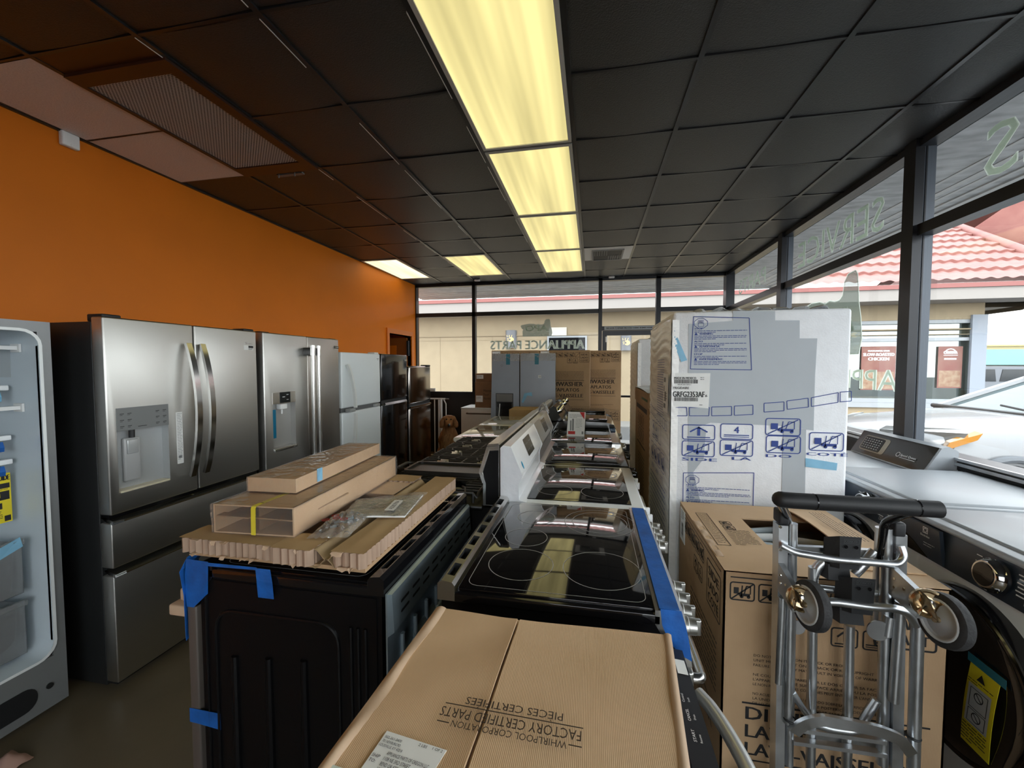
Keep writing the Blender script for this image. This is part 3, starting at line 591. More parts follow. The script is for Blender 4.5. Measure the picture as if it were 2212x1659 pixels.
m.hull([(xe, EY, ft), (xe, DY+8.7, ft), (pk.x, DY+4.5, ft), (pk.x, pk.y, ft)], [(xe, EY, ft+.1), (xe, DY+8.7, ft+.1), (pk.x, DY+4.5, pk.z), (pk.x, pk.y, pk.z)])
m.tube([(xe, EY, ft+.15), (pk.x, pk.y, pk.z+.06)], .13, 8).tube([(pk.x, pk.y, pk.z+.06), (-12, pk.y, pk.z+.06)], .13, 8)
m.build('tiled_roof', tilem, B, world=True, ang=50)
MB().box(-12, xe, EY-.035, EY, ft-.03, ft+.07).build('roof_edge', mat('red_edge_metal', (.25, .08, .07), .4), B, world=True, ang=0)
fr_m = mat('white_window_frame', (.34, .36, .38), .35); zt = ony(2000, 733, DY).z; xm = ony(1960, 800, DY).x
f = MB()
for a, b, z0, z1 in ((wx0, wx1, wz-.09, wz), (wx0, wx1, ws, ws+.10), (wx0, wx0+.09, ws, wz), (wx1-.09, wx1, ws, wz), (xm-.05, xm+.05, ws, wz), (wx0, wx1, zt-.04, zt+.04)): f.box(a, b, DY+.02, DY+.16, z0, z1)
f.box(wx0, wx1, DY-.05, DY+.05, ws-.12, ws)
W = f.build('window_frame', fr_m, B, world=True, ang=0)
f = MB().box(wx0, wx1, DY+.12, DY+.125, ws, wz); f.build('pane', clear('restaurant_glass', (.80, .92, .92), .0, .22, fk=.8), W, world=True, ang=0)
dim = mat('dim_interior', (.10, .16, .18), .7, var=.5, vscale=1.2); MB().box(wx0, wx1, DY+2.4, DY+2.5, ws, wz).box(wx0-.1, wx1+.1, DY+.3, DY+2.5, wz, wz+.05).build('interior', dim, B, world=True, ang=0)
post_r = mat('poster_red', (.20, .06, .05), .5, var=.3, vscale=3, col2=(.26, .13, .10)); post_b = mat('poster_food_tones', (.22, .09, .05), .5, vscale=9, col2=(.36, .27, .18))
for (px0, px1, py0, py1), lab, words in (((1858, 1936, 748, 842), 'red food poster reading SLOW-ROASTED CHICKEN in the restaurant window', [('FEATURING OUR', .88, .035, .62), ('SLOW-ROASTED', .78, .07, .9), ('CHICKEN', .68, .07, .6)]),
                                  ((2023, 2080, 748, 838), 'red CANTINA food poster in the restaurant window by the corner', [('CANTINA', .82, .07, .55)])):
    a = ony(px0, py1, DY+.09); b = ony(px1, py0, DY+.09); t = thing('window_poster', lab, 'poster', ((a.x+b.x)/2, DY+.09, a.z)); h = b.z-a.z; wd2 = b.x-a.x
    MB().box(a.x, b.x, DY+.085, DY+.09, a.z, b.z).build('sheet', post_r, t, world=True, ang=0)
    MB().box(a.x+.03, b.x-.03, DY+.082, DY+.084, a.z+.03, a.z+h*.42).build('food_picture', post_b, t, world=True, ang=0)
    i = Ink((a.x, DY+.085, a.z), (1, 0, 0), (0, 0, 1), .004)
    for s, v, hh, ww in words: i.text(s, wd2/2, h*v, h*hh, wd2*ww, 'c', bold=.008)
    if 'CANTINA' in lab: i.ring(wd2/2, h*.86, wd2*.2, .03, 24, 0, PI, .8); i.rect(wd2*.22, h*.78, wd2*.8, h*.795); i.frame(wd2*.25, h*.68, wd2*.75, h*.72, .015)
    i.build('poster_lettering', ink_w, t)
gold = lamp('lit_gold_emblem', (1, .62, .12), .7); sc_m = mat('sconce_grey', (.16, .165, .18), .4)
for (px, py0, py1), lab in (((1103, 713, 751), 'grey wall sconce with a glowing gold emblem seen through the lettered back window'), ((1353, 721, 739), 'grey wall sconce with a glowing gold emblem seen through the glass door')):
    a = ony(px-12, py1, DY-.1); b = ony(px+12, py0, DY-.1); t = thing('wall_sconce', lab, 'wall lamp', ((a.x+b.x)/2, DY-.02, a.z), 0, 'sconces on the tan wall'); cx_, r = (a.x+b.x)/2, (b.x-a.x)/2
    if py1 < 745: a.z = b.z-.46
    MB().prism([(cx_+r*math.cos(k*PI/10), DY-.0-r*.8*math.sin(k*PI/10)) for k in range(11)], 'z', a.z, b.z).build('shade', sc_m, t, world=True)
    i = Ink((cx_, DY-r*.8-.012, (a.z+b.z)/2-.02), (1, 0, 0), (0, 0, 1)); i.ring(.02, 0, .062, .04, 20, -2.4, 2.4, .8); i.disc(.04, .0, .035)
    for q in (-.10, -.03, .05): i.line((q*.8-.01, .07), (q, .13), .014)
    i.line((-.1, .02), (-.05, .02), .014); i.line((-.09, -.03), (-.05, -.02), .014); i.build('emblem', gold, t)
a = ony(1182, 780, DY-.05); b = ony(1268, 725, DY-.05)
t = thing('menu_board', 'dark framed board on the tan wall, behind the lettering on the back window', 'sign', ((a.x+b.x)/2, DY-.05, a.z))
MB().box(a.x, b.x, DY-.06, DY-.01, a.z, b.z).build('frame', fr_m, t, world=True, ang=0); MB().box(a.x+.05, b.x-.05, DY-.066, DY-.06, a.z+.05, b.z-.05).build('board', mat('board_black', (.006, .006, .007), .9, spec=.1), t, world=True, ang=0)
a = ony(1186, 725, DY-.03); b = ony(1224, 707, DY-.03); solo(MB().box(a.x, b.x, DY-.05, DY-.032, a.z, b.z), 'notice_sheet', mat('pale_notice', (.72, .68, .60), .6), 'pale blank notice plate on the tan wall beside the logo', 'notice')
# the white car outside the right window
car_w = mat('white_car_paint', (.27, .275, .285), .22, coat=.5); tint = mat('car_glass', (.05, .08, .085), .05, spec=.5); cg = mat('car_dark_trim', (.02, .02, .022), .5)
CX0, CY0, CY1 = 3.16, 4.62, 6.40
K = thing('car', 'white car parked outside the right window with amber turn signal', 'car', (CX0+2.2, (CY0+CY1)/2, -.16))
prof = [(0, .42, .66, .80), (.05, .18, .84, .88), (.20, .12, .93, .95), (.5, .1, 1.005, .97), (1.0, .1, 1.06, .985), (1.18, .1, 1.085, 1.0), (1.5, .1, 1.10, 1.0), (2.6, .1, 1.08, 1.0), (3.8, .1, 1.06, 1.0), (4.45, .12, 1.0, .98), (4.6, .3, .8, .9)]
m = MB(); n = 18
def sec(px_, zb, zt_, ws_):
    cy, hw = (CY0+CY1)/2, (CY1-CY0)/2*ws_; o = []
    for k in range(n+1):
        a = PI*k/n; sx = math.cos(a); o.append((CX0+px_+.22*(abs(sx)**3)*(px_ < .3), cy+hw*math.copysign(abs(sx)**.42, sx), zb-.16+.35+(zt_-zb-.35+.0)*(math.sin(a)**.38)))
    return o+[(CX0+px_, cy-hw, zb-.16), (CX0+px_, cy+hw, zb-.16)]
S = [sec(*p) for p in prof]; L = len(S[0]); m.add([p for s_ in S for p in s_], [(r*L+k, r*L+(k+1) % L, (r+1)*L+(k+1) % L, (r+1)*L+k) for r in range(len(S)-1) for k in range(L)]+[tuple(range(L)), tuple(range((len(S)-1)*L, len(S)*L))])
m.build('body', car_w, K, world=True, ang=45)
def cab(px_, zz, hw): cy = (CY0+CY1)/2; return [(CX0+px_, cy-hw, zz), (CX0+px_, cy+hw, zz)]
A0, A1 = cab(1.45, .89, .80), cab(2.25, 1.27, .62); A2, A3 = cab(3.7, 1.29, .60), cab(4.35, .88, .78)
gl = MB(); gl.hull([A0[0], A0[1], A3[1], A3[0]], [A1[0], A1[1], A2[1], A2[0]]); gl.build('windows', tint, K, world=True, ang=20)
ro = MB(); ro.shell(lambda u, v: (A1[0][0]-.04+(A2[0][0]-A1[0][0]+.1)*u, (CY0+CY1)/2+(v-.5)*1.30, 1.28+.05*math.sin(PI*u)+.05*math.sin(PI*v)), 12, 10, .03); ro.build('roof', car_w, K, world=True)
for s_ in (0, 1):
    for q_, r_ in (([A0[s_], A1[s_]], .05), ([A2[s_], A3[s_]], .07), ([((A0[s_][0]*.4+A3[s_][0]*.6), A0[s_][1], .9), ((A1[s_][0]+A2[s_][0])/2, A1[s_][1], 1.29)], .045)): MB().tube(q_, r_, 8).build('pillar', car_w, K, world=True)
MB().tube([(A0[0][0]-.03, A0[0][1], .93), (A0[1][0]-.03, A0[1][1], .93)], .028, 8).tube([(A0[0][0]+.02, A0[0][1]+.25, .95), (A0[0][0]+.10, A0[0][1]+.85, 1.0)], .012, 6).build('cowl_and_wipers', cg, K, world=True)
hl = mat('headlamp_clear', (.25, .25, .245), .12, 0, coat=1.); amb = mat('amber_lens', (.55, .22, .01), .12, coat=1.)
for s_, (ya, yb) in enumerate(((CY0+.02, CY0+.48), (CY1-.48, CY1-.02))):
    near = s_ == 0; yo = ya if near else yb; yi = yb if near else ya
    h_ = MB().hull([(CX0+.10, yi, 0.580), (CX0+.40, yo-.012*(1 if near else -1), 0.600), (CX0+.52, yo+.08*(1 if near else -1), 0.600), (CX0+.14, yi, 0.600)], [(CX0+.10, yi, 0.760), (CX0+.55, yo-.012*(1 if near else -1), 0.800), (CX0+.62, yo+.1*(1 if near else -1), 0.825), (CX0+.16, yi, 0.800)]).build('headlamp', hl, K, world=True, ang=25)
    MB().hull([(CX0+.36, yo-.018*(1 if near else -1), 0.630), (CX0+.62, yo-.02*(1 if near else -1), 0.740), (CX0+.60, yo+.04, 0.740), (CX0+.36, yo+.03, 0.630)], [(CX0+.40, yo-.018*(1 if near else -1), 0.710), (CX0+.66, yo-.02*(1 if near else -1), 0.805), (CX0+.64, yo+.04, 0.820), (CX0+.40, yo+.03, 0.720)]).build('turn_signal', amb, h_, world=True, ang=25)
MB().rbox(CX0-.01, CX0+.1, CY0+.5, CY1-.5, .42, .62, .03).build('grille', mat('grille_grey', (.06, .06, .065), .4), K, world=True)
for x in (.92, 3.6):
    for y in (CY0+.10, CY1-.10):
        wq = MB().lathe([(.0, -.1), (.30, -.11), (.335, -.08), (.335, .08), (.30, .11), (0, .1)], (CX0+x, y, .175), (0, 1, 0), 30).build('wheel', rubber, K, world=True)
        MB().lathe([(0, -.03), (.2, -.02), (.21, 0), (.2, .02), (0, .03)], (CX0+x, y+(-.105 if y < 5.5 else .105), .175), (0, 1, 0), 24).build('hubcap', alu, wq, world=True)
    MB().torus((CX0+x, CY0-.005, .17), (0, 1, 0), .40, .035, 36, 8).build('wheel_arch', mat('arch_grey', (.13, .14, .155), .5), K, world=True)
K.location.x -= .2; K.location.z += .10
# far across the lot
p = ony(2135, 800, 22); gm = mat('green_metal_roof', (.05, .20, .165), .5, var=.08, vscale=2)
R = thing('far_canopy', 'green roofed shelter far across the lot', 'building', (p.x+5, 30, -.16)); z0 = ony(2170, 788, 30).z; z1 = ony(2170, 763, 30).z; x0 = ony(2120, 780, 30).x
MB().hull([(x0-3, 30, z0), (x0+16, 30, z0), (x0+16, 36, z0), (x0-3, 36, z0)], [(x0-1, 32, z1+.3), (x0+14, 32, z1+.3), (x0+14, 34, z1+.3), (x0-1, 34, z1+.3)]).build('roof', gm, R, world=True, ang=0)
MB().box(x0-2.5, x0+15.5, 30.5, 35.5, -.16, z0).build('walls', mat('far_wall', (.25, .25, .24), .8), R, world=True, ang=0)
z0 = ony(2170, 760, 48).z; z1 = ony(2170, 748, 48).z; x0 = ony(2128, 755, 48).x
solo(MB().box(x0-3, x0+3.2, 48, 53, -.16, z1).box(x0-3.1, x0+3.3, 47.9, 53, z1, z1+.15), 'yellow_building', mat('pale_yellow_wall', (.36, .31, .16), .8), 'small pale yellow building in the far distance', 'building', ang=0)
x0 = ony(2172, 760, 60).x; m = MB()
for k in range(14): m.lathe([(0, 0), (2.2, .3), (2.6, 1.5), (1.6, 2.7), (0, 3.1)], (x0+k*1.7, 60+random.uniform(-2, 2), random.uniform(-.6, .6)), (0, 0, 1), 10)
solo(m, 'far_tree_line', mat('far_foliage', (.14, .18, .12), .9, var=.5, vscale=1), 'grey green tree line on the far horizon', 'trees', kind='stuff')
p0 = ony(2128, 830, 17); Vn = thing('minivan', 'silver minivan parked beyond the restaurant corner', 'van', (p0.x+2, 17, -.16)); x0 = p0.x-.9; zr = ony(2170, 792, 17).z
m = MB().prism([(x0, .1), (x0+4.9, .1), (x0+4.9, .75), (x0+4.0, .95), (x0+3.2, zr-.05), (x0+2.8, zr), (x0+.35, zr), (x0+.1, zr-.1), (x0, .9)], 'y', 17, 18.8); m.build('body', mat('silver_paint', (.20, .215, .24), .35, .3), Vn, world=True, ang=20)
zz = zr-.09
for a, b in ((.3, 1.2), (1.3, 2.2), (2.3, 3.0)): MB().prism([(x0+a, zz-.42), (x0+b, zz-.42), (x0+b-.05, zz), (x0+a+.08, zz)], 'y', 16.985, 17).build('side_window', mat('van_glass', (.02, .025, .03), .1), Vn, world=True, ang=0)
for a in (.9, 4.0): MB().cyl((x0+a, 16.97, .17), (x0+a, 17.2, .17), .33, n=24).build('wheel', rubber, Vn, world=True)
# ------------------------------------------------------------------ refrigerators along the orange wall (local frame: front faces -y)
XF = -2.194
def bow(x, z0, z1, out, w, t, side=1, n=14, end=.02):
    """a bowed bar handle standing off a door"""
    m = MB(); path = []
    for k in range(n+1):
        a = k/n; path.append((x, -end-out*math.sin(PI*a)**.8, z0+(z1-z0)*a))
    m.sweep(path, (1, 0, 0), [(-w/2, -t/2), (w/2, -t/2), (w/2, t/2), (-w/2, t/2)]); return m
# 1: four-door stainless
F1 = thing('french_door_refrigerator', 'stainless four-door refrigerator with bowed handles and a large water dispenser', 'refrigerator', (XF, 1.924, 0), PI/2, 'refrigerators along the orange wall')
MB().rbox(-.432, .432, .075, .74, .02, 1.755, .004).build('cabinet', dgrey, F1)
MB().box(-.41, .41, .056, .075, .05, 1.75).build('gaskets', black_m, F1)
for sx in (-1, 1):
    a, b = (-.437, -.004) if sx < 0 else (.004, .437)
    d = MB().rbox(a, b, 0, .068, .850, 1.777, .008).build('door', steel, F1)
    if sx < 0:
        cutout(d, [(-.398, -.158, -.05, .052, .945, 1.24)], mat('dispenser_grey', (.46, .48, .49), .25, .3))
        MB().box(-.398, -.158, -.004, .002, 1.24, 1.35).build('dispenser_panel', mat('dispenser_panel_grey', (.19, .20, .205), .28), d, ang=0)
        i = Ink((-.398, -.004, 1.24), (1, 0, 0), (0, 0, 1))
        for u in (.012, .045, .175, .21):
            for v in (.08, .05, .02): i.rect(u, v, u+.018, v+.003).rect(u, v-.006, u+.012, v-.004)
        i.rect(.09, .012, .13, .015).build('panel_print', ink, d, world=False)
        cav = MATS['dispenser_grey']
        MB().box(-.398, -.158, .044, .05, .945, 1.24).build('dispenser_recess', cav, d, ang=0)
        MB().rbox(-.352, -.275, .026, .046, .985, 1.20, .012).build('dispenser_paddle', mat('paddle_grey', (.38, .39, .40), .3), d)
        MB().rbox(-.340, -.290, .020, .028, 1.12, 1.19, .006).build('paddle_pad', cav, d)
        MB().box(-.392, -.164, -.006, .05, .946, .955).build('drip_tray', mat('pale_drip_edge', (.70, .64, .48), .35), d, ang=0)
        MB().cyl((-.32, .02, 1.2), (-.32, .02, 1.24), .012).build('nozzle', black_m, d)
        sticker((-.118, -.0006, 1.02), (1, 0, 0), (0, 0, 1), .035, .28, paper, d, 'instruction_label', world=False)
        i = Ink((-.118, -.0014, 1.02), (1, 0, 0), (0, 0, 1)); i.lines(.004, .27, .031, 30, .0085, .004, 5); i.rect(.008, .03, .025, .045); i.build('label_print', ink_g, d, world=False)
    else:
        sticker((.345, -.0006, 1.690), (1, 0, 0), (0, 0, 1), .055, .012, steel2, d, 'brand_badge', world=False, th=.003)
        i = Ink((.345, -.0036, 1.690), (1, 0, 0), (0, 0, 1)); i.text('FRIGIDAIRE', .0275, .003, .006, .045, 'c'); i.build('badge_lettering', ink_g, d, world=False)
        sticker((.335, -.0006, 1.652), (1, 0, 0), (0, 0, 1), .075, .030, paper, d, 'small_label', world=False)
        i = Ink((.335, -.0014, 1.652), (1, 0, 0), (0, 0, 1)); i.rect(.035, .014, .073, .028); i.lines(.035, .010, .07, 3, .004, .003, 2); i.build('label_print', ink, d, world=False)
    h = bow(-.052 if sx < 0 else .030, .94, 1.672, .058, .030, .016).build('handle', hand_m, d)
for z0, z1 in ((.598, .812), (.045, .560)):
    d = MB().rbox(-.437, .437, 0, .068, z0, z1, .006).build('drawer', steel, F1)
    MB().prism([(-.006, z1-.004), (.03, z1-.004), (.065, z1+.022), (.05, z1+.026), (-.012, z1+.006)], 'x', -.43, .43).build('drawer_pull', hand_m, d, ang=0)
    MB().prism([(-.013, z1-.001), (-.005, z1-.006), (.008, z1+.004), (-.008, z1+.010)], 'x', -.437, -.39).build('pull_end_cap', chrome, d, ang=0)
MB().box(-.43, .43, .02, .07, .83, .852).build('dark_gap', black_e, F1, ang=0)
MB().rbox(-.40, .40, .06, .3, .0, .045, .004).build('base_grille', black_m, F1)
MB().rbox(-.43, -.35, .01, .10, 1.755, 1.79, .006).rbox(.35, .43, .01, .10, 1.755, 1.79, .006).build('hinge_covers', black_m, F1)
# 2: counter-depth stainless with twin round handles
F2 = thing('french_door_refrigerator', 'stainless refrigerator with twin straight round handles and a small dispenser with a blue film pad', 'refrigerator', (XF, 2.84, 0), PI/2, 'refrigerators along the orange wall')
MB().rbox(-.418, .418, .075, .72, .02, 1.755, .004).build('cabinet', dgrey, F2)
MB().box(-.41, .41, .056, .075, .05, 1.75).build('gaskets', black_m, F2)
steel_w = mat('warm_stainless_steel', (.43, .405, .37), .33, 1, rvar=.05, vscale=3, stretch=(2, 2, 160), aniso=.5)
for sx in (-1, 1):
    a, b = (-.423, .014) if sx < 0 else (.017, .423)
    d = MB().rbox(a, b, 0, .068, .70, 1.779, .008).build('door', steel if sx < 0 else steel_w, F2)
    if sx < 0:
        cutout(d, [(-.352, -.128, -.05, .05, .955, 1.28)], mat('recess_grey', (.42, .42, .41), .3, .4))
        MB().box(-.352, -.128, -.003, .002, 1.28, 1.36).build('dispenser_panel', steel2, d, ang=0)
        MB().box(-.285, -.185, -.006, -.003, 1.283, 1.36).build('touch_display', scr, d, ang=0)
        i = Ink((-.285, -.006, 1.283), (1, 0, 0), (0, 0, 1)); i.rect(.02, .04, .045, .044).rect(.06, .055, .08, .059).rect(.06, .02, .08, .023); i.build('display_print', ink_w, d, world=False)
        MB().box(-.352, -.128, .042, .048, .955, 1.28).build('dispenser_recess', MATS['recess_grey'], d, ang=0)
        MB().box(-.345, -.285, .034, .042, 1.03, 1.235).build('blue_film_pad', mat('blue_film', (.0, .16, .30), .3), d, ang=0)  # pad of blue film inside the dispenser recess
        MB().rbox(-.275, -.21, .0, .04, 1.235, 1.275, .006).cyl((-.243, .02, 1.2), (-.243, .02, 1.24), .006).build('nozzle', white_p, d)
        MB().rbox(-.352, -.128, -.012, .05, .94, .962, .004).build('drip_tray', steel2, d)
    else:
        sticker((.36, -.0006, 1.70), (1, 0, 0), (0, 0, 1), .06, .02, black_e, d, 'brand_badge', world=False, th=.003)
        i = Ink((.36, -.0036, 1.70), (1, 0, 0), (0, 0, 1)); i.text('FRIGIDAIRE', .03, .006, .008, .048, 'c'); i.build('badge_lettering', ink_w, d, world=False)
    x = -.015 if sx < 0 else .052; h = MB().cyl((x, -.072, .80), (x, -.072, 1.70), .0165, n=20).build('handle', steel2, d)
    f = MB()
    for z in (.80, 1.635): f.cyl((x, -.072, z-.005), (x, -.072, z+.072), .0185, n=20)
    f.build('handle_ferrule', chrome, h)
    f = MB()
    for z in (.82, 1.66): f.rbox(x-.014, x+.014, -.072, .002, z-.03, z+.03, .004)
    f.build('handle_bracket', black_e, h)
d = MB().rbox(-.423, .423, 0, .068, .05, .69, .006).build('drawer', steel, F2)
MB().cyl((-.36, -.072, .62), (.36, -.072, .62), .0165).build('drawer_handle', steel2, d)
MB().rbox(-.418, -.34, .02, .11, 1.755, 1.785, .006).rbox(.34, .418, .02, .11, 1.755, 1.785, .006).build('hinge_covers', black_m, F2)
# 3: white top freezer
F3 = thing('top_freezer_refrigerator', 'white top-freezer refrigerator with a long bowed handle on its left side', 'refrigerator', (XF, 3.64, 0), PI/2, 'refrigerators along the orange wall')
MB().rbox(-.335, .335, .07, .70, .02, 1.665, .006).build('cabinet', white_e, F3)
white_t = mat('white_textured_door', (.74, .80, .83), .3, bump=.06, bscale=150)
for z0, z1 in ((1.165, 1.672), (.06, 1.125)):
    d = MB().rbox(-.34, .34, 0, .064, z0, z1, .012).build('door', white_t, F3)
    up = z0 > 1; za, zb = (1.17, 1.56) if up else (.55, 1.118); p = []
    for k in range(13):
        a = k/12; e = a if up else 1-a; p.append((-.268+.0*a, -.012-.075*(math.cos(e*PI/2)**.7 if e < .999 else 0), za+(zb-za)*a))
    MB().sweep(p, (1, 0, 0), [(-.012, -.012), (.012, -.012), (.012, .012), (-.012, .012)]).build('handle', mat('white_handle', (.72, .75, .75), .3), d)
MB().box(-.335, .335, .02, .07, 1.12, 1.17).build('dark_gap', mat('gap_grey', (.12, .125, .13), .5), F3, ang=0)
MB().rbox(-.30, -.22, -.06, .0, 1.128, 1.158, .006).rbox(.22, .31, -.012, .05, 1.128, 1.158, .006).build('middle_hinge', mat('hinge_grey', (.30, .31, .31), .4), F3)
MB().rbox(.25, .33, .01, .09, 1.665, 1.688, .006).build('hinge_cover', white_p, F3)
i = Ink((.24, 0, 1.59), (1, 0, 0), (0, 0, 1)); i.rect(.03, .03, .075, .034).rect(.05, .012, .054, .03); i.build('brand_mark', ink, F3, world=False)
# 4: black top freezer
F4 = thing('top_freezer_refrigerator', 'glossy black top-freezer refrigerator', 'refrigerator', (XF, 4.315, 0), PI/2, 'refrigerators along the orange wall')
MB().rbox(-.305, .305, .07, .70, .02, 1.665, .004).build('cabinet', black_s, F4)
for z0, z1 in ((1.175, 1.677), (.06, 1.135)): d = MB().rbox(-.308, .308, 0, .062, z0, z1, .014).build('door', black_e, F4)
MB().prism([(-.012, 1.122), (.02, 1.108), (.04, 1.14), (.0, 1.146)], 'x', -.24, .28).build('pull_ledge', mat('dark_chrome', (.2, .2, .2), .15, 1), F4, ang=0)
MB().box(-.30, .30, .015, .07, 1.13, 1.18).build('dark_gap', black_m, F4, ang=0)
sticker((.262, -.0006, 1.605), (1, 0, 0), (0, 0, 1), .04, .02, steel2, F4, 'brand_badge', world=False, th=.003)
# 5: stainless top freezer
F5 = thing('top_freezer_refrigerator', 'shorter stainless top-freezer refrigerator beside the dog', 'refrigerator', (XF, 5.02, 0), PI/2, 'refrigerators along the orange wall')
MB().rbox(-.335, .335, .06, .68, .02, 1.53, .004).build('cabinet', black_s, F5)
sdk = mat('dark_stainless_steel', (.30, .28, .26), .17, 1, rvar=.04, vscale=3, stretch=(2, 2, 120))
for z0, z1 in ((1.075, 1.545), (.06, 1.03)): d = MB().rbox(-.335, .335, 0, .06, z0, z1, .022).build('door', sdk, F5)
MB().prism([(-.008, 1.026), (.02, 1.022), (.03, 1.05), (-.004, 1.04)], 'x', -.32, .33).build('pull_ledge', chrome, F5, ang=0)
MB().box(-.33, .33, .015, .06, 1.03, 1.08).build('dark_gap', black_m, F5, ang=0)
MB().rbox(.22, .33, .0, .10, 1.535, 1.56, .008).build('hinge_cover', black_m, F5)
# 0: the open cabinet at the left edge, its door taken off
Fo = thing('open_refrigerator', 'open refrigerator cabinet with white liner, bare shelves and clear bins, its door off', 'refrigerator', (-2.35, 1.02, 0), PI/2, 'refrigerators along the orange wall')
hw, D, H = .375, .62, 1.742
m = MB(); e = .045
rim_m = mat('grey_cabinet_rim', (.25, .26, .27), .35, .3, bump=.15, bscale=30)
m.box(-hw, hw, 0, .012, H-e, H).box(-hw, hw, 0, .012, .035, .26).box(-hw, -hw+e, 0, .012, .26, H-e).box(hw-e, hw, 0, .012, .26, H-e).build('front_rim', rim_m, Fo, ang=0)
m = MB().box(-hw, hw, .012, D+.02, H-.012, H).box(-hw, hw, .012, D+.02, .03, .045).box(-hw, -hw+.008, .012, D+.02, .04, H-.01).box(hw-.008, hw, .012, D+.02, .04, H-.01).box(-hw, hw, D+.01, D+.02, .04, H); m.build('shell', dgrey, Fo, ang=0)
lin = mat('white_liner', (.60, .68, .74), .28); i_ = hw-e
m = MB()
R = rrect(-i_, .27, i_, H-e, .06, 5); n = len(R)
m.add([(x, -.0055, z) for x, z in R]+[(x, D-.02, z) for x, z in R], [(k, (k+1) % n, n+(k+1) % n, n+k) for k in range(n)]+[tuple(range(n, 2*n))]); m.build('liner', lin, Fo)
R2 = rrect(-i_-.012, .258, i_+.012, H-e+.012, .07, 5); m = MB(); m.add([(x, -.006, z) for x, z in R]+[(x, -.006, z) for x, z in R2], [(k, (k+1) % n, n+(k+1) % n, n+k) for k in range(n)]); m.add([(x, -.006, z) for x, z in R2]+[(x, .012, z) for x, z in R2], [(k, (k+1) % n, n+(k+1) % n, n+k) for k in range(n)]); m.build('liner_lip', mat('bright_liner_lip', (.86, .90, .92), .3), Fo)
for z in (1.452, 1.235, 1.130):
    s = MB().box(-i_+.01, i_-.02, .16, D-.04, z, z+.006).build('glass_shelf', clearp, Fo, ang=0)
    MB().rbox(-i_+.01, i_-.02, .14, .165, z-.008, z+.014, .004).build('shelf_front_edge', mat('shelf_white', (.85, .88, .90), .3), s)
    p = [((-.02+i_-.11, .138, z-.012), (-.02+i_-.03, .138, z-.012)), ((-.02+i_-.11, .125, z-.035), (-.02+i_-.03, .13, z-.035)), ((i_-.13, .14, z-.055), (i_-.045, .142, z-.055))]
    tape(p, .0015, paleblue if z > 1.4 else bluetape, s, world=False)
for z in (1.36, 1.62): MB().box(i_-.09, i_-.002, .10, .13, z, z+.016).box(i_-.01, i_-.002, .09, .14, z-.01, z+.026).build('shelf_bracket', white_p, Fo, ang=0)
for z0, z1 in ((.56, .80), (.29, .53)):
    m = MB(); bx0, bx1, by0, by1 = -i_+.03, i_-.04, .08, D-.06
    m.rbox(bx0, bx1, by0, by0+.006, z0, z1, .002).rbox(bx0, bx0+.005, by0, by1, z0, z1-.02, .002).rbox(bx1-.005, bx1, by0, by1, z0, z1-.02, .002).rbox(bx0, bx1, by0, by1, z0, z0+.005, .002).rbox(bx0-.005, bx1+.005, by0-.012, by0+.01, z1-.025, z1, .004)
    b = m.build('clear_drawer', clearp, Fo)
    if z0 > .5: tape([((bx0+.1, by0-.014, z1-.05), (bx0+.1, by0-.014, z1-.01)), ((bx1-.08, by0-.014, z1-.06), (bx1-.08, by0-.014, z1-.012)), ((bx1-.005, by0-.016, z1-.03), (bx1-.01, by0-.01, z1+.012))], .0015, paleblue, b, world=False)
y = .15; o = (i_-.132, y, .87); sticker(o, (1, 0, 0), (0, 0, 1), .105, .215, yellow, Fo, 'energy_guide_tag', world=False)
i = Ink((o[0], y-.0008, o[2]), (1, 0, 0), (0, 0, 1)); i.text('ENERGYGUIDE', .004, .185, .022, .097, bold=.0012); i.rect(.004, .15, .101, .172).rect(.006, .10, .099, .138).rect(.03, .062, .075, .088).rect(.08, .006, .1, .03).lines(.006, .05, .075, 6, .007, .004, 4); i.lines(.006, .145, .095, 2, .005, .003, 8); i.build('tag_print', ink, Fo, world=False)
i = Ink((o[0], y-.0018, o[2]), (1, 0, 0), (0, 0, 1)); i.text('$91', .04, .112, .018, .03); i.text('647', .042, .068, .014, .022); i.build('tag_figures', yellow, Fo, world=False)
i = Ink((i_-.21, D-.021, 1.52), (1, 0, 0), (0, 0, 1)); sticker((i_-.001, .16, 1.50), (0, 1, 0), (0, 0, 1), .12, .16, mat('silver_label', (.50, .55, .58), .4), Fo, 'rating_label', world=False)
MB().prism(rrect(-.26, .075, .27, .175, .045, 5), 'y', -.003, .006).build('grille_opening', black_m, Fo)
MB().cyl((.31, -.006, .135), (.31, .006, .135), .012).build('levelling_plug', dgrey, Fo)
# ------------------------------------------------------------------ cookers (local frame: front faces -y, root on the floor at the middle of the front edge)
def burner_rings(i, spots):
    for u, v, rr, a0, a1 in spots:
        for r in rr: i.ring(u, v, r, .0022, 56, a0, a1)
def glass_top(t, w, d, z, fm, y0, y1, x0, x1, spots, trim=True, gm=None):
    MB().rbox(x0, x1, y0, y1, z-.006, z+.004, .003).build('glass_cooktop', gm or glassb, t)
    i = Ink((0, 0, z+.004), (1, 0, 0), (0, 1, 0), .0006); n = rrect(x0+.018, y0+.018, x1-.018, y1-.02, .03, 5)
    if trim: i.path(n, .0018, True)
    burner_rings(i, spots); return i
SPOTS = [(-.19, .19, (.115,), 0, 2*PI), (.19, .19, (.105, .135), 0, 2*PI), (-.20, .435, (.10,), 0, 2*PI), (.20, .44, (.075,), 0, 2*PI), (0, .45, (.075,), 0, 2*PI)]
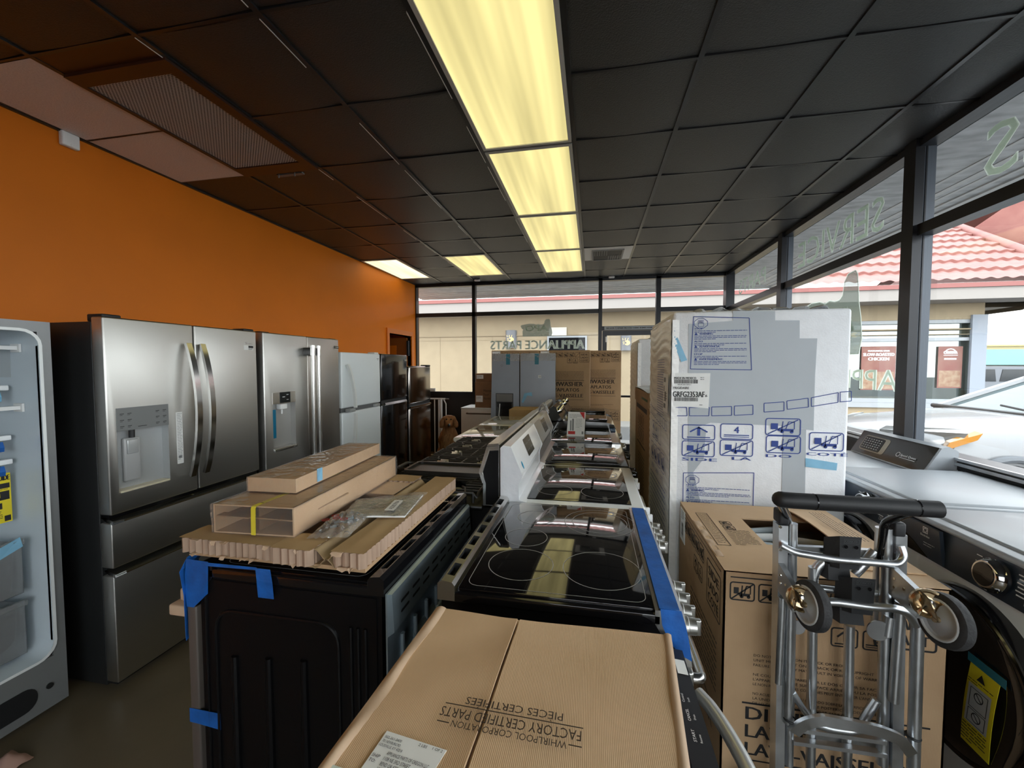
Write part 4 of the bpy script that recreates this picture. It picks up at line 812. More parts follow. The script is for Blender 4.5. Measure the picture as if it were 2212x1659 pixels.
def knob(x, y, z, r, L, t, m, tilt=0.):
    k = MB().lathe([(r*1.12, 0), (r*1.12, .008), (r, .010), (r*.96, L), (0, L)], (x, y, z), (0, -1, tilt), 24).build('knob', m, t)
    MB().rbox(x-.007, x+.007, y-L-.012, y-L*.5, z-r*.95, z+r*.95, .003).build('knob_grip', m, k); return k
def oven_front(t, w, zt, m, hm, hz, hy=-.055, hw=None):
    d = MB().rbox(-w/2+.004, w/2-.004, -.035, .0, .23, zt, .006).build('oven_door', m, t)
    MB().box(-w/2+.11, w/2-.11, -.037, -.034, .36, zt-.17).build('oven_window', scr, d, ang=0)
    hw = hw or w/2-.05; p = [(-hw, -.035, hz), (-hw, hy-.01, hz), (hw, hy-.01, hz), (hw, -.035, hz)]
    MB().tube(fillet(p, .03), .013, 12).build('handle', hm, d)
    MB().rbox(-w/2+.004, w/2-.004, -.03, .0, .05, .222, .006).build('storage_drawer', m, t)
def slide_in(label, loc, rz, w, d, front, vent_m, tape_top, vents=7, rear=None, burner=SPOTS, zt=.93):
    t = thing('slide_in_range', label, 'range', loc, rz, 'slide-in ranges')
    MB().box(-w/2+.006, w/2-.006, .01, d-.01, .03, zt-.03).build('cabinet', black_s, t, ang=0)
    MB().rbox(-w/2, w/2, .045, d-.045, zt-.035, zt-.004, .006).build('top_skirt', black_e, t)
    i = glass_top(t, w, d, zt, None, .06, d-.055, -w/2+.012, w/2-.012, burner); i.build('burner_markings', ink_w if False else mat('burner_line_grey', (.36, .36, .36), .5), t, world=False)
    # stainless control nose along the front
    MB().prism([(-.028, zt-.13), (.0, zt-.13), (.062, zt-.03), (.062, zt+.006), (.012, zt+.008), (-.008, zt+.0)], 'x', -w/2, w/2).build('control_nose', front, t, ang=20)
    if tape_top: tape([((-w/2+.0, .004, zt+.012), (-w/2+.0, .052, zt+.0125)), ((w/2-.015, .004, zt+.012), (w/2-.015, .052, zt+.0125))], .001, bluetape, t, world=False)
    # rear vent rail with slots
    m = MB(); n = vents; y0, y1 = d-.05, d
    m.prism([(y0, zt-.004), (y0, zt+.012), (y0+.008, zt+.022), (y1-.012, zt+.026), (y1, zt+.016), (y1, zt-.03), (y0, zt-.03)], 'x', -w/2, w/2); v = m.build('vent_rail', vent_m, t, ang=20)
    cutout(v, [(-w/2+.035+(w-.05)*k/n, -w/2+.035+(w-.05)*k/n+(w-.05)/n*.70, y0+.012, y1-.016, zt, zt+.06) for k in range(n)])  # slot walls coloured black, the shade inside put into the colour
    return t
def range_knobs(t, xs, z, m, y=-.014):
    for x in xs: knob(x, y, z, .021, .028, t, m)
# row facing the aisle on the right
R1 = slide_in('black glass slide-in range with blue tape along its steel front, behind the open carton', (.222, 1.432, 0), PI/2, .757, .64, steel2, steel2, True)
range_knobs(R1, (-.345, -.285, -.225, -.165, .12, .18, .24, .30), .885, steel)
oven_front(R1, .75, .78, steel, steel2, .735)
tape([((-.378-.0006, .05, .941), (-.378-.0006, .0, .941)), ((-.380, .045, .90), (-.380, -.012, .90)), ((-.380, .028, .86), (-.381, -.02, .86)), ((-.381, .0, .83), (-.382, -.026, .818))], .001, bluetape, R1, world=False)
def backguard(t, w, d, zt, pts, m, endm, disp=None, lam=None):
    """upright control panel at the rear: outline in (y, z)"""
    b = MB().prism(pts, 'x', -w/2, w/2).build('backguard', m, t, ang=15)
    for s in (-1, 1): MB().prism([(y*.985+.006, z*.995+.003) for y, z in pts], 'x', s*(w/2+.0012)-.001, s*(w/2+.0012)+.001).build('backguard_end', endm, b, ang=0)
    return b
def freestanding(name, label, loc, rz, w, d, body, top_m, bgm, endm, gm=None, zt=.93, disp=True, h=1.185, group='freestanding ranges'):
    t = thing(name, label, 'range', loc, rz, group)
    MB().box(-w/2+.004, w/2-.004, .01, d-.03, .03, zt-.03).build('cabinet', body, t, ang=0)
    MB().rbox(-w/2, w/2, -.012, d-.09, zt-.04, zt, .014).build('cooktop_frame', top_m, t)
    i = glass_top(t, w, d, zt, None, .045, d-.115, -w/2+.05, w/2-.05, [(-.17, .17, (.10,), 0, 2*PI), (.17, .17, (.09, .12), 0, 2*PI), (-.17, .40, (.085,), 0, 2*PI), (.17, .40, (.08,), 0, 2*PI)], False, gm); i.build('burner_markings', mat('burner_line_grey', (.36, .36, .36), .5), t, world=False)
    pts = [(d, zt-.10), (d, h-.012), (d-.012, h), (d-.048, h-.004), (d-.102, zt+.125), (d-.085, zt+.082), (d-.085, zt+.01), (d-.12, zt-.0), (d-.12, zt-.10)]
    b = backguard(t, w, d, zt, pts, bgm, endm)
    a = Vector((0, d-.048, h-.004)); c = Vector((0, d-.102, zt+.125)); W_ = (a-c).normalized(); n = Vector((1, 0, 0)).cross(W_)
    o = c+n*.0006; L = (a-c).length
    if disp:
        i = Ink(o, (1, 0, 0), W_); i.rect(-.10, L*.2, .10, L*.86); i.build('clock_display', scr, b, world=False)
        i = Ink(o+n*.0006, (1, 0, 0), W_)
        for u in (-.08, -.055, -.03, .03, .055, .08): i.disc(u, L*.4, .004).disc(u, L*.65, .004)
        i.build('display_print', ink_g, b, world=False)
    return t, o, W_
R2, o2, w2 = freestanding('electric_range', 'white electric range with black glass top, next beyond the blue-taped steel one', (.222, 2.193, 0), PI/2, .752, .632, white_e, white_e, white_e, mat('film_covered_white_end', (.66, .68, .72), .35, bump=.5, bscale=16), zt=.928)
i = Ink(o2, (1, 0, 0), w2); i.disc(-.30, .03, .012, sy=1.6); i.build('blue_film_dot', mat('blue_dot', (.02, .30, .50), .4), R2, world=False)
sticker((-.3775, .632-.006, 1.105), (0, -1, 0), (0, 0, 1), .030, .038, paper, R2, 'small_label', world=False)
for x in (-.30, -.21, .21, .30): knob(x, -.016, .865, .020, .020, R2, white_p)
oven_front(R2, .745, .80, white_e, white_p, .765)
R3, _, _ = freestanding('electric_range', 'black glass range with a stainless backguard, beyond the white one', (.222, 2.945, 0), PI/2, .742, .632, black_s, black_e, steel, steel, zt=.930)
for x in (-.30, -.21, .21, .30): knob(x, -.02, .865, .022, .03, R3, black_e)
oven_front(R3, .735, .80, steel, steel2, .765)
R4 = slide_in('black glass slide-in range with a tent card on it, fourth in the row', (.222, 3.705, 0), PI/2, .752, .62, steel2, black_e, False, 6)
range_knobs(R4, (-.30, -.20, .20, .30), .885, steel)
oven_front(R4, .745, .78, steel, steel2, .735)
tape([((.15, .004, .9425), (.15, .05, .943)), ((.36, .004, .9425), (.36, .05, .943))], .001, bluetape, R4, world=False)
# tent card on the fourth range
p = [onz(*q, .936) for q in ((1205, 938), (1224, 942), (1263, 934), (1247, 930))]
T = thing('tent_card', 'white folded price card with red flash standing on black glass', 'card', ((p[0].x+p[2].x)/2, (p[0].y+p[2].y)/2, .9345))
cy = p[1].y; cx0, cx1 = p[1].x, p[2].x; ct = .205
for s, nm in ((-1, 'front_leaf'), (1, 'rear_leaf')):
    MB().shell(lambda u, v, s=s: (cx0+.0+(cx1-cx0)*u+.010*v, cy+.075+s*.075*(1-v)+.0, .936+ct*v), 1, 4, .0012).build(nm, paper, T, world=True, ang=0)
W_ = Vector((0, .075, ct)).normalized(); i = Ink((cx0, cy-.0015, .936), (1, 0, 0), W_, .002); ww = cx1-cx0
i.lines(.02, .19, ww-.02, 3, .012, .005, 3); i.lines(ww*.5, .15, ww-.02, 7, .012, .004, 5); i.rect(ww*.18, .05, ww*.26, .14).rect(ww*.30, .05, ww*.40, .155); i.rect(ww*.85, .02, ww*.95, .045); i.build('card_print', ink_g, T)
i = Ink((cx0, cy-.0015, .936), (1, 0, 0), W_, .0025); i.rect(ww*.08, .018, ww*.48, .045); i.poly([(ww*.72, .216), (ww*1.0, .216), (ww*1.0, .15)]); i.build('red_flash', ink_r, T)
# row facing the refrigerators
B1 = slide_in('black slide-in range carrying torn cardboard packing and flat boxes, nearest the camera', (-1.205, 1.425, 0), -PI/2, .78, .635, black_e, black_e, False, 6)
m = MB()   # galvanised rear panel, its ribs, louvres and slots pressed in
m.box(-.385, .385, .637, .642, .05, .905); g = m.build('rear_panel', galv, B1, ang=0)
m = MB().hull([(-.385, .642, .78), (.385, .642, .78), (.385, .642, .905), (-.385, .642, .905)], [(-.375, .658, .79), (.375, .658, .79), (.375, .652, .90), (-.375, .652, .90)])
for k in range(8): x = -.33+k*.09; m.tube([(x, .645, .12), (x, .645, .74)], .008, 8)
m.tube(fillet([(.28, .648, .10), (.28, .648, .66), (-.05, .648, .66), (-.05, .648, .10)], .08, 6), .012, 8)
for k in range(6): m.prism([(.642, .52+k*.03), (.656, .515+k*.03), (.642, .54+k*.03)], 'x', .05, .22)
m.build('pressed_ribs', galv, g, ang=40)
i = Ink((0, .656, .79), (-1, 0, 0), (0, 0, 1), .001)
for k in range(9):
    u = -.33+k*.08
    for v in (.03, .06): i.poly(rrect(u, v, u+.055, v+.009, .0044, 3))
i.build('slots', black_m, g, world=False)
side = MB()   # pressed side panel facing the camera
side.shell(lambda u, v: (.3865, .03+.58*u, .05+.84*v), 1, 1, .002)
for a, b, z0, z1 in ((.12, .15, .06, .66), (.24, .27, .06, .67), (.36, .39, .06, .68)): side.tube([(.388, (a+b)/2, z0), (.388, (a+b)/2, z1)], [.016, .011], 10)
for y in (.53, .553, .576): side.tube([(.388, y, .10), (.388, y, .80)], .006, 8)
side.tube(fillet([(.388, .07, .08), (.388, .07, .80), (.388, .49, .80), (.388, .49, .08)], .07, 6), .006, 8).tube([(.388, .035, .06), (.388, .035, .84)], .005, 8)
side.build('side_panel', black_s, B1)
MB().rbox(.330, .392, -.035, .0, .05, .80, .005).build('door_edge', mat('brown_grey_door_edge', (.10, .085, .075), .4), B1)
oven_front(B1, .76, .78, black_e, steel2, .735)
for z0, z1, y0, y1 in ((.425, .47, -.036, .075), ): tape([((.394, y0, z0), (.394, y0, z1)), ((.394, y0+.036, z0-.002), (.394, y0+.036, z1)), ((.3905, y1, z0-.012), (.3905, y1, z1-.004))], .001, bluetape, B1, world=False)
tape([((.30, -.04, .955), (.38, -.04, .950)), ((.33, -.055, .92), (.408, -.038, .915)), ((.335, -.06, .82), (.404, -.03, .84)), ((.345, -.055, .76), (.4, -.034, .775)), ((.35, -.045, .70), (.396, -.037, .69))], .0015, bluetape, B1, world=False)
tape([((.392, -.03, .95), (.392, .05, .948)), ((.396, -.032, .90), (.396, .052, .90)), ((.396, -.032, .845), (.396, .05, .85)), ((.395, -.03, .80), (.395, -.005, .80))], .0015, bluetape, B1, world=False)
tape([((.395, .04, .947), (.394, .225, .948)), ((.398, .05, .938), (.398, .23, .942))], .0015, bluetape, B1, world=False)
tape([((.398, .225, .948), (.398, .275, .948)), ((.402, .232, .915), (.402, .285, .91)), ((.398, .232, .86), (.398, .285, .86))], .0015, bluetape, B1, world=False)
MB().rbox(.30, .385, -.115, -.05, .755, .79, .006).rbox(.31, .36, -.10, -.055, .79, .83, .006).build('cardboard_handle_guard', kraft_l, B1)
def grate(m, x0, x1, y0, y1, z, nb=3, bars=6):
    """cast iron grate: frame, fingers pointing at each burner"""
    r = .0065
    for x in (x0, x1): m.tube([(x, y0, z-.022), (x, y0+.02, z), (x, y1-.02, z), (x, y1, z-.022)], r, 6)
    for k in range(nb+1):
        y = y0+(y1-y0)*k/nb; m.tube([(x0-.004, y, z-.012), (x0+.03, y, z), (x1-.03, y, z), (x1+.004, y, z-.012)], r, 6)
    for k in range(nb):
        yc = y0+(y1-y0)*(k+.5)/nb; xc = (x0+x1)/2; h = (y1-y0)/nb/2; q = (x1-x0)/2
        for sx, sy in ((1, 1), (1, -1), (-1, 1), (-1, -1)): m.tube([(xc+sx*q, yc+sy*h*.55, z), (xc+sx*.055, yc+sy*h*.40, z+.002), (xc+sx*.028, yc+sy*.03, z+.002)], r*.9, 6)
        for sy in (1, -1): m.tube([(xc, yc+sy*h, z), (xc, yc+sy*.04, z+.002)], r*.9, 6)
    for k in range(1, bars):
        x = x0+(x1-x0)*k/bars
        for yc, h in [(y0+(y1-y0)*(q+.5)/nb, (y1-y0)/nb/2) for q in range(nb)]:
            g = .045 if abs(x-(x0+x1)/2) < .06 else 0
            m.tube([(x, yc-h, z), (x, yc-g, z)], r*.9, 6) if g else m.tube([(x, yc-h, z), (x, yc+h, z)], r*.9, 6)
            if g: m.tube([(x, yc+g, z), (x, yc+h, z)], r*.9, 6)
    for x in (x0, x1):
        for y in (y0+.02, y1-.02): m.cyl((x, y, z-.045), (x, y, z), .008, n=8)
def gas_range(label, loc, w, d, body, top_m, bgm, endm, griddle, capm):  # noqa
    t = thing('gas_range', label, 'range', loc, -PI/2, 'gas ranges'); zt = .915
    MB().box(-w/2+.004, w/2-.004, .01, d-.03, .03, zt-.03).build('cabinet', body, t, ang=0)
    MB().rbox(-w/2, w/2, -.01, d-.075, zt-.05, zt-.02, .012).build('cooktop_tray', top_m, t)
    MB().rbox(-w/2, w/2, -.03, .01, zt-.13, zt-.03, .01).build('control_panel', bgm, t)
    for k in range(5): knob(-.28+k*.14, -.032, zt-.08, .022, .03, t, black_e if body is black_s else white_p)
    cols = [(-w/2+.015, -w/2+.255), (-w/2+.262, w/2-.262), (w/2-.255, w/2-.015)]
    for k, (a, b) in enumerate(cols):
        m = MB(); grate(m, a, b, .02, d-.11, zt+.03, 2 if k != 1 else 2); m.build('grate', iron, t)
        for y in (.15, .40):
            br = MB().lathe([(.05, 0), (.05, .012), (.04, .02), (0, .022)], ((a+b)/2, y, zt-.022), (0, 0, 1), 20).build('burner', capm, t)
            MB().cyl(((a+b)/2, y, zt-.002), ((a+b)/2, y, zt+.008), .03, n=18).build('burner_cap', capm if k else iron, br)
    if griddle:
        a, b = cols[1]; a -= .0; g = MB()
        o = rrect(a, .045, b, d-.125, .03, 5); q = rrect(a+.014, .06, b-.014, d-.14, .025, 5); n = len(o); z = zt+.036
        g.add([(x, y, z) for x, y in o]+[(x, y, z+.022) for x, y in o]+[(x, y, z+.022) for x, y in q]+[(x, y, z+.010) for x, y in q], [tuple(range(n-1, -1, -1))]+[(r*n+k, r*n+(k+1) % n, (r+1)*n+(k+1) % n, (r+1)*n+k) for r in range(3) for k in range(n)]+[tuple(range(3*n, 4*n))])
        g.tube(fillet([((a+b)/2-.07, .05, z+.015), ((a+b)/2-.07, -.005, z+.02), ((a+b)/2+.07, -.005, z+.02), ((a+b)/2+.07, .05, z+.015)], .03), .009, 8)
        g.build('griddle', mat('dark_griddle', (.030, .027, .023), .34, bump=.05, bscale=200), t)
    pts = [(d, zt-.02), (d, 1.182), (d-.004, 1.190), (d-.055, 1.184), (d-.098, 1.05), (d-.078, 1.0), (d-.078, zt-.02)]
    b = MB().prism(pts, 'x', -w/2+.004, w/2-.004).build('backguard', bgm, t, ang=15)
    q = [(d-.003, zt-.015), (d-.003, 1.158), (d-.045, 1.154), (d-.078, 1.052), (d-.064, 1.0), (d-.064, zt-.015)]
    for s in (-1, 1): MB().prism(q, 'x', s*(w/2-.003)-.001, s*(w/2-.003)+.001).build('backguard_end', endm, b, ang=0)
    for s in (-1, 1):
        e = MB(); e.sweep([(s*(w/2-.002), d-.001, 1.170), (s*(w/2-.002), d-.052, 1.168), (s*(w/2-.002), d-.088, 1.052), (s*(w/2-.002), d-.072, 1.004)], (1, 0, 0), [(-.004, -.008), (.004, -.008), (.004, .008), (-.004, .008)]); e.build('end_trim', bgm, b, ang=0)
    oven_front(t, w-.01, .77, bgm if body is black_s else body, steel2, .735)
    return t
G1 = gas_range('black gas range with a centre griddle and stainless backguard', (-1.075, 2.205, 0), .745, .655, black_s, mat('black_tray', (.006, .006, .006), .35), steel2, black_s, True, mat('burner_alu', (.35, .35, .33), .4, .7))
G2 = gas_range('white gas range with black cast iron grates, beyond the griddle', (-1.075, 2.955, 0), .745, .655, white_e, cream_e, cream_e, cream_e, False, mat('burner_cream', (.62, .61, .54), .4))
for k, (y, lab) in enumerate(((3.72, 'white electric range with a pale glass top, just beyond the black grates'), (4.50, 'white electric range with a pale glass top, last in its row by the wrapped doors'))):
    t, _, _ = freestanding('electric_range', lab, (-1.16, y, 0), -PI/2, .755, .70, white_e, cream_e, cream_e, cream_e, glassw, zt=.932, disp=False, h=1.15)
    oven_front(t, .75, .80, white_e, white_p, .765)
# ------------------------------------------------------------------ packing on the nearest black range
ZB = .957
def fluted(m, x0, x1, y0, y1, z0, z1, pitch=.024, amp=.0055, seed=1):
    """slab of honeycomb board: its cut edges show upright flutes"""
    R = random.Random(seed); pts = []
    def side(ax, ay, bx, by, nx, ny):
        L = math.hypot(bx-ax, by-ay); n = max(2, int(L/pitch))*4
        for k in range(n):
            u = k/n; a = amp*(abs(math.sin(PI*k/4))*1.6-.8)+R.uniform(-.002, .002); pts.append((ax+(bx-ax)*u+nx*a, ay+(by-ay)*u+ny*a))
    side(x0, y0, x1, y0, 0, -1); side(x1, y0, x1, y1, 1, 0); side(x1, y1, x0, y1, 0, 1); side(x0, y1, x0, y0, -1, 0)
    m.prism(pts, 'z', z0, z1)
    m.mat(1)
    m.grid(lambda u, v: (x0-.004+(x1-x0+.008)*u, y0-.004+(y1-y0+.008)*v, z1+.0016+.0012*math.sin(9*u+5*v+seed)*math.sin(7*v)), 10, 10); m.mat(0)
kedge = card('fluted_board_edge', (.34, .23, .16), (.43, .30, .215), (0, 0, 0), .3); ktop = card('honeycomb_board_top', (.40, .26, .125), (.46, .31, .155), (0, 50, 0), .25)
T = thing('honeycomb_packing_frame', 'torn honeycomb cardboard packing frame lying on the nearest black range', 'cardboard packing', (-.93, 1.45, ZB))
MB().box(-1.235, -.635, 1.05, 1.845, ZB-.002, ZB+.010).build('base_sheet', kraft, T, world=True)
x_l, x_r = -1.25, -.632
for nm, b, sd in (('front_strip', (-1.262, -.80, 1.042, 1.135), 1), ('front_strip', (-.925, -.80, 1.03, 1.12), 2), ('side_strip', (-.735, -.638, 1.045, 1.85), 3), ('rear_strip', (-1.02, -.81, 1.755, 1.85), 4), ('side_strip', (-1.25, -1.17, 1.15, 1.83), 5)):
    m = MB(); fluted(m, b[0], b[1], b[2], b[3], ZB+.010, ZB+.056+(.002 if sd == 2 else 0), seed=sd); m.build(nm, [kedge, ktop], T, world=True, ang=30)
R = random.Random(4)
for k in range(16):
    x = R.uniform(-1.24, -.66); y = 1.036 if x < -.8 else 1.04; z = ZB+.058 if R.random() < .5 else ZB+.014; w_ = R.uniform(.012, .04)
    MB().shell(lambda u, v: (x+w_*u, y-.012*v, z+.006*v-.018*v*v*R.uniform(.2, 1)), 2, 2, .001).build('torn_flap', kraft_l, T, world=True)
m = MB()   # folded fibre board tube between the strips
prof = []
for k in range(25):
    u = k/24; prof.append((-.805+.075*u, ZB+.043+.014*math.sin(2*PI*u+.6)))
pr2 = [(x, z-.003) for x, z in reversed(prof)]; m.prism(prof+pr2, 'y', 1.045, 1.80)
prof2 = [(x, 2*ZB+.062-z-.003+.0) for x, z in prof]; m.prism(prof2+[(x, z-.003) for x, z in reversed(prof2)], 'y', 1.045, 1.80)
m.build('folded_tube', card('smooth_fibre_board', (.30, .21, .11), (.36, .255, .14), (0, 0, 0), .05), T, world=True, ang=50)
m = MB()
for k in range(9): z = ZB+.014+k*.0045; m.box(-1.0, -.815, 1.62-k*.006, 1.75, z, z+.002)
m.build('sheet_stack', kraft_l, T, world=True, ang=0)
# two long flat cartons, film wrapped
def carton_between(name, label, cat, p, h, m_, group=None):
    """upright carton over four floor plan corners p, from p.z up"""
    return p
la = [(-1.185, 1.085), (-.905, 1.10), (-.935, 1.83), (-1.20, 1.81)]
Zl = ZB+.0605; hl_ = .092
L = thing('flat_carton', 'open ended kraft carton under the thinner one, wrapped in clear film with a yellow strap', 'box', (-1.05, 1.45, Zl), 0, 'flat cartons on the black range')
def V3(p, z): return (p[0], p[1], z)
m = MB(); th = .005
def wallp(a, b, z0, z1, t=th):
    d = (Vector(b)-Vector(a)).normalized(); n = Vector((-d.y, d.x)); m.hull([V3(a, z0), V3(b, z0), (b[0]+n.x*t, b[1]+n.y*t, z0), (a[0]+n.x*t, a[1]+n.y*t, z0)], [V3(a, z1), V3(b, z1), (b[0]+n.x*t, b[1]+n.y*t, z1), (a[0]+n.x*t, a[1]+n.y*t, z1)])
wallp(la[1], la[2], Zl, Zl+hl_); wallp(la[2], la[3], Zl, Zl+hl_); wallp(la[3], la[0], Zl, Zl+hl_)
m.hull([V3(p, Zl) for p in la], [V3(p, Zl+.004) for p in la]); m.hull([V3(p, Zl+hl_-.004) for p in la], [V3(p, Zl+hl_) for p in la])
m.build('carton', kraft_x, L, world=True, ang=0)
m = MB(); m.box(-1.18, -.91, 1.11, 1.40, Zl+.044, Zl+.048).box(-1.05, -1.045, 1.12, 1.40, Zl+.004, Zl+.088).box(-1.18, -1.06, 1.09, 1.12, Zl+.05, Zl+.054); m.build('inner_flaps', kraft_d, L, world=True, ang=0)
m = MB(); m.sweep(fillet([(-1.02, 1.50, Zl+hl_+.002), (-1.035, 1.083, Zl+hl_+.002), (-1.035, 1.081, Zl+.004)], .01), (1, 0, 0), [(-.008, -.0006), (.008, -.0006), (.008, .0006), (-.008, .0006)]); m.build('strap', yellow_t, L, world=True)
def wrap(name, p, z0, z1, o, parent, seed, n=16):
    R = random.Random(seed); c = (sum(q[0] for q in p)/4, sum(q[1] for q in p)/4); ring = []
    for k in range(4):
        a, b = p[k], p[(k+1) % 4]
        for i in range(n): u = i/n; ring.append((a[0]+(b[0]-a[0])*u, a[1]+(b[1]-a[1])*u))
    m = MB(); N = len(ring); zs = [z0, z0+(z1-z0)*.35, z0+(z1-z0)*.7, z1+.002]; vs = []
    for z in zs:
        for x, y in ring:
            d = Vector((x-c[0], y-c[1])).normalized(); k = o*(.55+R.uniform(0, .9)); vs.append((x+d.x*k, y+d.y*k, z))
    top = [(x*.94+c[0]*.06, y*.94+c[1]*.06, z1+o*R.uniform(.25, .7)) for x, y in ring]; vs += top
    m.add(vs, [(r*N+k, r*N+(k+1) % N, (r+1)*N+(k+1) % N, (r+1)*N+k) for r in range(4) for k in range(N)]+[tuple(range(4*N, 5*N))])
    return m.build(name, film, parent, world=True, ang=70)
wrap('film_wrap', la, Zl, Zl+hl_, .008, L, 3)
ub = [(-1.165, 1.20), (-.985, 1.21), (-1.03, 1.85), (-1.185, 1.83)]; Zu = Zl+hl_+.008; hu = .048
Uc = thing('flat_carton', 'thin flat kraft carton wrapped in clear film on top of the open ended one', 'box', (-1.08, 1.5, Zu), 0, 'flat cartons on the black range')
MB().hull([V3(p, Zu) for p in ub], [V3(p, Zu+hu) for p in ub]).build('carton', kraft_x, Uc, world=True, ang=0)
i = Ink((-1.12, 1.30, Zu+hu), (0, 1, 0), (-1, 0, 0), .0006)
for k in range(4): i.lines(.05, .02-k*.02, .42, 1, .01, .005, k)
i.build('carton_print', ink_br, Uc)
wrap('film_wrap', ub, Zu, Zu+hu, .006, Uc, 8)
tape([((-.992, 1.33, Zu+.004), (-.992, 1.36, Zu+.004)), ((-.992, 1.33, Zu+hu+.004), (-.992, 1.36, Zu+hu+.004))], .0008, paleblue, Uc)
# literature bag and crumpled hardware bag
Zq = ZB+.064
G = thing('literature_bag', 'clear zip bag of manuals lying across the cardboard frame', 'plastic bag', (-.78, 1.42, Zq))
q = [onz(*p_, Zq) for p_ in ((740, 1120), (880, 1122), (925, 1068), (770, 1085))]
def bil(u, v): a = q[0]*(1-u)+q[1]*u; b = q[3]*(1-u)+q[2]*u; return a*(1-v)+b*v
MB().shell(lambda u, v: bil(.04+.9*u, .05+.9*v)+V(0, 0, .004), 8, 8, .006).build('manuals', paper, G, world=True)
MB().grid(lambda u, v: bil(u, v)+V(0, 0, .012+.004*math.sin(14*u+6*v)*math.sin(9*v+3*u)), 24, 20).build('bag', film_c, G, world=True, ang=80)
i = Ink(bil(.72, .14)+V(0, 0, .017), (q[2]-q[1]), V(0, 0, 1).cross(q[2]-q[1]), .001); i.rect(.0, -.005, .11, .030); i.build('label', paper, G)
i = Ink(bil(.72, .14)+V(0, 0, .018), (q[2]-q[1]), V(0, 0, 1).cross(q[2]-q[1]), .001); i.text('A22827904', .012, .004, .016, .085); i.build('label_lettering', ink, G)
i = Ink(bil(.3, .5)+V(0, 0, .0085), (q[1]-q[0]), V(0, 0, 1).cross(q[1]-q[0]), .001); i.lines(-.04, .03, .08, 6, .011, .004, 7); i.build('manual_print', ink_br, G)
H = thing('hardware_bag', 'crumpled clear bag with red print beside the manuals', 'plastic bag', (-.87, 1.17, ZB+.06))
a = onz(660, 1160, ZB+.02); b = onz(770, 1118, ZB+.06); R = random.Random(9); hs_ = [[R.uniform(-.011, .011) for _ in range(19)] for _ in range(15)]
q2 = [onz(*p_, ZB+.066) for p_ in ((662, 1163), (752, 1160), (800, 1112), (735, 1108))]
def bag(u, v):
    p = (q2[0]*(1-u)+q2[1]*u)*(1-v)+(q2[3]*(1-u)+q2[2]*u)*v; k = math.sin(PI*u)*math.sin(PI*v)
    return p+V(0, 0, .030*k**.6+.6*hs_[int(round(v*14))][int(round(u*18))]*(.4+k))
MB().grid(bag, 18, 14).build('bag', film_c, H, world=True, ang=20)
m = MB()
for k in range(7): p_ = bag(R.uniform(.25, .75), R.uniform(.3, .7)); m.cyl((p_.x-.012, p_.y, ZB+.068+k*.003), (p_.x+.014, p_.y+.01, ZB+.072+k*.003), .005, n=8)
m.build('screws', galv, H, world=True)
p_ = bag(.5, .35); i = Ink(p_+V(-.012, -.045, .012), (1, .35, .0), (-.35, 1, .0), .001)
for u, v in ((0, 0), (.03, .012), (.055, .0), (.02, .035)): i.ring(u, v, .010, .003, 16); i.line((u-.006, v), (u+.006, v), .003)
i.build('red_print', ink_r, H)
# ------------------------------------------------------------------ dishwasher nearest the camera and the carton lying on it
D1 = thing('dishwasher', 'black dishwasher with steel bow handle, under the open carton in the foreground', 'dishwasher', (.222, .72, 0), PI/2)
MB().rbox(-.299, .299, .03, .60, .08, .855, .004).build('tub', black_s, D1)
MB().prism([(-.012, .11), (-.012, .80), (.004, .864), (.050, .868), (.050, .11)], 'x', -.299, .299).build('door', mat('charcoal_door', (.02, .021, .024), .28), D1, ang=0)
i = Ink((0, .004, .8645), (1, 0, 0), (0, 1, .08), .001)
sticker((.215, .008, .866), (1, 0, .0), (0, 1, .087), .045, .022, paper, D1, 'rating_label', world=False)
i.text('CANCEL', .09, .026, .0055, .028, 'l', rot=0).text('Drain', .095, .016, .004).text('START', .045, .026, .0055, .026).text('Resume', .045, .016, .004).text('Control', .135, .028, .0048).text('Lock', .138, .018, .004).text('Delay', -.12, .020, .006)
i.lines(-.12, .012, -.09, 1, .01, .003, 2); i.build('control_print', ink_w, D1, world=False)
i = Ink((0, .004, .8645), (1, 0, 0), (0, 1, .08), .0006); i.rect(-.075, .008, -.01, .034); i.build('display', scr, D1, world=False)
m = MB(); p = []
for k in range(17):
    u = k/16; p.append((-.25+.5*u, -.022-.05*math.sin(PI*u)**.7, .80))
m.tube(p, .0145, 14); m.build('handle', mat('pale_brushed_bar', (.62, .62, .60), .38, .7), D1)
MB().box(-.299, .299, .02, .10, .0, .10).build('toe_kick', black_m, D1, ang=0)
ZT = .955
c4 = [onz(948, 1315, ZT), onz(1447, 1375, ZT)]; l2 = onz(640, 1738, ZT); r2 = onz(1500, 1760, ZT)
P_ = [Vector((p.x, p.y)) for p in (c4[0], c4[1], r2, l2)]
W = thing('parts_carton', 'large flat kraft carton of certified parts, opened, printed upside down, lying on the dishwasher', 'box', ((P_[0].x+P_[2].x)/2, (P_[0].y+P_[2].y)/2, .869))
zb = .870
MB().hull([(p.x, p.y, zb) for p in P_], [(p.x, p.y, ZT-.004) for p in P_]).build('carton', kraft_x, W, world=True, ang=0)
fx = onz(1118, 1342, ZT).x
sA, sB = onz(1118, 1342, ZT), onz(985, 1720, ZT)
m = MB()   # two top flaps meeting at a raised, creased seam
def flap(a, b, c, d, lift):
    def fn(u, v):
        p = (a*(1-u)+b*u)*(1-v)+(d*(1-u)+c*u)*v
        return p+V(0, 0, .001+lift*(u**6)+.0012*math.sin(11*v+4*u))
    m.shell(fn, 16, 16, .004)
A = V(P_[0].x, P_[0].y, ZT); Bq = V(P_[1].x, P_[1].y, ZT); Cq = V(P_[2].x, P_[2].y, ZT); Dq = V(P_[3].x, P_[3].y, ZT)
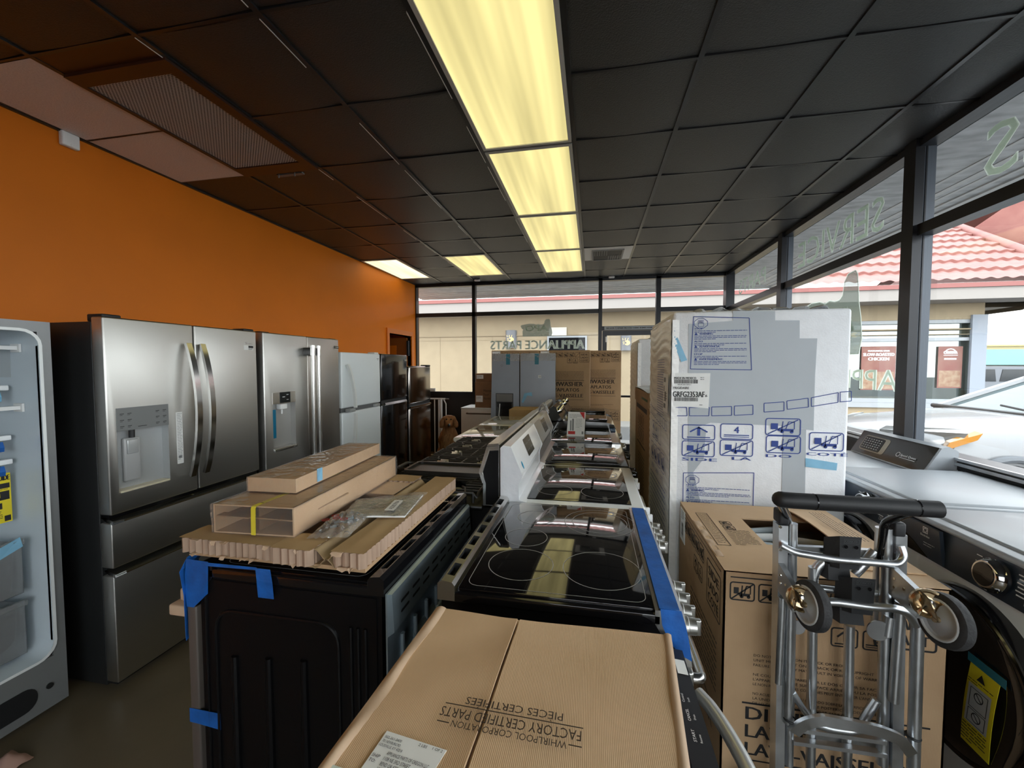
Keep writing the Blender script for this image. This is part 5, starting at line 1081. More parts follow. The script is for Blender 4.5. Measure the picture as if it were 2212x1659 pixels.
flap(A, sA, sB, Dq, .004); f1 = m.build('flap', kraft_x, W, world=True, ang=50); m = MB(); flap(Bq, sA+V(.006, 0, 0), sB+V(.006, 0, 0), Cq, .003); f2 = m.build('flap', kraft_x, W, world=True, ang=50)
m = MB()
def edge(u, v): p = A*(1-v)+Dq*v; return p+V(-.004+.022*u+.003*math.sin(13*v)*u, 0, .0025+.006*math.sin(PI*u)*(.6+.4*math.sin(17*v)))
m.shell(edge, 5, 30, .003); m.build('torn_edge', kraft_l, W, world=True, ang=60)
rt = Bq+(Cq-Bq)*.0; m = MB().shell(lambda u, v: Bq*(1-v)+Cq*v+V(-.014*u+.002, 0, .003+.003*math.sin(PI*u)), 4, 12, .003); m.build('right_edge_fold', kraft_l, W, world=True, ang=60)
# printing, read from the far side
O = onz(1257, 1592, ZT+.0078); Ux = (onz(968, 1538, ZT+.0078)-O); sc = Ux.length; Un = Ux.normalized(); Wn = V(0, 0, 1).cross(Un)
i = Ink(O, Un, Wn, .0012); i.o0 = O
def at(x, y): return i.px(x, y)
h = .0155
e0 = at(1254, 1612); i.text('WHIRLPOOL CORPORATION', at(1225, 1604)[0], at(1225, 1604)[1], .0125, at(978, 1556)[0]-at(1225, 1604)[0])
i.line(at(1257, 1616), at(1228, 1610), .0022); i.line(at(970, 1563), at(944, 1557), .0022)
i.text('FACTORY CERTIFIED PARTS', at(1256, 1581)[0], at(1256, 1581)[1], .019, at(955, 1530)[0]-at(1256, 1581)[0])
i.line(at(1260, 1575), at(963, 1519), .0022)
i.text('PIÈCES CERTIFIÉES', at(1217, 1543)[0], at(1217, 1543)[1], .0155, at(1010, 1506)[0]-at(1217, 1543)[0]); i.build('carton_print', ink_br, W)
lb = [onz(*p, ZT+.004) for p in ((836, 1580), (965, 1622), (905, 1720), (760, 1690))]
MB().hull(lb, [p+V(0, 0, .0012) for p in lb]).build('shipping_label', paper, W, world=True, ang=0)
U_ = (lb[1]-lb[0]); i = Ink(lb[0]+V(0, 0, .0014), U_, V(0, 0, 1).cross(U_), .0006); LW = U_.length
i.text('502-361-3400', .004, -.012, .0045, LW*.28).text('701 NEWBURG RD', .004, -.019, .0045, LW*.30).text('LOUISVILLE, KY 40218', .003, -.026, .0045, LW*.38)
i.text('2 LBS', LW*.58, -.008, .0045).text('1 OF 2', LW*.80, -.007, .0045)
i.text('SHIP', LW*.03, -.044, .005).text('TO:', LW*.03, -.052, .005)
for k, s in enumerate(('APPLIANCE PARTS OF OREGON LLC', '1108 NE 3RD STREET', 'BEND OR 97701', 'UNITED STATES')): i.text(s, LW*.22, -.036-k*.0085, .0058, LW*(.66, .42, .30, .30)[k])
i.line((0, -.072), (LW, -.074), .0009); i.text('OR 977 0-01', LW*.52, -.089, .010, LW*.45); i.build('label_lettering', ink, W)
gl_ = [onz(*p, ZT+.004) for p in ((703, 1648), (745, 1662), (725, 1720), (660, 1700))]; MB().hull(gl_, [p+V(0, 0, .0012) for p in gl_]).build('corner_label', mat('pale_green_label', (.66, .74, .68), .5), W, world=True, ang=0)
# ------------------------------------------------------------------ printed handling marks
def truck_icon(i, u, v, w, h, lw, solid=True, slash=True):
    i.frame(u, v, u+w, v+h, lw, min(w, h)*.16)
    i.rect(u+w*.16, v+h*.36, u+w*.36, v+h*.70); i.line((u+w*.46, v+h*.20), (u+w*.50, v+h*.82), lw*.9); i.rect(u+w*.36, v+h*.26, u+w*.80, v+h*.40)
    i.line((u+w*.58, v+h*.38), (u+w*.66, v+h*.80), lw*.8); i.line((u+w*.66, v+h*.80), (u+w*.82, v+h*.78), lw*.8); i.line((u+w*.82, v+h*.78), (u+w*.82, v+h*.38), lw*.8)
    i.disc(u+w*.48, v+h*.23, h*.09, 10).disc(u+w*.75, v+h*.23, h*.09, 10)
    if slash: i.line((u+w*.08, v+h*.08), (u+w*.92, v+h*.92), lw)
def num_icon(i, u, v, w, h, lw, s): i.frame(u, v, u+w, v+h, lw, min(w, h)*.16); i.text(s, u+w/2, v+h*.40, h*.42, None, 'c', bold=lw*.25); i.rect(u+w*.12, v+h*.14, u+w*.88, v+h*.18); i.rect(u+w*.12, v+h*.24, u+w*.88, v+h*.30)
def up_icon(i, u, v, w, h, lw): i.frame(u, v, u+w, v+h, lw, min(w, h)*.16); i.rect(u+w*.15, v+h*.14, u+w*.85, v+h*.20); i.rect(u+w*.46, v+h*.28, u+w*.55, v+h*.80); i.line((u+w*.24, v+h*.52), (u+w*.52, v+h*.84), h*.09); i.line((u+w*.77, v+h*.52), (u+w*.49, v+h*.84), h*.09)
def slc(i, u, v, w, h, lw, words=('SIDE', 'LADO', 'COTÉ')):  # noqa
    i.frame(u, v, u+w, v+h, lw, .012)
    for k, s in enumerate(words): i.text(s, u+w/2, v+h*(.68-.29*k), h*.19, w*.74, 'c', bold=lw*.3)
def dw_carton(label, x0, x1, y0, y1, z0, z1, group, topopen=False, front=True, left=True, s=1., m_=None, words=True):
    t = thing('dishwasher_carton', label, 'box', ((x0+x1)/2, (y0+y1)/2, z0), 0, group)
    w, h, d = x1-x0, z1-z0, y1-y0
    if not topopen: MB().rbox(x0, x1, y0, y1, z0, z1, .004).build('carton', m_ or kraft, t, world=True)
    else:
        m = MB(); m.box(x0, x1, y0, y0+.006, z0, z1).box(x0, x1, y1-.006, y1, z0, z1).box(x0, x0+.006, y0, y1, z0, z1).box(x1-.006, x1, y0, y1, z0, z1).box(x0, x1, y0, y1, z0, z0+.006); m.build('carton', m_ or kraft, t, world=True, ang=0)
    if front:
        i = Ink((x0, y0, z1), (1, 0, 0), (0, 0, 1), .0012); lw = .006*s; a = .078*s
        i.rect(.02, -.022*s, w-.02, -.018*s)
        for k in range(4): truck_icon(i, .018+k*(a*1.12), -.035*s-a*.82, a, a*.82, lw*.75)
        i.frame(.018+4*a*1.12, -.035*s-a*.82, .018+4*a*1.12+a, -.035*s, lw*.75, .012); i.line((.02+4*a*1.12, -.033*s-a*.8), (.018+4*a*1.12+a, -.037*s), lw*.8)
        up_icon(i, w*.50, -.155*s-a*.82, a, a*.82, lw*.75); num_icon(i, w*.50+a*1.15, -.155*s-a*.82, a, a*.82, lw*.75, '8')
        slc(i, w-.20*s, -.205*s, .17*s, .17*s, lw, ('FRONT', 'DELANTE', 'AVANT'))
        if words:
            q = -.285*s-.0
            for k, s_ in enumerate(('DO NOT LAY UNIT ON ITS BACK OR FRONT', 'UNIT MUST BE KEPT ON ITS BACK OR KEPT UPRIGHT', 'FAILURE TO COMPLY MAY RESULT IN VOIDING OF WARRANTY', '', 'NE COUCHER L\'APPAREIL SUR LE DOS OU SUR SA FACE', 'L\'APPAREIL COUCHÉ SUR SA FACE ARRIÈRE OU LA POSITION', 'LE NON-RESPECT DE CES CONSIGNES PEUT ENTRAÎNER L\'ANNULATION', '', 'NO ACUESTE LA UNIDAD SU COSTADO SOBRE LA SUPERFICIE DELANTERA', 'LA UNIDAD DEBE SOBRE PARTE POSTERIOR O DELANTERA', 'DE LO CONTRARIO PODRÍA QUEDAR ANULADA')):
                if s_: i.text(s_, w*.15, q-k*.0165*s, .0088*s, min(w*.62, len(s_)*.0078*s))
            i.rect(w*.10, -.452*s, w*.94, -.446*s)
            for k, (s_, ww) in enumerate((('DISHWASHER', .74), ('LAVAPLATOS', .62), ('LAVE-VAISSELLE', .72))): i.text(s_, w*.12, -(.505+.062*k)*s, .044*s, w*ww, bold=.0016)
            i.rect(w*.10, -.650*s, w*.94, -.645*s)
        i.build('front_print', ink, t)
    if left:
        i = Ink((x0, y1, z1), (0, -1, 0), (0, 0, 1), .0012); lw = .005; a = .066
        i.rect(.04, -.022, d-.03, -.019)
        for k in range(5): truck_icon(i, .10+k*(a*1.1), -.035-a, a, a, lw*.8)
        up_icon(i, .30, -.125-a, a, a, lw*.8); num_icon(i, .30+a*1.1, -.125-a, a, a, lw*.8, '6'); slc(i, d-.20, -.215, .17, .17, lw)
        i.lines(.25, -.30, d-.06, 10, .022, .009, 6); i.rect(.06, -.56, d-.06, -.554); i.text('DISHWASHER', .10, -.64, .05, d*.72, bold=.001); i.build('side_print', ink, t)
    return t
# ------------------------------------------------------------------ carton under the hand truck
x0, x1, y0, y1, zt = .441, 1.085, 1.462, 2.165, .862
Q = dw_carton('opened dishwasher carton with a torn hole in its top, behind the aluminium hand truck', x0, x1, y0, y1, 0.0, zt, 'dishwasher cartons', topopen=True)
h0, h1, v0, v1 = x0+.22, x0+.50, y0+.24, y0+.52
m = MB().box(x0, h0, y0, y1, zt-.004, zt+.002).box(h1, x1, y0, y1, zt-.004, zt+.002).box(h0, h1, y0, v0, zt-.004, zt+.002).box(h0, h1, v1, y1, zt-.004, zt+.002); m.build('top_flaps', kraft_x, Q, world=True, ang=0)
MB().shell(lambda u, v: (h1-.05+(x1-.01-h1+.05)*u, y0+.08+(y1-.05-y0-.08)*v, zt+.006+.028*(1-u)*math.sin(PI*v)**.5), 8, 10, .004).build('lifted_flap', kraft_x, Q, world=True)
MB().shell(lambda u, v: (x0+.003+.026*u, y0+.10+.35*v, zt+.003+.004*math.sin(23*v)*math.sin(PI*u)), 4, 24, .0015).build('torn_paper', kraft_l, Q, world=True)
i = Ink((x0, y0, zt+.002), (1, 0, 0), (0, 1, 0), .001)
i.frame(.035, .20, .085, .55, .003); i.lines(.042, .53, .08, 20, .016, .005, 3); i.lines(.105, .36, .20, 12, .013, .005, 4); i.build('top_print', ink_br, Q)
i = Ink((x0+.10, y0+.46, zt+.002), (0, -1, 0), (1, 0, 0), .001); truck_icon(i, .0, .01, .045, .045, .003); truck_icon(i, .05, .01, .045, .045, .003); i.lines(.0, .075, .12, 6, .011, .004, 8) if False else None; i.build('top_icons', ink_br, Q)
i = Ink((x1-.005, y0+.20, zt+.036), (0, 1, 0), (-1, 0, 0), .001); i.lines(.05, .13, .35, 6, .012, .005, 12); i.build('flap_print', ink_br, Q)
sticker((x0, y1-.02, zt-.17), (0, -1, 0), (0, 0, 1), .10, .155, paper, Q, 'barcode_label', th=.002); i = Ink((x0-.002, y1-.02, zt-.17), (0, -1, 0), (0, 0, 1)); i.mb.fixn = False
R = random.Random(2); z = .02
while z < .09: hh = R.choice((.001, .002, .003)); i.rect(.03, z, .07, z+hh); z += hh+R.choice((.0015, .0025))
i.lines(.02, .145, .085, 5, .009, .005, 2); i.build('barcode', ink, Q)
DWi = thing('boxed_dishwasher', 'white dishwasher parts and grey hose glimpsed through the torn carton top', 'dishwasher', ((x0+x1)/2, (y0+y1)/2, .02))
MB().box(x0+.03, x1-.03, y0+.06, y1-.05, .02, zt-.09).build('body', mat('grey_tub', (.35, .38, .40), .5), DWi, world=True, ang=0)
MB().tube([(x0+.12, y0+.40, zt-.045), (x0+.3, y0+.41, zt-.035), (x1-.12, y0+.40, zt-.05)], .016, 12).build('hose', white_p, DWi, world=True)
m = MB().lathe([(.10, 0), (.10, .03), (.07, .05), (0, .05)], (x0+.27, y0+.30, zt-.09), (0, 0, 1), 24); m.tube([(x0+.25, y0+.50, zt-.05), (x0+.45, y0+.56, zt-.045)], .014, 10); m.build('sump', mat('pale_blue_grey', (.45, .52, .56), .5), DWi, world=True)
# ------------------------------------------------------------------ convertible hand truck leaning in front of it
YT = 1.385
HT = thing('hand_truck', 'folded aluminium hand truck with black grip and two casters, in front of the carton', 'hand truck', (.72, YT, 0))
tp = lambda x, y, Y=YT: ony(x, y, Y)
def rail(px0, py0, px1, Y, w_, d_, nm, m_=alu):
    a = tp(px0, py0, Y); b = tp(px1, 1650, Y); k = (b.x-a.x)/(b.z-a.z); zb = .04; return MB().hull([(b.x+k*(zb-b.z)-w_/2, Y-d_/2, zb), (b.x+k*(zb-b.z)+w_/2, Y-d_/2, zb), (b.x+k*(zb-b.z)+w_/2, Y+d_/2, zb), (b.x+k*(zb-b.z)-w_/2, Y+d_/2, zb)], [(a.x-w_/2, Y-d_/2, a.z), (a.x+w_/2, Y-d_/2, a.z), (a.x+w_/2, Y+d_/2, a.z), (a.x-w_/2, Y+d_/2, a.z)]).build(nm, m_, HT, world=True, ang=0)
def post(px0, py0, px1, py1, Y, r, nm='upright_tube', m_=None, par=None):
    a = tp(px0, py0, Y); b = tp(px1, py1, Y); 
    return MB().cyl(b, a, r, n=18).build(nm, m_ or alu, par or HT, world=True)
RL = rail(1686, 1130, 1678, YT, .026, .042, 'side_rail'); RR = rail(1937, 1150, 1928, YT, .028, .042, 'side_rail')
for px, py, s in ((1688, 1105, 0), (1934, 1130, 1)):
    a = tp(px, py); MB().rbox(a.x-.015, a.x+.015, YT-.023, YT+.023, a.z-.034, a.z+.008, .006).build('rail_cap', black_m, RL if not s else RR, world=True)
bolts = MB()
for px, py in ((1678, 1132), (1678, 1180)): a = tp(px, py); bolts.cyl((a.x, YT-.022, a.z), (a.x, YT-.027, a.z), .004, n=10)
bolts.build('rivets', chrome, RL, world=True)
i = Ink((tp(1682, 1300).x, YT-.0215, tp(1682, 1300).z), (0, 0, 1), (-1, 0, 0), .001); i.text('COSCO', .0, -.006, .012, .085, bold=.0006); i.build('maker_lettering', ink, RL)
post(1712, 1130, 1703, 1650, YT-.004, .0135); post(1916, 1140, 1905, 1650, YT-.004, .015); post(1905, 1140, 1895, 1360, YT+.02, .016)
post(1757, 1225, 1750, 1700, YT+.012, .0135); post(1835, 1350, 1828, 1700, YT+.012, .0135)
post(1690, 1290, 1681, 1475, YT-.03, .011); post(1707, 1290, 1701, 1560, YT-.026, .013)
post(1945, 1300, 1930, 1515, YT-.03, .013); post(1983, 1320, 1972, 1680, YT-.03, .0155); post(1921, 1330, 1915, 1372, YT-.018, .014)
for px, py in ((1707, 1553), (1972, 1590)): a = tp(px, py, YT-.03); MB().torus(a, (0, 0, 1), .0165, .003, 20, 6).build('rubber_ring', black_m, HT, world=True)
# handle: black padded loop
a = tp(1702, 1140, YT); b = tp(1905, 1150, YT); gz = 1.118; gy_ = 1.235
gl0 = ony(1690, 1080, gy_); gr0 = ony(2022, 1100, gy_); gz = (gl0.z+gr0.z)/2
pth = fillet([(a.x, YT, a.z-.08), (a.x, YT, a.z+.03), (gl0.x-.0, gy_+.03, gl0.z-.004), (gl0.x-.008, gy_, gl0.z), (gr0.x+.012, gy_, gr0.z), (gr0.x, gy_+.035, gr0.z-.006), (b.x, YT-.01, b.z+.035), (b.x, YT, b.z-.08)], .022, 6)
HN = MB().tube(pth, .0115, 12).build('handle', black_e, HT, world=True)
MB().tube(fillet([(gl0.x+.004, gy_+.014, gl0.z-.002), (gl0.x-.004, gy_+.004, gl0.z), (gl0.x+.02, gy_, gl0.z), (gr0.x-.02, gy_, gr0.z), (gr0.x+.008, gy_, gr0.z)], .012, 5), .0215, 16).build('grip', rubber if False else black_m, HN, world=True)
mid = gl0*.78+gr0*.22; MB().cyl(mid-V(.0015, 0, 0), mid+V(.0015, 0, 0), .0222, n=16).build('grip_seam', black_e, HN, world=True)
mid = gl0*.12+gr0*.88; MB().cyl(mid-V(.0015, 0, 0), mid+V(.0015, 0, 0), .0222, n=16).build('grip_seam', black_e, HN, world=True)
# curved cross bars
def cross(pts, Y, r, bulge, nm='cross_bar', flat=None):
    P = []
    for k, (x, y) in enumerate(pts): p = tp(x, y, Y); P.append(p+V(0, -bulge*math.sin(PI*k/(len(pts)-1)), 0))
    P = fillet(P, .02, 5); m = MB()
    if flat: m.sweep(P, (0, 1, 0), [(-flat[0], -flat[1]), (flat[0], -flat[1]), (flat[0], flat[1]), (-flat[0], flat[1])])
    else: m.tube(P, r, 14)
    return m.build(nm, alu, HT, world=True)
cross([(1688, 1178), (1712, 1190), (1800, 1203), (1860, 1207), (1930, 1214), (1948, 1200), (1945, 1180)], YT-.03, .0105, .02)
cross([(1700, 1290), (1745, 1300), (1790, 1292), (1870, 1302), (1920, 1306), (1955, 1318), (1978, 1350)], YT-.04, .0115, .02)
cross([(1715, 1186), (1800, 1190), (1880, 1195)], YT+.03, .01, .0, 'rear_bar', (.008, .012)); cross([(1762, 1270), (1830, 1278), (1940, 1283)], YT+.012, .011, .0, 'rear_bar')
cross([(1757, 1245), (1765, 1225), (1790, 1205)], YT+.012, .014, .0, 'brace_tube'); cross([(1890, 1190), (1860, 1225), (1845, 1240)], YT+.012, .014, 0, 'brace_tube')
cross([(1712, 1495), (1730, 1525), (1745, 1545)], YT-.01, .010, 0, 'brace_tube'); cross([(1893, 1512), (1875, 1540), (1865, 1558)], YT-.01, .012, 0, 'brace_tube')
cross([(1714, 1582), (1732, 1557), (1770, 1543), (1830, 1553), (1890, 1567), (1940, 1590), (1968, 1628)], YT-.045, .013, .02, 'stair_loop', (.006, .0155))
cross([(1760, 1563), (1790, 1573), (1840, 1580), (1868, 1572)], YT-.02, .011, .0, 'lower_bar')
for y in (1578, 1606): cross([(1712, y-6), (1790, y+4), (1912, y+22)], YT-.012, .01, 0, 'flat_slat', (.010, .006))
a = tp(1765, 1580); b = tp(1905, 1640); MB().hull([(a.x, YT+.028, b.z-.02), (b.x, YT+.028, b.z-.02), (b.x, YT+.032, b.z-.02), (a.x, YT+.032, b.z-.02)], [(a.x, YT+.028, a.z), (b.x, YT+.028, a.z-.02), (b.x, YT+.032, a.z-.02), (a.x, YT+.032, a.z)]).build('back_plate', alu, HT, world=True, ang=0)
a = tp(1895, 1360, YT-.02); MB().cyl((a.x, YT-.022, a.z), (a.x, YT-.026, a.z), .030, n=24).build('pivot_disc', alu, HT, world=True)
a = tp(1722, 1355, YT+.0); MB().cyl((a.x, YT+.002, a.z), (a.x, YT-.002, a.z), .022, n=24).build('pivot_disc', alu, HT, world=True)
for (px0, px1, py0, py1), yy in (((1810, 1860, 1160, 1228), YT-.05), ((1836, 1890, 1250, 1325), YT-.06)):
    p0 = ony(px0, py1, yy); p1 = ony(px1, py0, yy)
    L_ = MB().hull([(p0.x+.004, yy, p0.z), (p1.x-.002, yy, p0.z), (p1.x-.004, yy+.065, p0.z-.018), (p0.x-.008, yy+.065, p0.z-.022)], [(p0.x, yy-.004, p1.z), (p1.x, yy-.004, p1.z), (p1.x-.006, yy+.05, p1.z-.026), (p0.x-.014, yy+.05, p1.z-.026)]).build('latch_block', black_m, HT, world=True, ang=0)
    MB().hull([(p0.x-.008, yy+.03, p0.z-.05), (p1.x-.004, yy+.03, p0.z-.05), (p1.x-.008, yy+.07, p0.z-.055), (p0.x-.014, yy+.07, p0.z-.055)], [(p0.x-.008, yy+.035, p0.z-.004), (p1.x-.008, yy+.035, p0.z-.004), (p1.x-.008, yy+.07, p0.z), (p0.x-.014, yy+.07, p0.z)]).build('latch_hook', black_m, L_, world=True, ang=0)
    i = Ink((p0.x, yy-.004, p1.z), (1, 0, 0), (0, .04, 1), .0015); w_ = p1.x-p0.x; i.frame(w_*.18, -.020, w_*.88, -.007, .0012); i.text('COSCO', w_/2, -.0165, .0065, w_*.55, 'c', bold=.0004); i.build('maker_lettering', mat('raised_black_lettering', (.04, .042, .045), .4), L_)
    i = Ink((p0.x, yy-.004, p1.z), (1, 0, 0), (0, .04, 1), .0015); i.disc(w_*.28, -.030, .005, 14).disc(w_*.75, -.030, .005, 14); i.build('screw_holes', black_e, L_)
# caster brackets and casters
for (bx, by, ex, ey, wx_, wy_, dx), Yc in (((1684, 1215, 1716, 1290, 1752, 1308, 1), 1.27), ((1926, 1222, 1985, 1300, 2040, 1340, 1), 1.22)):
    a = tp(bx, by, YT-.02); e = ony(ex, ey, Yc+.03); hz = .036
    BR = MB().hull([(a.x-.004, YT-.02, a.z-.085), (e.x-.004, Yc+.03, e.z-.045), (e.x+.010, Yc+.03, e.z-.045), (a.x+.012, YT-.02, a.z-.085)], [(a.x-.004, YT-.02, a.z), (e.x-.004, Yc+.03, e.z+.028), (e.x+.010, Yc+.03, e.z+.028), (a.x+.012, YT-.02, a.z)]).build('caster_bracket', alu, HT, world=True, ang=0)
    rv = MB()
    for u, v in ((.2, .3), (.2, -.2), (.55, .2), (.8, -.3)): p = Vector((a.x, YT-.02, a.z-.04))*(1-u)+Vector((e.x, Yc+.03, e.z-.01))*u; rv.cyl((p.x-.006, p.y, p.z+v*.05), (p.x-.003, p.y, p.z+v*.05), .004, n=8)
    rv.build('rivets', chrome, BR, world=True)
    wc = ony(wx_, wy_, Yc); ax = Vector((-.98, -.16, .10)).normalized(); r = .066
    sw = Vector((e.x+.012, Yc+.02, e.z+.005)); ndir = Vector((-.30, -.94, .12)).normalized()
    FK = MB().lathe([(0, -.004), (.030, -.004), (.037, .0), (.037, .010), (.032, .012), (.026, .004), (.012, .002), (0, .002)], sw, ndir, 26).build('swivel_plate', brass, HT, world=True)
    MB().lathe([(.014, .0), (.014, .010), (.008, .013), (0, .013)], sw, ndir, 8).build('swivel_bolt', chrome, FK, world=True)
    m = MB()
    for s in (-1, 1):
        off = ax*(s*.022); p0 = sw+ndir*.004+off*1.2; up = Vector((0, 0, 1)); pa = [p0+up*.022, p0-up*.022, wc+off+up*.012-V(.0, 0, .016), wc+off-V(0, 0, .016)]
        def yoke(u, v, off=off):
            a_, b_, c_ = sw+ndir*.010+off*.8, sw+ndir*.028+off*1.2+(wc-sw)*.30+V(0, 0, .012), wc+off
            p = a_*(1-u)**2+b_*2*u*(1-u)+c_*u*u; tg = (b_-a_)*(1-u)+(c_-b_)*u; cr_ = ax.cross(tg).normalized()
            return p+cr_*((.032-.022*u)*(2*v-1))+ax*(.006*(2*v-1)**2*(1-u))
        m.shell(yoke, 12, 6, .003)
    m.build('fork', brass, FK, world=True, ang=30)
    WH = MB().lathe([(r*.72, -.016), (r*.90, -.016), (r, -.011), (r*1.02, 0), (r, .011), (r*.90, .016), (r*.72, .016), (r*.72, -.016)], wc, ax, 36).build('tyre', rubber, FK, world=True, ang=40)
    MB().lathe([(.012, -.016), (r*.30, -.012), (r*.62, -.008), (r*.72, -.0155), (r*.76, -.0155), (r*.76, .0155), (r*.72, .0155), (r*.62, .008), (r*.30, .012), (.012, .016)], wc, ax, 32).build('wheel', mat('grey_wheel', (.42, .43, .44), .4), FK, world=True, ang=40)
    MB().torus(wc+ax*.0150, ax, r*.735, .0035, 32, 8).build('rim_ring', mat('pale_rim', (.55, .56, .56), .4), WH, world=True); MB().torus(wc-ax*.0150, ax, r*.735, .0035, 32, 8).build('rim_ring', MATS['pale_rim'], WH, world=True)
    MB().lathe([(0, -.026), (.008, -.026), (.008, .026), (0, .026)], wc, ax, 10).build('axle_bolt', brass, FK, world=True)
MB().box(.55, .90, YT-.20, YT+.01, .012, .02).box(.55, .90, YT, YT+.012, .012, .16).build('toe_plate', alu, HT, world=True, ang=0)
for x in (.535, .915): MB().lathe([(.03, -.022), (.118, -.024), (.125, 0), (.118, .024), (.03, .022)], (x, YT+.02 if False else YT-.06, .126), (1, 0, 0), 30).build('rear_wheel', rubber, HT, world=True)
# ------------------------------------------------------------------ foam packed refrigerators on the right
def packed_fridge(label, x0, x1, y0, y1, h):
    t = thing('packed_refrigerator', label, 'packed refrigerator', ((x0+x1)/2, (y0+y1)/2, 0), 0, 'film wrapped refrigerators')
    MB().rbox(x0, x1, y0, y1, .0, h, .016).build('foam_packing', foam, t, world=True)
    R = random.Random(int(x0*1000)); ph = [R.uniform(0, 6) for _ in range(5)]
    def left(u, v):
        y = y1-(y1-y0-.01)*u; z = .02+(h-.05)*v; a = .5+.5*max(0, min(1, (v-.45)*3)); q = z*62+3.2*math.sin(u*5+ph[0])+6*u+2*math.sin(z*9+ph[1])
        return (x0-.004-.0045*a*abs(math.sin(q))-.004*math.sin(PI*u), y, z)
    MB().grid(left, 26, 150).build('wrinkled_film', wrapw, t, world=True, ang=70)
    def crn(u, v):
        z = .02+(h-.06)*v; return (x0-.004+.034*u, y0-.003-.004*abs(math.sin(z*70+4*u+2*math.sin(z*11)))*(1-u), z)
    MB().grid(crn, 6, 160).build('corner_film', wrapw, t, world=True, ang=70)
    m = MB()
    for k in range(7):
        cx_ = x0+.1+(x1-x0-.25)*k/6; m.shell(lambda u, v: (cx_+.10*u, y0+.06+.10*v+.02*math.sin(9*u+k), h+.003+.022*math.sin(PI*u)*abs(math.sin(3*v+k*1.7))), 8, 6, .0015)
    m.build('gathered_film', film_g, t, world=True, ang=20)
    return t
FX0, FX1, FY, FH = .404, 1.207, 2.225, 1.822
FR = packed_fridge('tall white foam packed refrigerator with blue handling symbols, behind the torn carton', FX0, FX1, FY, 2.99, FH)
pf = Ink((0, FY, 0), (1, 0, 0), (0, 0, 1), .003)
def fpoly(pts, nm='film_panel', m_=None, lift=.002):
    i = Ink((0, FY, 0), (1, 0, 0), (0, 0, 1), lift); i.poly([i.px(*p) for p in pts]); return i.build(nm, m_ or foam_g, FR)
fpoly([(1487, 700), (1583, 693), (1583, 672), (1674, 672), (1674, 692), (1727, 692), (1727, 731), (1765, 731), (1760, 815), (1757, 930), (1690, 920), (1535, 913), (1487, 930)])
fpoly([(1487, 930), (1525, 928), (1520, 990), (1497, 1020), (1512, 1080), (1510, 1200), (1485, 1200)])
fpoly([(1692, 920), (1741, 928), (1736, 1200), (1684, 1200)])
fpoly([(1453, 705), (1466, 735), (1484, 778), (1471, 782), (1462, 760), (1453, 735)], 'tape', paleblue, .004)
fpoly([(1739, 989), (1808, 1000), (1806, 1016), (1739, 1008)], 'tape', paleblue, .004)
fpoly([(1458, 806), (1534, 806), (1530, 882), (1454, 876)], 'model_label', paper, .005)
i = Ink((0, FY, 0), (1, 0, 0), (0, 0, 1), .007)
def pxt(s, x0, y0, x1, hpx, bold=0.):
    a = i.px(x0, y0); b = i.px(x1, y0); c = i.px(x0, y0-hpx); i.text(s, a[0], a[1], c[1]-a[1], b[0]-a[0], bold=bold)
pxt('MADE IN MEXICO', 1456, 819, 1503, 5, .0004); pxt('FRIGIDAIRE', 1454, 840, 1488, 5, .0003); pxt('GRFG2353AF', 1453, 857, 1521, 12, .001); pxt('6', 1523, 857, 1527, 5, .0004); pxt('4A41813051', 1463, 832, 1492, 3)
for y0_, y1_ in ((828, 820), (866, 858.5)): a = i.px(1456, y0_); b = i.px(1507, y1_); i.barcode(a[0], a[1], b[0], b[1], int(y0_))
for q in ((1512, 816), (1512, 820), (1510, 875)): a = i.px(*q); i.lines(a[0], a[1], a[0]+.03, 1, .01, .004, q[0])
i.build('label_print', ink, FR)
i = Ink((0, FY, 0), (1, 0, 0), (0, 0, 1), .0035); lw = .0045
def bx(x0, y0, x1, y1): a = i.px(x0, y1); b = i.px(x1, y0); return a[0], a[1], b[0]-a[0], b[1]-a[1]
u, v, w, h = bx(1473, 918, 1545, 949); up_icon(i, u, v, w, h, lw); u, v, w, h = bx(1555, 916, 1627, 948); num_icon(i, u, v, w, h, lw, '4')
for b in ((1472, 953, 1544, 985), (1554, 951, 1627, 984), (1653, 942, 1730, 978), (1746, 935, 1823, 973), (1652, 904, 1730, 940)): truck_icon(i, *bx(*b), lw)
for s, x0, y0, x1, hh in (('SIDE', 1473, 994, 1548, 6.5), ('LA', 1581, 993, 1622, 6.5), ('DO', 1654, 987, 1709, 6.5), ('COTÉ', 1741, 983, 1830, 6.5)): pxt(s, x0, y0, x1, hh, .0012)
for q in (((1453, 880), (1483, 880), (1484, 898), (1453, 898)), ((1489, 880), (1532, 880), (1531, 898), (1489, 898)), ((1537, 879), (1580, 878), (1580, 897), (1537, 898)), ((1586, 877), (1626, 875), (1626, 895), (1586, 897)), ((1650, 871), (1693, 868), (1693, 887), (1650, 890)), ((1699, 866), (1745, 860), (1746, 879), (1700, 884)), ((1752, 859), (1810, 848), (1809, 869), (1752, 878)), ((1814, 847), (1838, 845), (1838, 866), (1814, 868))): i.path([i.px(*p) for p in q], .0035, True)
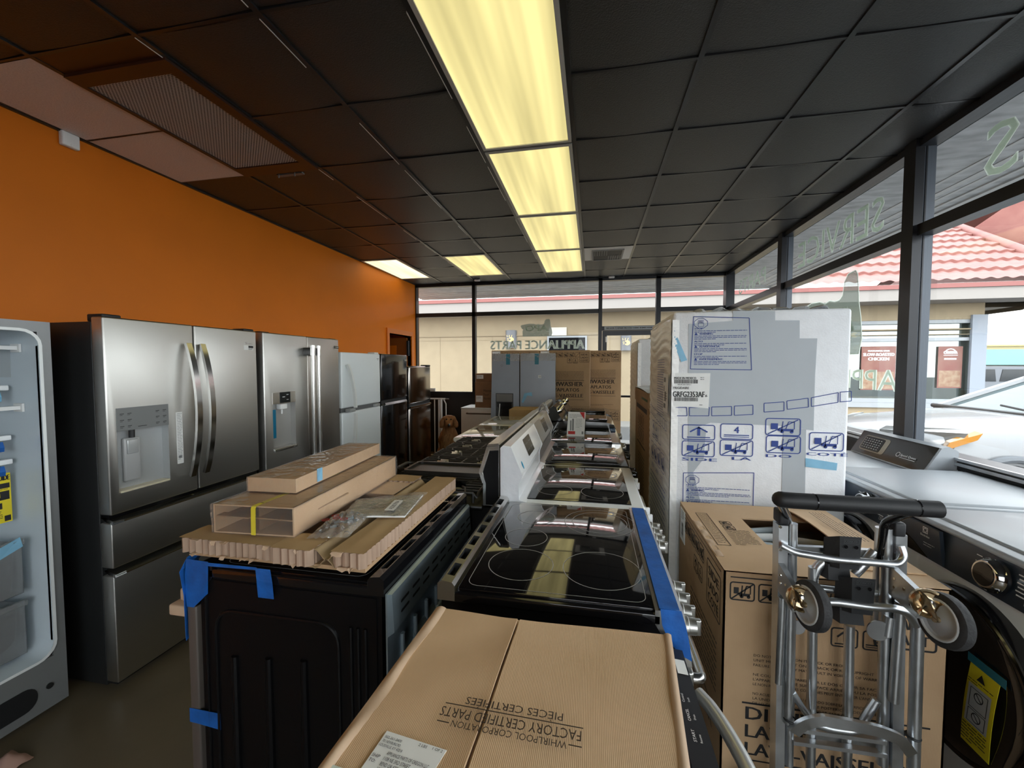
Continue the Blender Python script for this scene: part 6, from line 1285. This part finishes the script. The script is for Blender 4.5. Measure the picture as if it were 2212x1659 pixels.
def warn(x0, y0, x1, yb, full=True):
    """STOP panel: hand in an octagon, three languages"""
    a = i.px(x0, y0); b = i.px(x1, y0); c = i.px(x0, yb); W_ = b[0]-a[0]; H_ = a[1]-c[1]; k = .275
    i.path([i.px(x0+4, y0), i.px(x1-2, y0+3), i.px(x1+3, yb), i.px(x0-3, yb-2)] if full else [(a[0], c[1]), a, b, (b[0], c[1])], .0035, full)
    u0 = a[0]+.16*.275; vc = a[1]-.035; i.path([(u0+.034*math.cos(q), vc+.026*math.sin(q)) for q in [PI/8+k_*PI/4 for k_ in range(8)]], .0025, True)
    i.frame(u0-.014, vc-.018, u0+.014, vc+.002, .002, .004)
    for f_ in range(4): i.frame(u0-.014+f_*.007, vc, u0-.008+f_*.007, vc+.016, .0015, .002)
    y = a[1]-.066
    for s, s2 in (('STOP', 'WARNING:'), ('ALTO', 'ADVERTENCIA:'), ('STOP', 'AVERTISSEMENT:')):
        if y-.05 < c[1]: break
        i.text(s, a[0]+.014, y, .0085, .04, bold=.0006); i.lines(a[0]+.014, y-.008, b[0]-.012, 2, .0075, .0042, len(s2)); y -= .026
        i.poly([(a[0]+.014, y-.002), (a[0]+.030, y-.002), (a[0]+.022, y+.012)]); i.text(s2, a[0]+.038, y, .0085, .0085*len(s2)*.95, bold=.0006); i.lines(a[0]+.014, y-.008, b[0]-.012, 3, .0075, .0042, len(s2)+3); y -= .038
warn(1494, 684, 1620, 799); warn(1476, 1021, 1628, 1200, False)
i.build('handling_print', ink_bl, FR)
i = Ink((FX0-.014, 2.99, 0), (0, -1, 0), (0, 0, 1), .0015)
for k in range(10): i.frame(.10+k*.062, 1.235-.004*k, .155+k*.062, 1.29-.004*k, .003)
i.lines(.38, 1.58, .62, 24, .014, .005, 4)
up_icon(i, .20, 1.09, .10, .11, .004); num_icon(i, .32, 1.09, .10, .11, .004, '4'); i.frame(.44, 1.09, .54, 1.2, .004, .01)
for k in range(4): truck_icon(i, .16+k*.13, .95, .11, .11, .004)
i.text('SIDE', .2, .90, .025, .1).text('LADO', .36, .90, .025, .1).text('COTÉ', .52, .90, .025, .1); i.lines(.15, .86, .7, 16, .03, .010, 6); i.lines(.2, .35, .68, 10, .02, .008, 9); i.build('side_print', ink_bl, FR)
i = Ink((FX0-.0145, 2.99, 0), (0, -1, 0), (0, 0, 1), .002); i.rect(.60, 1.30, .745, 1.505); i.build('side_label', paper, FR)
i = Ink((FX0-.0145, 2.99, 0), (0, -1, 0), (0, 0, 1), .003); i.rect(.62, 1.46, .68, 1.485).rect(.62, 1.41, .645, 1.44).rect(.65, 1.36, .69, 1.41).rect(.62, 1.32, .68, 1.345); i.lines(.62, 1.40, .72, 4, .014, .006, 3); i.build('side_label_print', ink_g, FR)
packed_fridge('second white foam packed refrigerator, half hidden beyond the brown carton', .452, 1.15, 4.29, 5.05, 1.815)
BC = thing('brown_carton', 'tall brown carton with a loose green plastic cover between the two foam packed refrigerators', 'box', (.72, 3.6, 0))
MB().rbox(.425, 1.02, 3.25, 4.2, 0, 1.30, .004).build('carton', kraft_d, BC, world=True); MB().box(.418, 1.028, 3.243, 4.207, 1.22, 1.335).build('lid', kraft_d, BC, world=True, ang=0)
i = Ink((.425, 4.2, 0), (0, -1, 0), (0, 0, 1), .0012); i.rect(.10, 1.16, .85, 1.20)
for r in range(2):
    for k in range(4): i.frame(.22+k*.12, 1.02-r*.13, .31+k*.12, 1.13-r*.13, .005, .01); i.line((.24+k*.12, 1.04-r*.13), (.29+k*.12, 1.11-r*.13), .014)
i.rect(.2, .85, .75, .865); i.lines(.28, .76, .72, 12, .03, .016, 3); i.build('side_print', ink_br, BC)
i = Ink((.418, 4.2, 0), (0, -1, 0), (0, 0, 1), .0012); i.rect(.55, 1.265, .93, 1.285); i.build('green_band', mat('dark_green_band', (.03, .09, .02), .5), BC)
MB().shell(lambda u, v: (.415+.62*u, 3.26+.95*v, 1.338+.012*math.sin(7*u)*math.sin(9*v)+.012*abs(math.sin(5*u+3*v))), 16, 16, .002).build('green_film_cover', clear('green_film', (.75, .88, .72), .2, .2, white=.25), BC, world=True)
solo(MB().rbox(1.30, 1.515, 3.46, 3.95, 0, 1.27, .004), 'brown_carton', kraft_d, 'narrow brown carton standing beyond the top-load washer by the window', 'box')
# ------------------------------------------------------------------ laundry machines by the window (local frame: front faces -y)
lt = mat('titanium_white_enamel', (.40, .43, .46), .38, coat=.05, bump=.02, bscale=200); lt2 = mat('pearl_enamel', (.74, .74, .72), .28, coat=.2)
navy = mat('blue_black_console', (.026, .036, .052), .28, coat=.2)
def front_loader(label, loc, w, d, h, detail):
    t = thing('front_load_washer', label, 'washer', loc, -PI/2, 'front-load washers')
    MB().rbox(-w/2, w/2, .015, d, .02, h-.018, .012).build('cabinet', lt2, t)
    m = MB(); m.rbox(-w/2, w/2, .0, d, h-.030, h-.008, .010); m.rbox(-w/2+.03, w/2-.03, .05, d-.04, h-.016, h, .008); m.build('top', lt, t)
    MB().rbox(-w/2, w/2, .0, .06, .10, h-.145, .022).build('front_panel', lt2, t)
    MB().prism([(-.006, h-.152), (.012, h-.024), (.05, h-.018), (.05, h-.152)], 'x', -w/2+.004, w/2-.004).build('console', navy, t, ang=0)
    MB().rbox(-w/2, w/2, .006, .05, h-.026, h-.010, .006).build('console_trim', steel2, t)
    n = Vector((0, -1, .14)).normalized(); Wv_ = Vector((0, .14, 1)).normalized()
    dr_ = MB().prism([(-w/2+.012, h-.148), (-w/2+.235, h-.148), (-w/2+.215, h-.030), (-w/2+.012, h-.030)], 'y', -.012, .0).build('detergent_drawer', navy, t, ang=0)
    MB().prism([(-w/2+.014, h-.145), (-w/2+.17, h-.145), (-w/2+.10, h-.108), (-w/2+.014, h-.078)], 'y', -.015, -.0122).build('drawer_recess', black_e, dr_, ang=0)
    i = Ink((-w/2+.10, -.0128, h-.095), (1, 0, 0), (0, 0, 1), .0008); i.frame(.045, .035, .068, .058, .0025); i.ring(.0565, .0465, .007, .002, 16); i.text('Electrolux', .035, .022, .008, .042, bold=.0004); i.lines(.05, .0, .10, 2, .009, .003, 2); i.build('logo', ink_w, dr_, world=False)
    kx, kz = .075-w*.0, h-.088
    K_ = MB().lathe([(.050, .0), (.052, .012), (.047, .018), (.044, .028), (.040, .032), (.037, .032)], (kx, -.004, kz), n, 36).build('dial_ring', chrome, t)
    MB().lathe([(.0385, .0), (.0385, .029), (.034, .034), (0, .035)], (kx, -.004, kz), n, 30).build('dial', black_e, K_)
    i = Ink((0, -.0045, h-.135), (1, 0, 0), Wv_, .003)
    for k in range(6): i.rect(kx+.06+.004*(k % 2), .082-k*.012, kx+.115, .086-k*.012); i.rect(kx+.13, .082-k*.014, kx+.17, .085-k*.014)
    for k in range(4): i.rect(kx-.075, .022+k*.02, kx-.055, .025+k*.02)
    i.frame(kx+.09, .004, kx+.135, .017, .0012).frame(kx+.145, .004, kx+.19, .017, .0012).text('Start', kx+.098, .008, .006, .028).text('Delay', kx+.152, .008, .006, .028); i.build('console_print', ink_w, t, world=False)
    cz, r = h-.445, .272
    D_ = MB().lathe([(r*.60, -.02), (r*.93, -.055), (r*.985, -.05), (r, -.03), (r, .004)], (0, 0, cz), (0, 1, 0), 56).build('door', black_e, t)
    MB().lathe([(0, -.052), (r*.45, -.050), (r*.78, -.056), (r*.90, -.058), (r*.93, -.054)], (0, 0, cz), (0, 1, 0), 48).build('door_glass', mat('smoked_door_glass', (.008, .008, .009), .06, coat=.6), D_)
    MB().torus((0, -.048, cz), (0, 1, 0), r*.955, .010, 56, 10).build('door_rim', mat('dark_chrome_rim', (.10, .10, .10), .12, 1), D_)
    if detail:
        u0 = .085; S_ = MB()
        S_.shell(lambda u, v: (u0+.095*u-.05*(1-v)*.5, -.061-.006*math.sin(PI*v), cz-.185+.285*v), 2, 8, .001); S = S_.build('warning_label', yellow, D_)
        tape([((u0-.012, -.0625, cz+.082), (u0-.012, -.0625, cz+.108)), ((u0+.11, -.0625, cz+.078), (u0+.11, -.0625, cz+.106))], .001, teal_t, D_, world=False)
        i = Ink((u0-.025, -.069, cz-.185), (1, 0, 0), (.088, 0, 1), .0018); i.poly([(.035, .232), (.063, .232), (.049, .258)]); i.lines(.008, .222, .09, 2, .008, .004, 3)
        i.frame(.02, .135, .078, .20, .002).frame(.02, .085, .078, .13, .002).ring(.049, .178, .014, .003, 24).ring(.049, .110, .014, .003, 24).line((.039, .188), (.059, .168), .003).line((.039, .120), (.059, .100), .003); i.lines(.008, .07, .09, 6, .010, .005, 4); i.build('label_print', ink, D_, world=False)
        i = Ink((u0-.025, -.069, cz-.185), (1, 0, 0), (.088, 0, 1), .0012); i.rect(.012, .08, .086, .21); i.build('label_picture', mat('label_grey', (.42, .43, .42), .6), D_, world=False)
    MB().rbox(-w/2+.02, w/2-.02, .005, .05, .02, .10, .006).build('kick_panel', lt2, t)
    return t
LW1 = front_loader('pale front-load washer nearest the camera, with a yellow warning label on its round black door', (1.235, 1.582, 0), .685, .75, .985, True)
LW2 = front_loader('pale front-load washer second from the camera, partly behind the hand truck grip', (1.285, 2.278, 0), .685, .70, .985, False)
SQ = thing('top_load_washer', 'white top-load washer with a black slanted console, against the window by the post', 'washer', (1.30, 3.025, 0), -PI/2)
MB().rbox(-.335, .335, 0, .70, .02, .915, .012).build('cabinet', lt2, SQ); MB().rbox(-.335, .335, -.005, .60, .91, .935, .010).rbox(-.27, .27, .06, .50, .93, .942, .006).build('lid_deck', lt, SQ)
pr = [(.535, .93), (.62, 1.085), (.655, 1.095), (.70, 1.07), (.70, .93)]
MB().prism(pr, 'x', -.330, .335).build('console_housing', lt, SQ, ang=20)
a, b = Vector((0, .535, .93)), Vector((0, .62, 1.085)); Wc = (b-a).normalized(); n = Vector((1, 0, 0)).cross(Wc)
i = Ink(a+n*.0008, (1, 0, 0), Wc, .001); i.rect(-.33, .012, .320, .176); fc = i.build('console_face', mat('console_black', (.012, .010, .010), .2, coat=.3), SQ, world=False)
i = Ink(a+n*.002, (1, 0, 0), Wc, .001); i.poly(rrect(-.27, .04, -.03, .15, .02, 4)); i.build('control_bezel', mat('bezel_silver', (.35, .33, .27), .25, .8), SQ, world=False)
i = Ink(a+n*.0035, (1, 0, 0), Wc, .001); i.poly(rrect(-.262, .047, -.075, .143, .012, 4)); i.build('control_display', scr, SQ, world=False)
i = Ink(a+n*.005, (1, 0, 0), Wc, .001)
for r in range(5):
    for k in range(7): i.rect(-.25+k*.024, .06+r*.016, -.238+k*.024, .064+r*.016)
i.ring(.09, .075, .014, .003, 20); i.text('Speed Queen', .112, .07, .014, .12, bold=.0006); i.rect(.112, .058, .235, .061); i.build('console_print', ink_w, SQ, world=False)
def top_loader(label, y, dial, h=1.0):
    t = thing('top_load_washer', label, 'washer', (.222, y, 0), PI/2, 'graphite top-load washers'); w, d = .68, .64
    MB().rbox(-w/2, w/2, 0, d, .02, h-.05, .012).build('cabinet', graph, t); m = MB()
    m.prism([(-.012, h-.075), (.01, h-.028), (.08, h-.008), (.50, h+.0), (d, h+.0), (d, h-.06), (-.012, h-.09)], 'x', -w/2, w/2).build('top_deck', graph, t, ang=30)
    MB().rbox(-w/2+.06, w/2-.06, .07, .47, h-.006, h+.012, .008).build('lid', mat('smoked_lid_glass', (.02, .02, .02), .05, coat=.6), t)
    c = MB().prism([(.50, h-.01), (.545, h+.06), (.575, h+.135), (.60, h+.145), (d, h+.12), (d, h-.02)], 'x', -w/2, w/2).build('console', graph, t, ang=20)
    for x in dial:
        k = MB().lathe([(.030, 0), (.030, .012), (.024, .035), (0, .037)], (x, .555, h+.088), (0, -.9, .36), 22).build('dial', chrome, t)
    MB().rbox(-w/2+.02, w/2-.02, -.012, .01, h-.15, h-.09, .006).build('front_lip', graph, t); return t
top_loader('dark graphite top-load washer with chrome knobs, just behind the tent card', 4.43, (-.24, -.12, .0, .12))
top_loader('dark graphite top-load washer farther from the card, in front of the stacked cartons', 5.13, (-.2, .2), 1.01)
# ------------------------------------------------------------------ far end of the shop
def loose_door(label, x0, x1, y, h, disp):
    t = thing('wrapped_refrigerator_door', label, 'refrigerator door', ((x0+x1)/2, y, 0), 0, 'film covered refrigerator doors'); xa, xb = x0-(x0+x1)/2, x1-(x0+x1)/2
    fl = .035 if disp else 0
    d = MB().hull([(xa-fl, 0, 0), (xb, 0, 0), (xb, .075, 0), (xa-fl, .075, 0)], [(xa, .03, h-.012), (xb-.004, .03, h-.012), (xb-.004, .10, h-.012), (xa, .10, h-.012)]); d.hull([(xa, .03, h-.012), (xb-.004, .03, h-.012), (xb-.004, .10, h-.012), (xa, .10, h-.012)], [(xa+.012, .036, h), (xb-.016, .036, h), (xb-.016, .096, h), (xa+.012, .096, h)])
    o = d.build('door_panel', filmst, t, ang=20); MB().shell(lambda u, v: (xa+(xb-xa)*u, .022+.004*math.sin(12*u+9*v), h-.10+.104*v), 12, 6, .001).build('film_corner', film_c, t)
    sl = .03/h
    tape([((xa+.20, h*sl*.95-.008+.0, h-.15), (xa+.255, h*sl*.95-.008, h-.15)), ((xa+.20, .020, h-.005), (xa+.255, .020, h-.005))], .001, teal_t, t, world=False)
    if disp:
        y0 = .018; MB().box(xa+.055, xb-.085, y0-.012, y0+.02, .80, 1.165).build('dispenser_frame', mat('dispenser_dark', (.06, .06, .062), .25), t, ang=0)
        MB().box(xa+.065, xb-.095, y0-.016, y0-.010, 1.05, 1.155).build('dispenser_panel', mat('panel_taupe', (.17, .165, .155), .3), t, ang=0)
        MB().box(xa+.075, xb-.105, y0-.016, y0-.011, .815, 1.04).build('dispenser_well', black_e, t, ang=0)
        MB().tube([(xa+.10, y0-.02, .83), (xa+.115, y0-.02, 1.02)], .006, 8).build('white_cord', white_p, t)
        i = Ink((xa+.14, .020, 1.55), (1, 0, 0), (0, 0, 1), .004); i.ring(0, -.0, .014, .006, 14); i.build('hole_mark', ink_g, t, world=False)
    else:
        tape([((xa+.02, .008, 1.05), (xa+.04, .008, 1.03)), ((xa+.06, .006, 1.17), (xa+.10, .006, 1.14)), ((xa+.16, .006, 1.185), (xa+.17, .006, 1.13))], .001, paleblue, t, world=False)
        i = Ink((xa+.27, .02, 1.40), (1, 0, 0), (0, 0, 1), .004); i.rect(-.02, -.02, .02, .02); i.build('white_patch', paper, t, world=False)
        i = Ink((xa+.27, .02, 1.40), (1, 0, 0), (0, 0, 1), .005); i.frame(-.01, -.01, .01, .01, .004); i.build('patch_mark', ink, t, world=False)
    return t
loose_door('film covered steel refrigerator door with a black dispenser, left of the pair', -1.372, -.985, 5.55, 1.712, True)
loose_door('film covered plain steel refrigerator door, right of the pair', -.972, -.488, 5.55, 1.716, False)
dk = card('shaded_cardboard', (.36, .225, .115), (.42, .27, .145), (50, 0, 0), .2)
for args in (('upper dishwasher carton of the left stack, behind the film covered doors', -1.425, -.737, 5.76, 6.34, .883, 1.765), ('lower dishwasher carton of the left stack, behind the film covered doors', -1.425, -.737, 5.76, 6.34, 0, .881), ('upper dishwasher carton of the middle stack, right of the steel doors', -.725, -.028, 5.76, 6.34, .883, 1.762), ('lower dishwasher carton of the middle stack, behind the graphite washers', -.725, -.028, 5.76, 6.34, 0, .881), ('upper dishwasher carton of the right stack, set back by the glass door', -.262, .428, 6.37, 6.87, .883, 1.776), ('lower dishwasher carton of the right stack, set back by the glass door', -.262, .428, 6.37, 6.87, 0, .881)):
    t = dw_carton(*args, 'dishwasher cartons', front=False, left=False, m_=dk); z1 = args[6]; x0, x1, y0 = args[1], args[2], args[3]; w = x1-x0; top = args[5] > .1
    sh = 0 if x0 < -.3 else .06
    i = Ink((x0, y0, z1), (1, 0, 0), (0, 0, 1), .0012); a = .068
    i.rect(.02, -.012, w-.02, -.009)
    for k in range(6): truck_icon(i, sh+.10+k*.078-.0, -.03-a, a, a, .004) if k < 5 else (i.frame(sh+.10+k*.078, -.03-a, sh+.10+k*.078+a, -.03, .004, .01), i.line((sh+.10+k*.078, -.03-a), (sh+.10+k*.078+a, -.03), .004))
    slc(i, w-.145, -.17, .13, .14, .004); num_icon(i, w-.235, -.18, a, a, .004, '6'); up_icon(i, w-.315, -.18, a, a, .004)
    i.lines(w*.20, -.30, w*.88, 10, .018, .007, 3)
    i.rect(.06, -.42, w-.08, -.416); i.text('DISHWASHER', .07, -.50, .058, w*.76, bold=.003); i.text('LAVAPLATOS', .115, -.575, .048, w*.62, bold=.0022); i.text('LAVE-VAISSELLE', .085, -.655, .048, w*.74, bold=.0022); i.rect(.06, -.69, w-.08, -.686)
    i.lines(.3*w, -.82, w*.85, 2, .015, .006, 5); i.build('front_print', ink_br, t)
    if top: sticker((x0+.01, y0, z1-.045), (1, 0, 0), (0, 0, 1), .12, .035, paper, t)
WD = thing('dishwasher', 'white dishwasher with a bar handle under the small cartons by the back window', 'dishwasher', (-1.735, 6.2, 0))
MB().rbox(-.30, .30, .04, .58, .02, .872, .006).build('tub', white_e, WD); MB().rbox(-.305, .305, -.005, .58, .872, .886, .004).build('top_sheet', white_p, WD); MB().rbox(-.30, .30, 0, .04, .10, .870, .006).build('door', mat('warm_white_front', (.66, .60, .53), .3), WD)
MB().tube(fillet([(-.20, 0, .80), (-.20, -.05, .80), (.20, -.05, .80), (.20, 0, .80)], .025), .012, 10).build('handle', mat('bronze_bar', (.25, .20, .17), .25, 1), WD); MB().box(-.30, .30, .02, .06, .0, .10).build('toe_kick', black_m, WD, ang=0)
for z0, z1, x0, x1, lab, nm in ((.887, 1.292, -1.812, -1.46, 'brown microwave carton standing on the white dishwasher', 1), (1.293, 1.425, -1.80, -1.46, 'shallow brown carton on top of the microwave carton', 0)):
    t = thing('microwave_carton', lab, 'box', ((x0+x1)/2, 6.45, z0), 0, 'small cartons on the white dishwasher'); MB().rbox(x0, x1, 6.23, 6.65, z0, z1, .003).build('carton', mat('brown_carton_sheet', (.22, .115, .05), .7, var=.08), t, world=True)
    sticker((x0+.015, 6.23, z0+(.09 if nm else .05)), (1, 0, 0), (0, 0, 1), .11, .10 if nm else .06, paper, t); i = Ink((x0, 6.23, z0), (1, 0, 0), (0, 0, 1), .002)
    if nm: i.text('Microwave', .14, .25, .04, .19).text('Four', .14, .19, .04, .085).text('Horno', .14, .13, .04, .11)
    i.lines(.02, .17 if nm else .095, .10, 4, .012, .005, 2); i.build('carton_print', ink_br, t)
solo(MB().rbox(-1.02, -.42, 5.02, 5.42, 0, 1.0, .004), 'brown_carton', card('light_brown_carton', (.42, .27, .11), (.47, .32, .14), (0, 0, 0), .2), 'light brown carton top showing in front of the film covered doors', 'box')
solo(MB().shell(lambda u, v: (-.42+.075*u+.01*math.sin(8*v), 3.22+.10*v, 1.186+.05*math.sin(PI*u)+.018*math.sin(7*v+4*u)), 10, 8, .0015), 'plastic_bag', film_c, 'crumpled clear bag resting on the far end of the stainless backguard', 'plastic bag')
GT = thing('pet_gate', 'white metal pet gate behind the dog under the back window', 'gate', (-2.48, 6.42, 0)); m = MB()
gxp = lambda px: ony(px, 900, 6.42).x
MB().cyl((gxp(933)-.35, 6.42, 1.0), (gxp(962), 6.42, 1.0), .014, n=10).build('top_rail', white_p, GT, world=True); MB().cyl((gxp(962), 6.42, 1.0), (gxp(970), 6.42, 1.0), .009, n=8).build('pressure_bolt', mat('gate_bolt', (.3, .3, .3), .4), GT, world=True)
for px, r in ((926, .009), (939, .009), (948, .012), (953, .022)): MB().cyl((gxp(px), 6.42, .03), (gxp(px), 6.42, 1.0 if r < .02 else 1.01), r, n=10).build('bar', white_p, GT, world=True)
MB().tube([(gxp(963.5), 6.42, .03), (gxp(963.5), 6.42, .92), (gxp(958.5), 6.42, .995)], .010, 10).build('bent_bar', white_p, GT, world=True); MB().cyl((gxp(933)-.35, 6.42, .06), (gxp(964), 6.42, .06), .012, n=10).build('bottom_rail', white_p, GT, world=True)
a = ony(925, 847, YB-.08); solo(MB().rbox(a.x, a.x+.13, YB-.085, YB-.055, 1.092, 1.15, .006), 'small_white_box', white_p, 'small white box on the back window sill above the pet gate', 'box')
# ------------------------------------------------------------------ the dog
from mathutils import noise
DG = thing('dog', 'golden retriever sitting beside the shorter stainless refrigerator, looking at the camera', 'dog', (-2.06, 5.70, 0), .35)
J = [(0, .20, .15, .135), (0, .13, .33, .140), (0, .03, .49, .140), (0, -.03, .60, .105), (0, -.055, .685, .085), (0, -.095, .765, .078), (0, -.165, .718, .048), (0, -.225, .700, .034)]
E_ = [(k, k+1) for k in range(7)]
def br(par, pts):
    for p in pts: J.append(p); E_.append((par, len(J)-1)); par = len(J)-1
for s in (-1, 1):
    br(2, [(s*.085, -.04, .44, .072), (s*.080, -.02, .28, .050), (s*.070, -.05, .12, .040), (s*.070, -.095, .038, .040)])
    br(0, [(s*.12, .10, .19, .105), (s*.17, -.03, .15, .075), (s*.16, .12, .05, .042), (s*.16, .0, .035, .038)])
    br(5, [(s*.058, -.075, .805, .038), (s*.096, -.080, .735, .042), (s*.104, -.090, .650, .030)])
br(0, [(0, .33, .09, .06), (.06, .45, .05, .05), (.14, .52, .045, .03)])
me = bpy.data.meshes.new('k'); me.from_pydata([j[:3] for j in J], E_, []); o = bpy.data.objects.new('k', me); C.objects.link(o)
sk = o.modifiers.new('s', 'SKIN')
if not me.skin_vertices: me.skin_vertices.new() if hasattr(me.skin_vertices, 'new') else None
for k, j in enumerate(J): me.skin_vertices[0].data[k].radius = (j[3], j[3]); me.skin_vertices[0].data[k].use_root = (k == 0)
ss = o.modifiers.new('u', 'SUBSURF'); ss.levels = 3
bpy.context.view_layer.update(); bm_ = bpy.data.meshes.new_from_object(o.evaluated_get(bpy.context.evaluated_depsgraph_get())); bpy.data.objects.remove(o)
for v in bm_.vertices:
    p = v.co; k = noise.noise(Vector((p.x*38, p.y*38, p.z*9)))*.006+noise.noise(p*14)*.006; k *= .35 if p.z > .70 and p.y < -.13 else 1; v.co = p+v.normal*k
bm_.materials.clear(); bm_.materials.append(mat('golden_fur', (.20, .075, .020), .7, vscale=9, stretch=(4, 4, 1), col2=(.40, .185, .065), bump=.5, bscale=30, bstretch=(6, 6, 1))); bm_.shade_smooth()
o = bpy.data.objects.new('body', bm_); C.objects.link(o); o.parent = DG
MB().lathe([(0, -.016), (.018, -.010), (.021, 0), (.015, .012), (0, .016)], (0, -.258, .712), (0, 1, 0), 16).build('nose', black_e, DG)
MB().grid(lambda u, v: (.075*(u-.5)*2*(.55+.45*math.sin(PI*v)), -.118+.02*abs(u-.5)*2-.035*math.sin(PI*v)**.7+.05*(1-v)*0, .30+.30*v), 10, 16).build('chest_fur', mat('pale_gold_fur', (.34, .17, .065), .75, var=.35, vscale=14, stretch=(5, 5, 1), bump=.5, bscale=30, bstretch=(6, 6, 1)), DG)
for s in (-1, 1): MB().lathe([(0, -.012), (.009, -.008), (.012, 0), (.009, .008), (0, .012)], (s*.031, -.163, .782), (0, 1, 0), 14).build('eye', black_e, DG)
MB().tube([(-.022, -.232, .672), (0, -.250, .682), (.022, -.232, .672)], .0035, 6).build('mouth', mat('mouth_dark', (.02, .01, .008), .5), DG)
a = onz(18, 1646, .01); m = MB().shell(lambda u, v: (a.x-.06+.12*u, a.y-.03+.07*v, .006+.028*math.sin(PI*u)*math.sin(PI*v)+.004*math.sin(11*u+7*v)), 10, 8, .002)  # pinkish lump of unknown kind, shaped as a crumpled sheet
solo(m, 'pinkish_lump', mat('pinkish_matte', (.46, .28, .23), .6), 'small pinkish lump on the floor by the open refrigerator', 'lump')
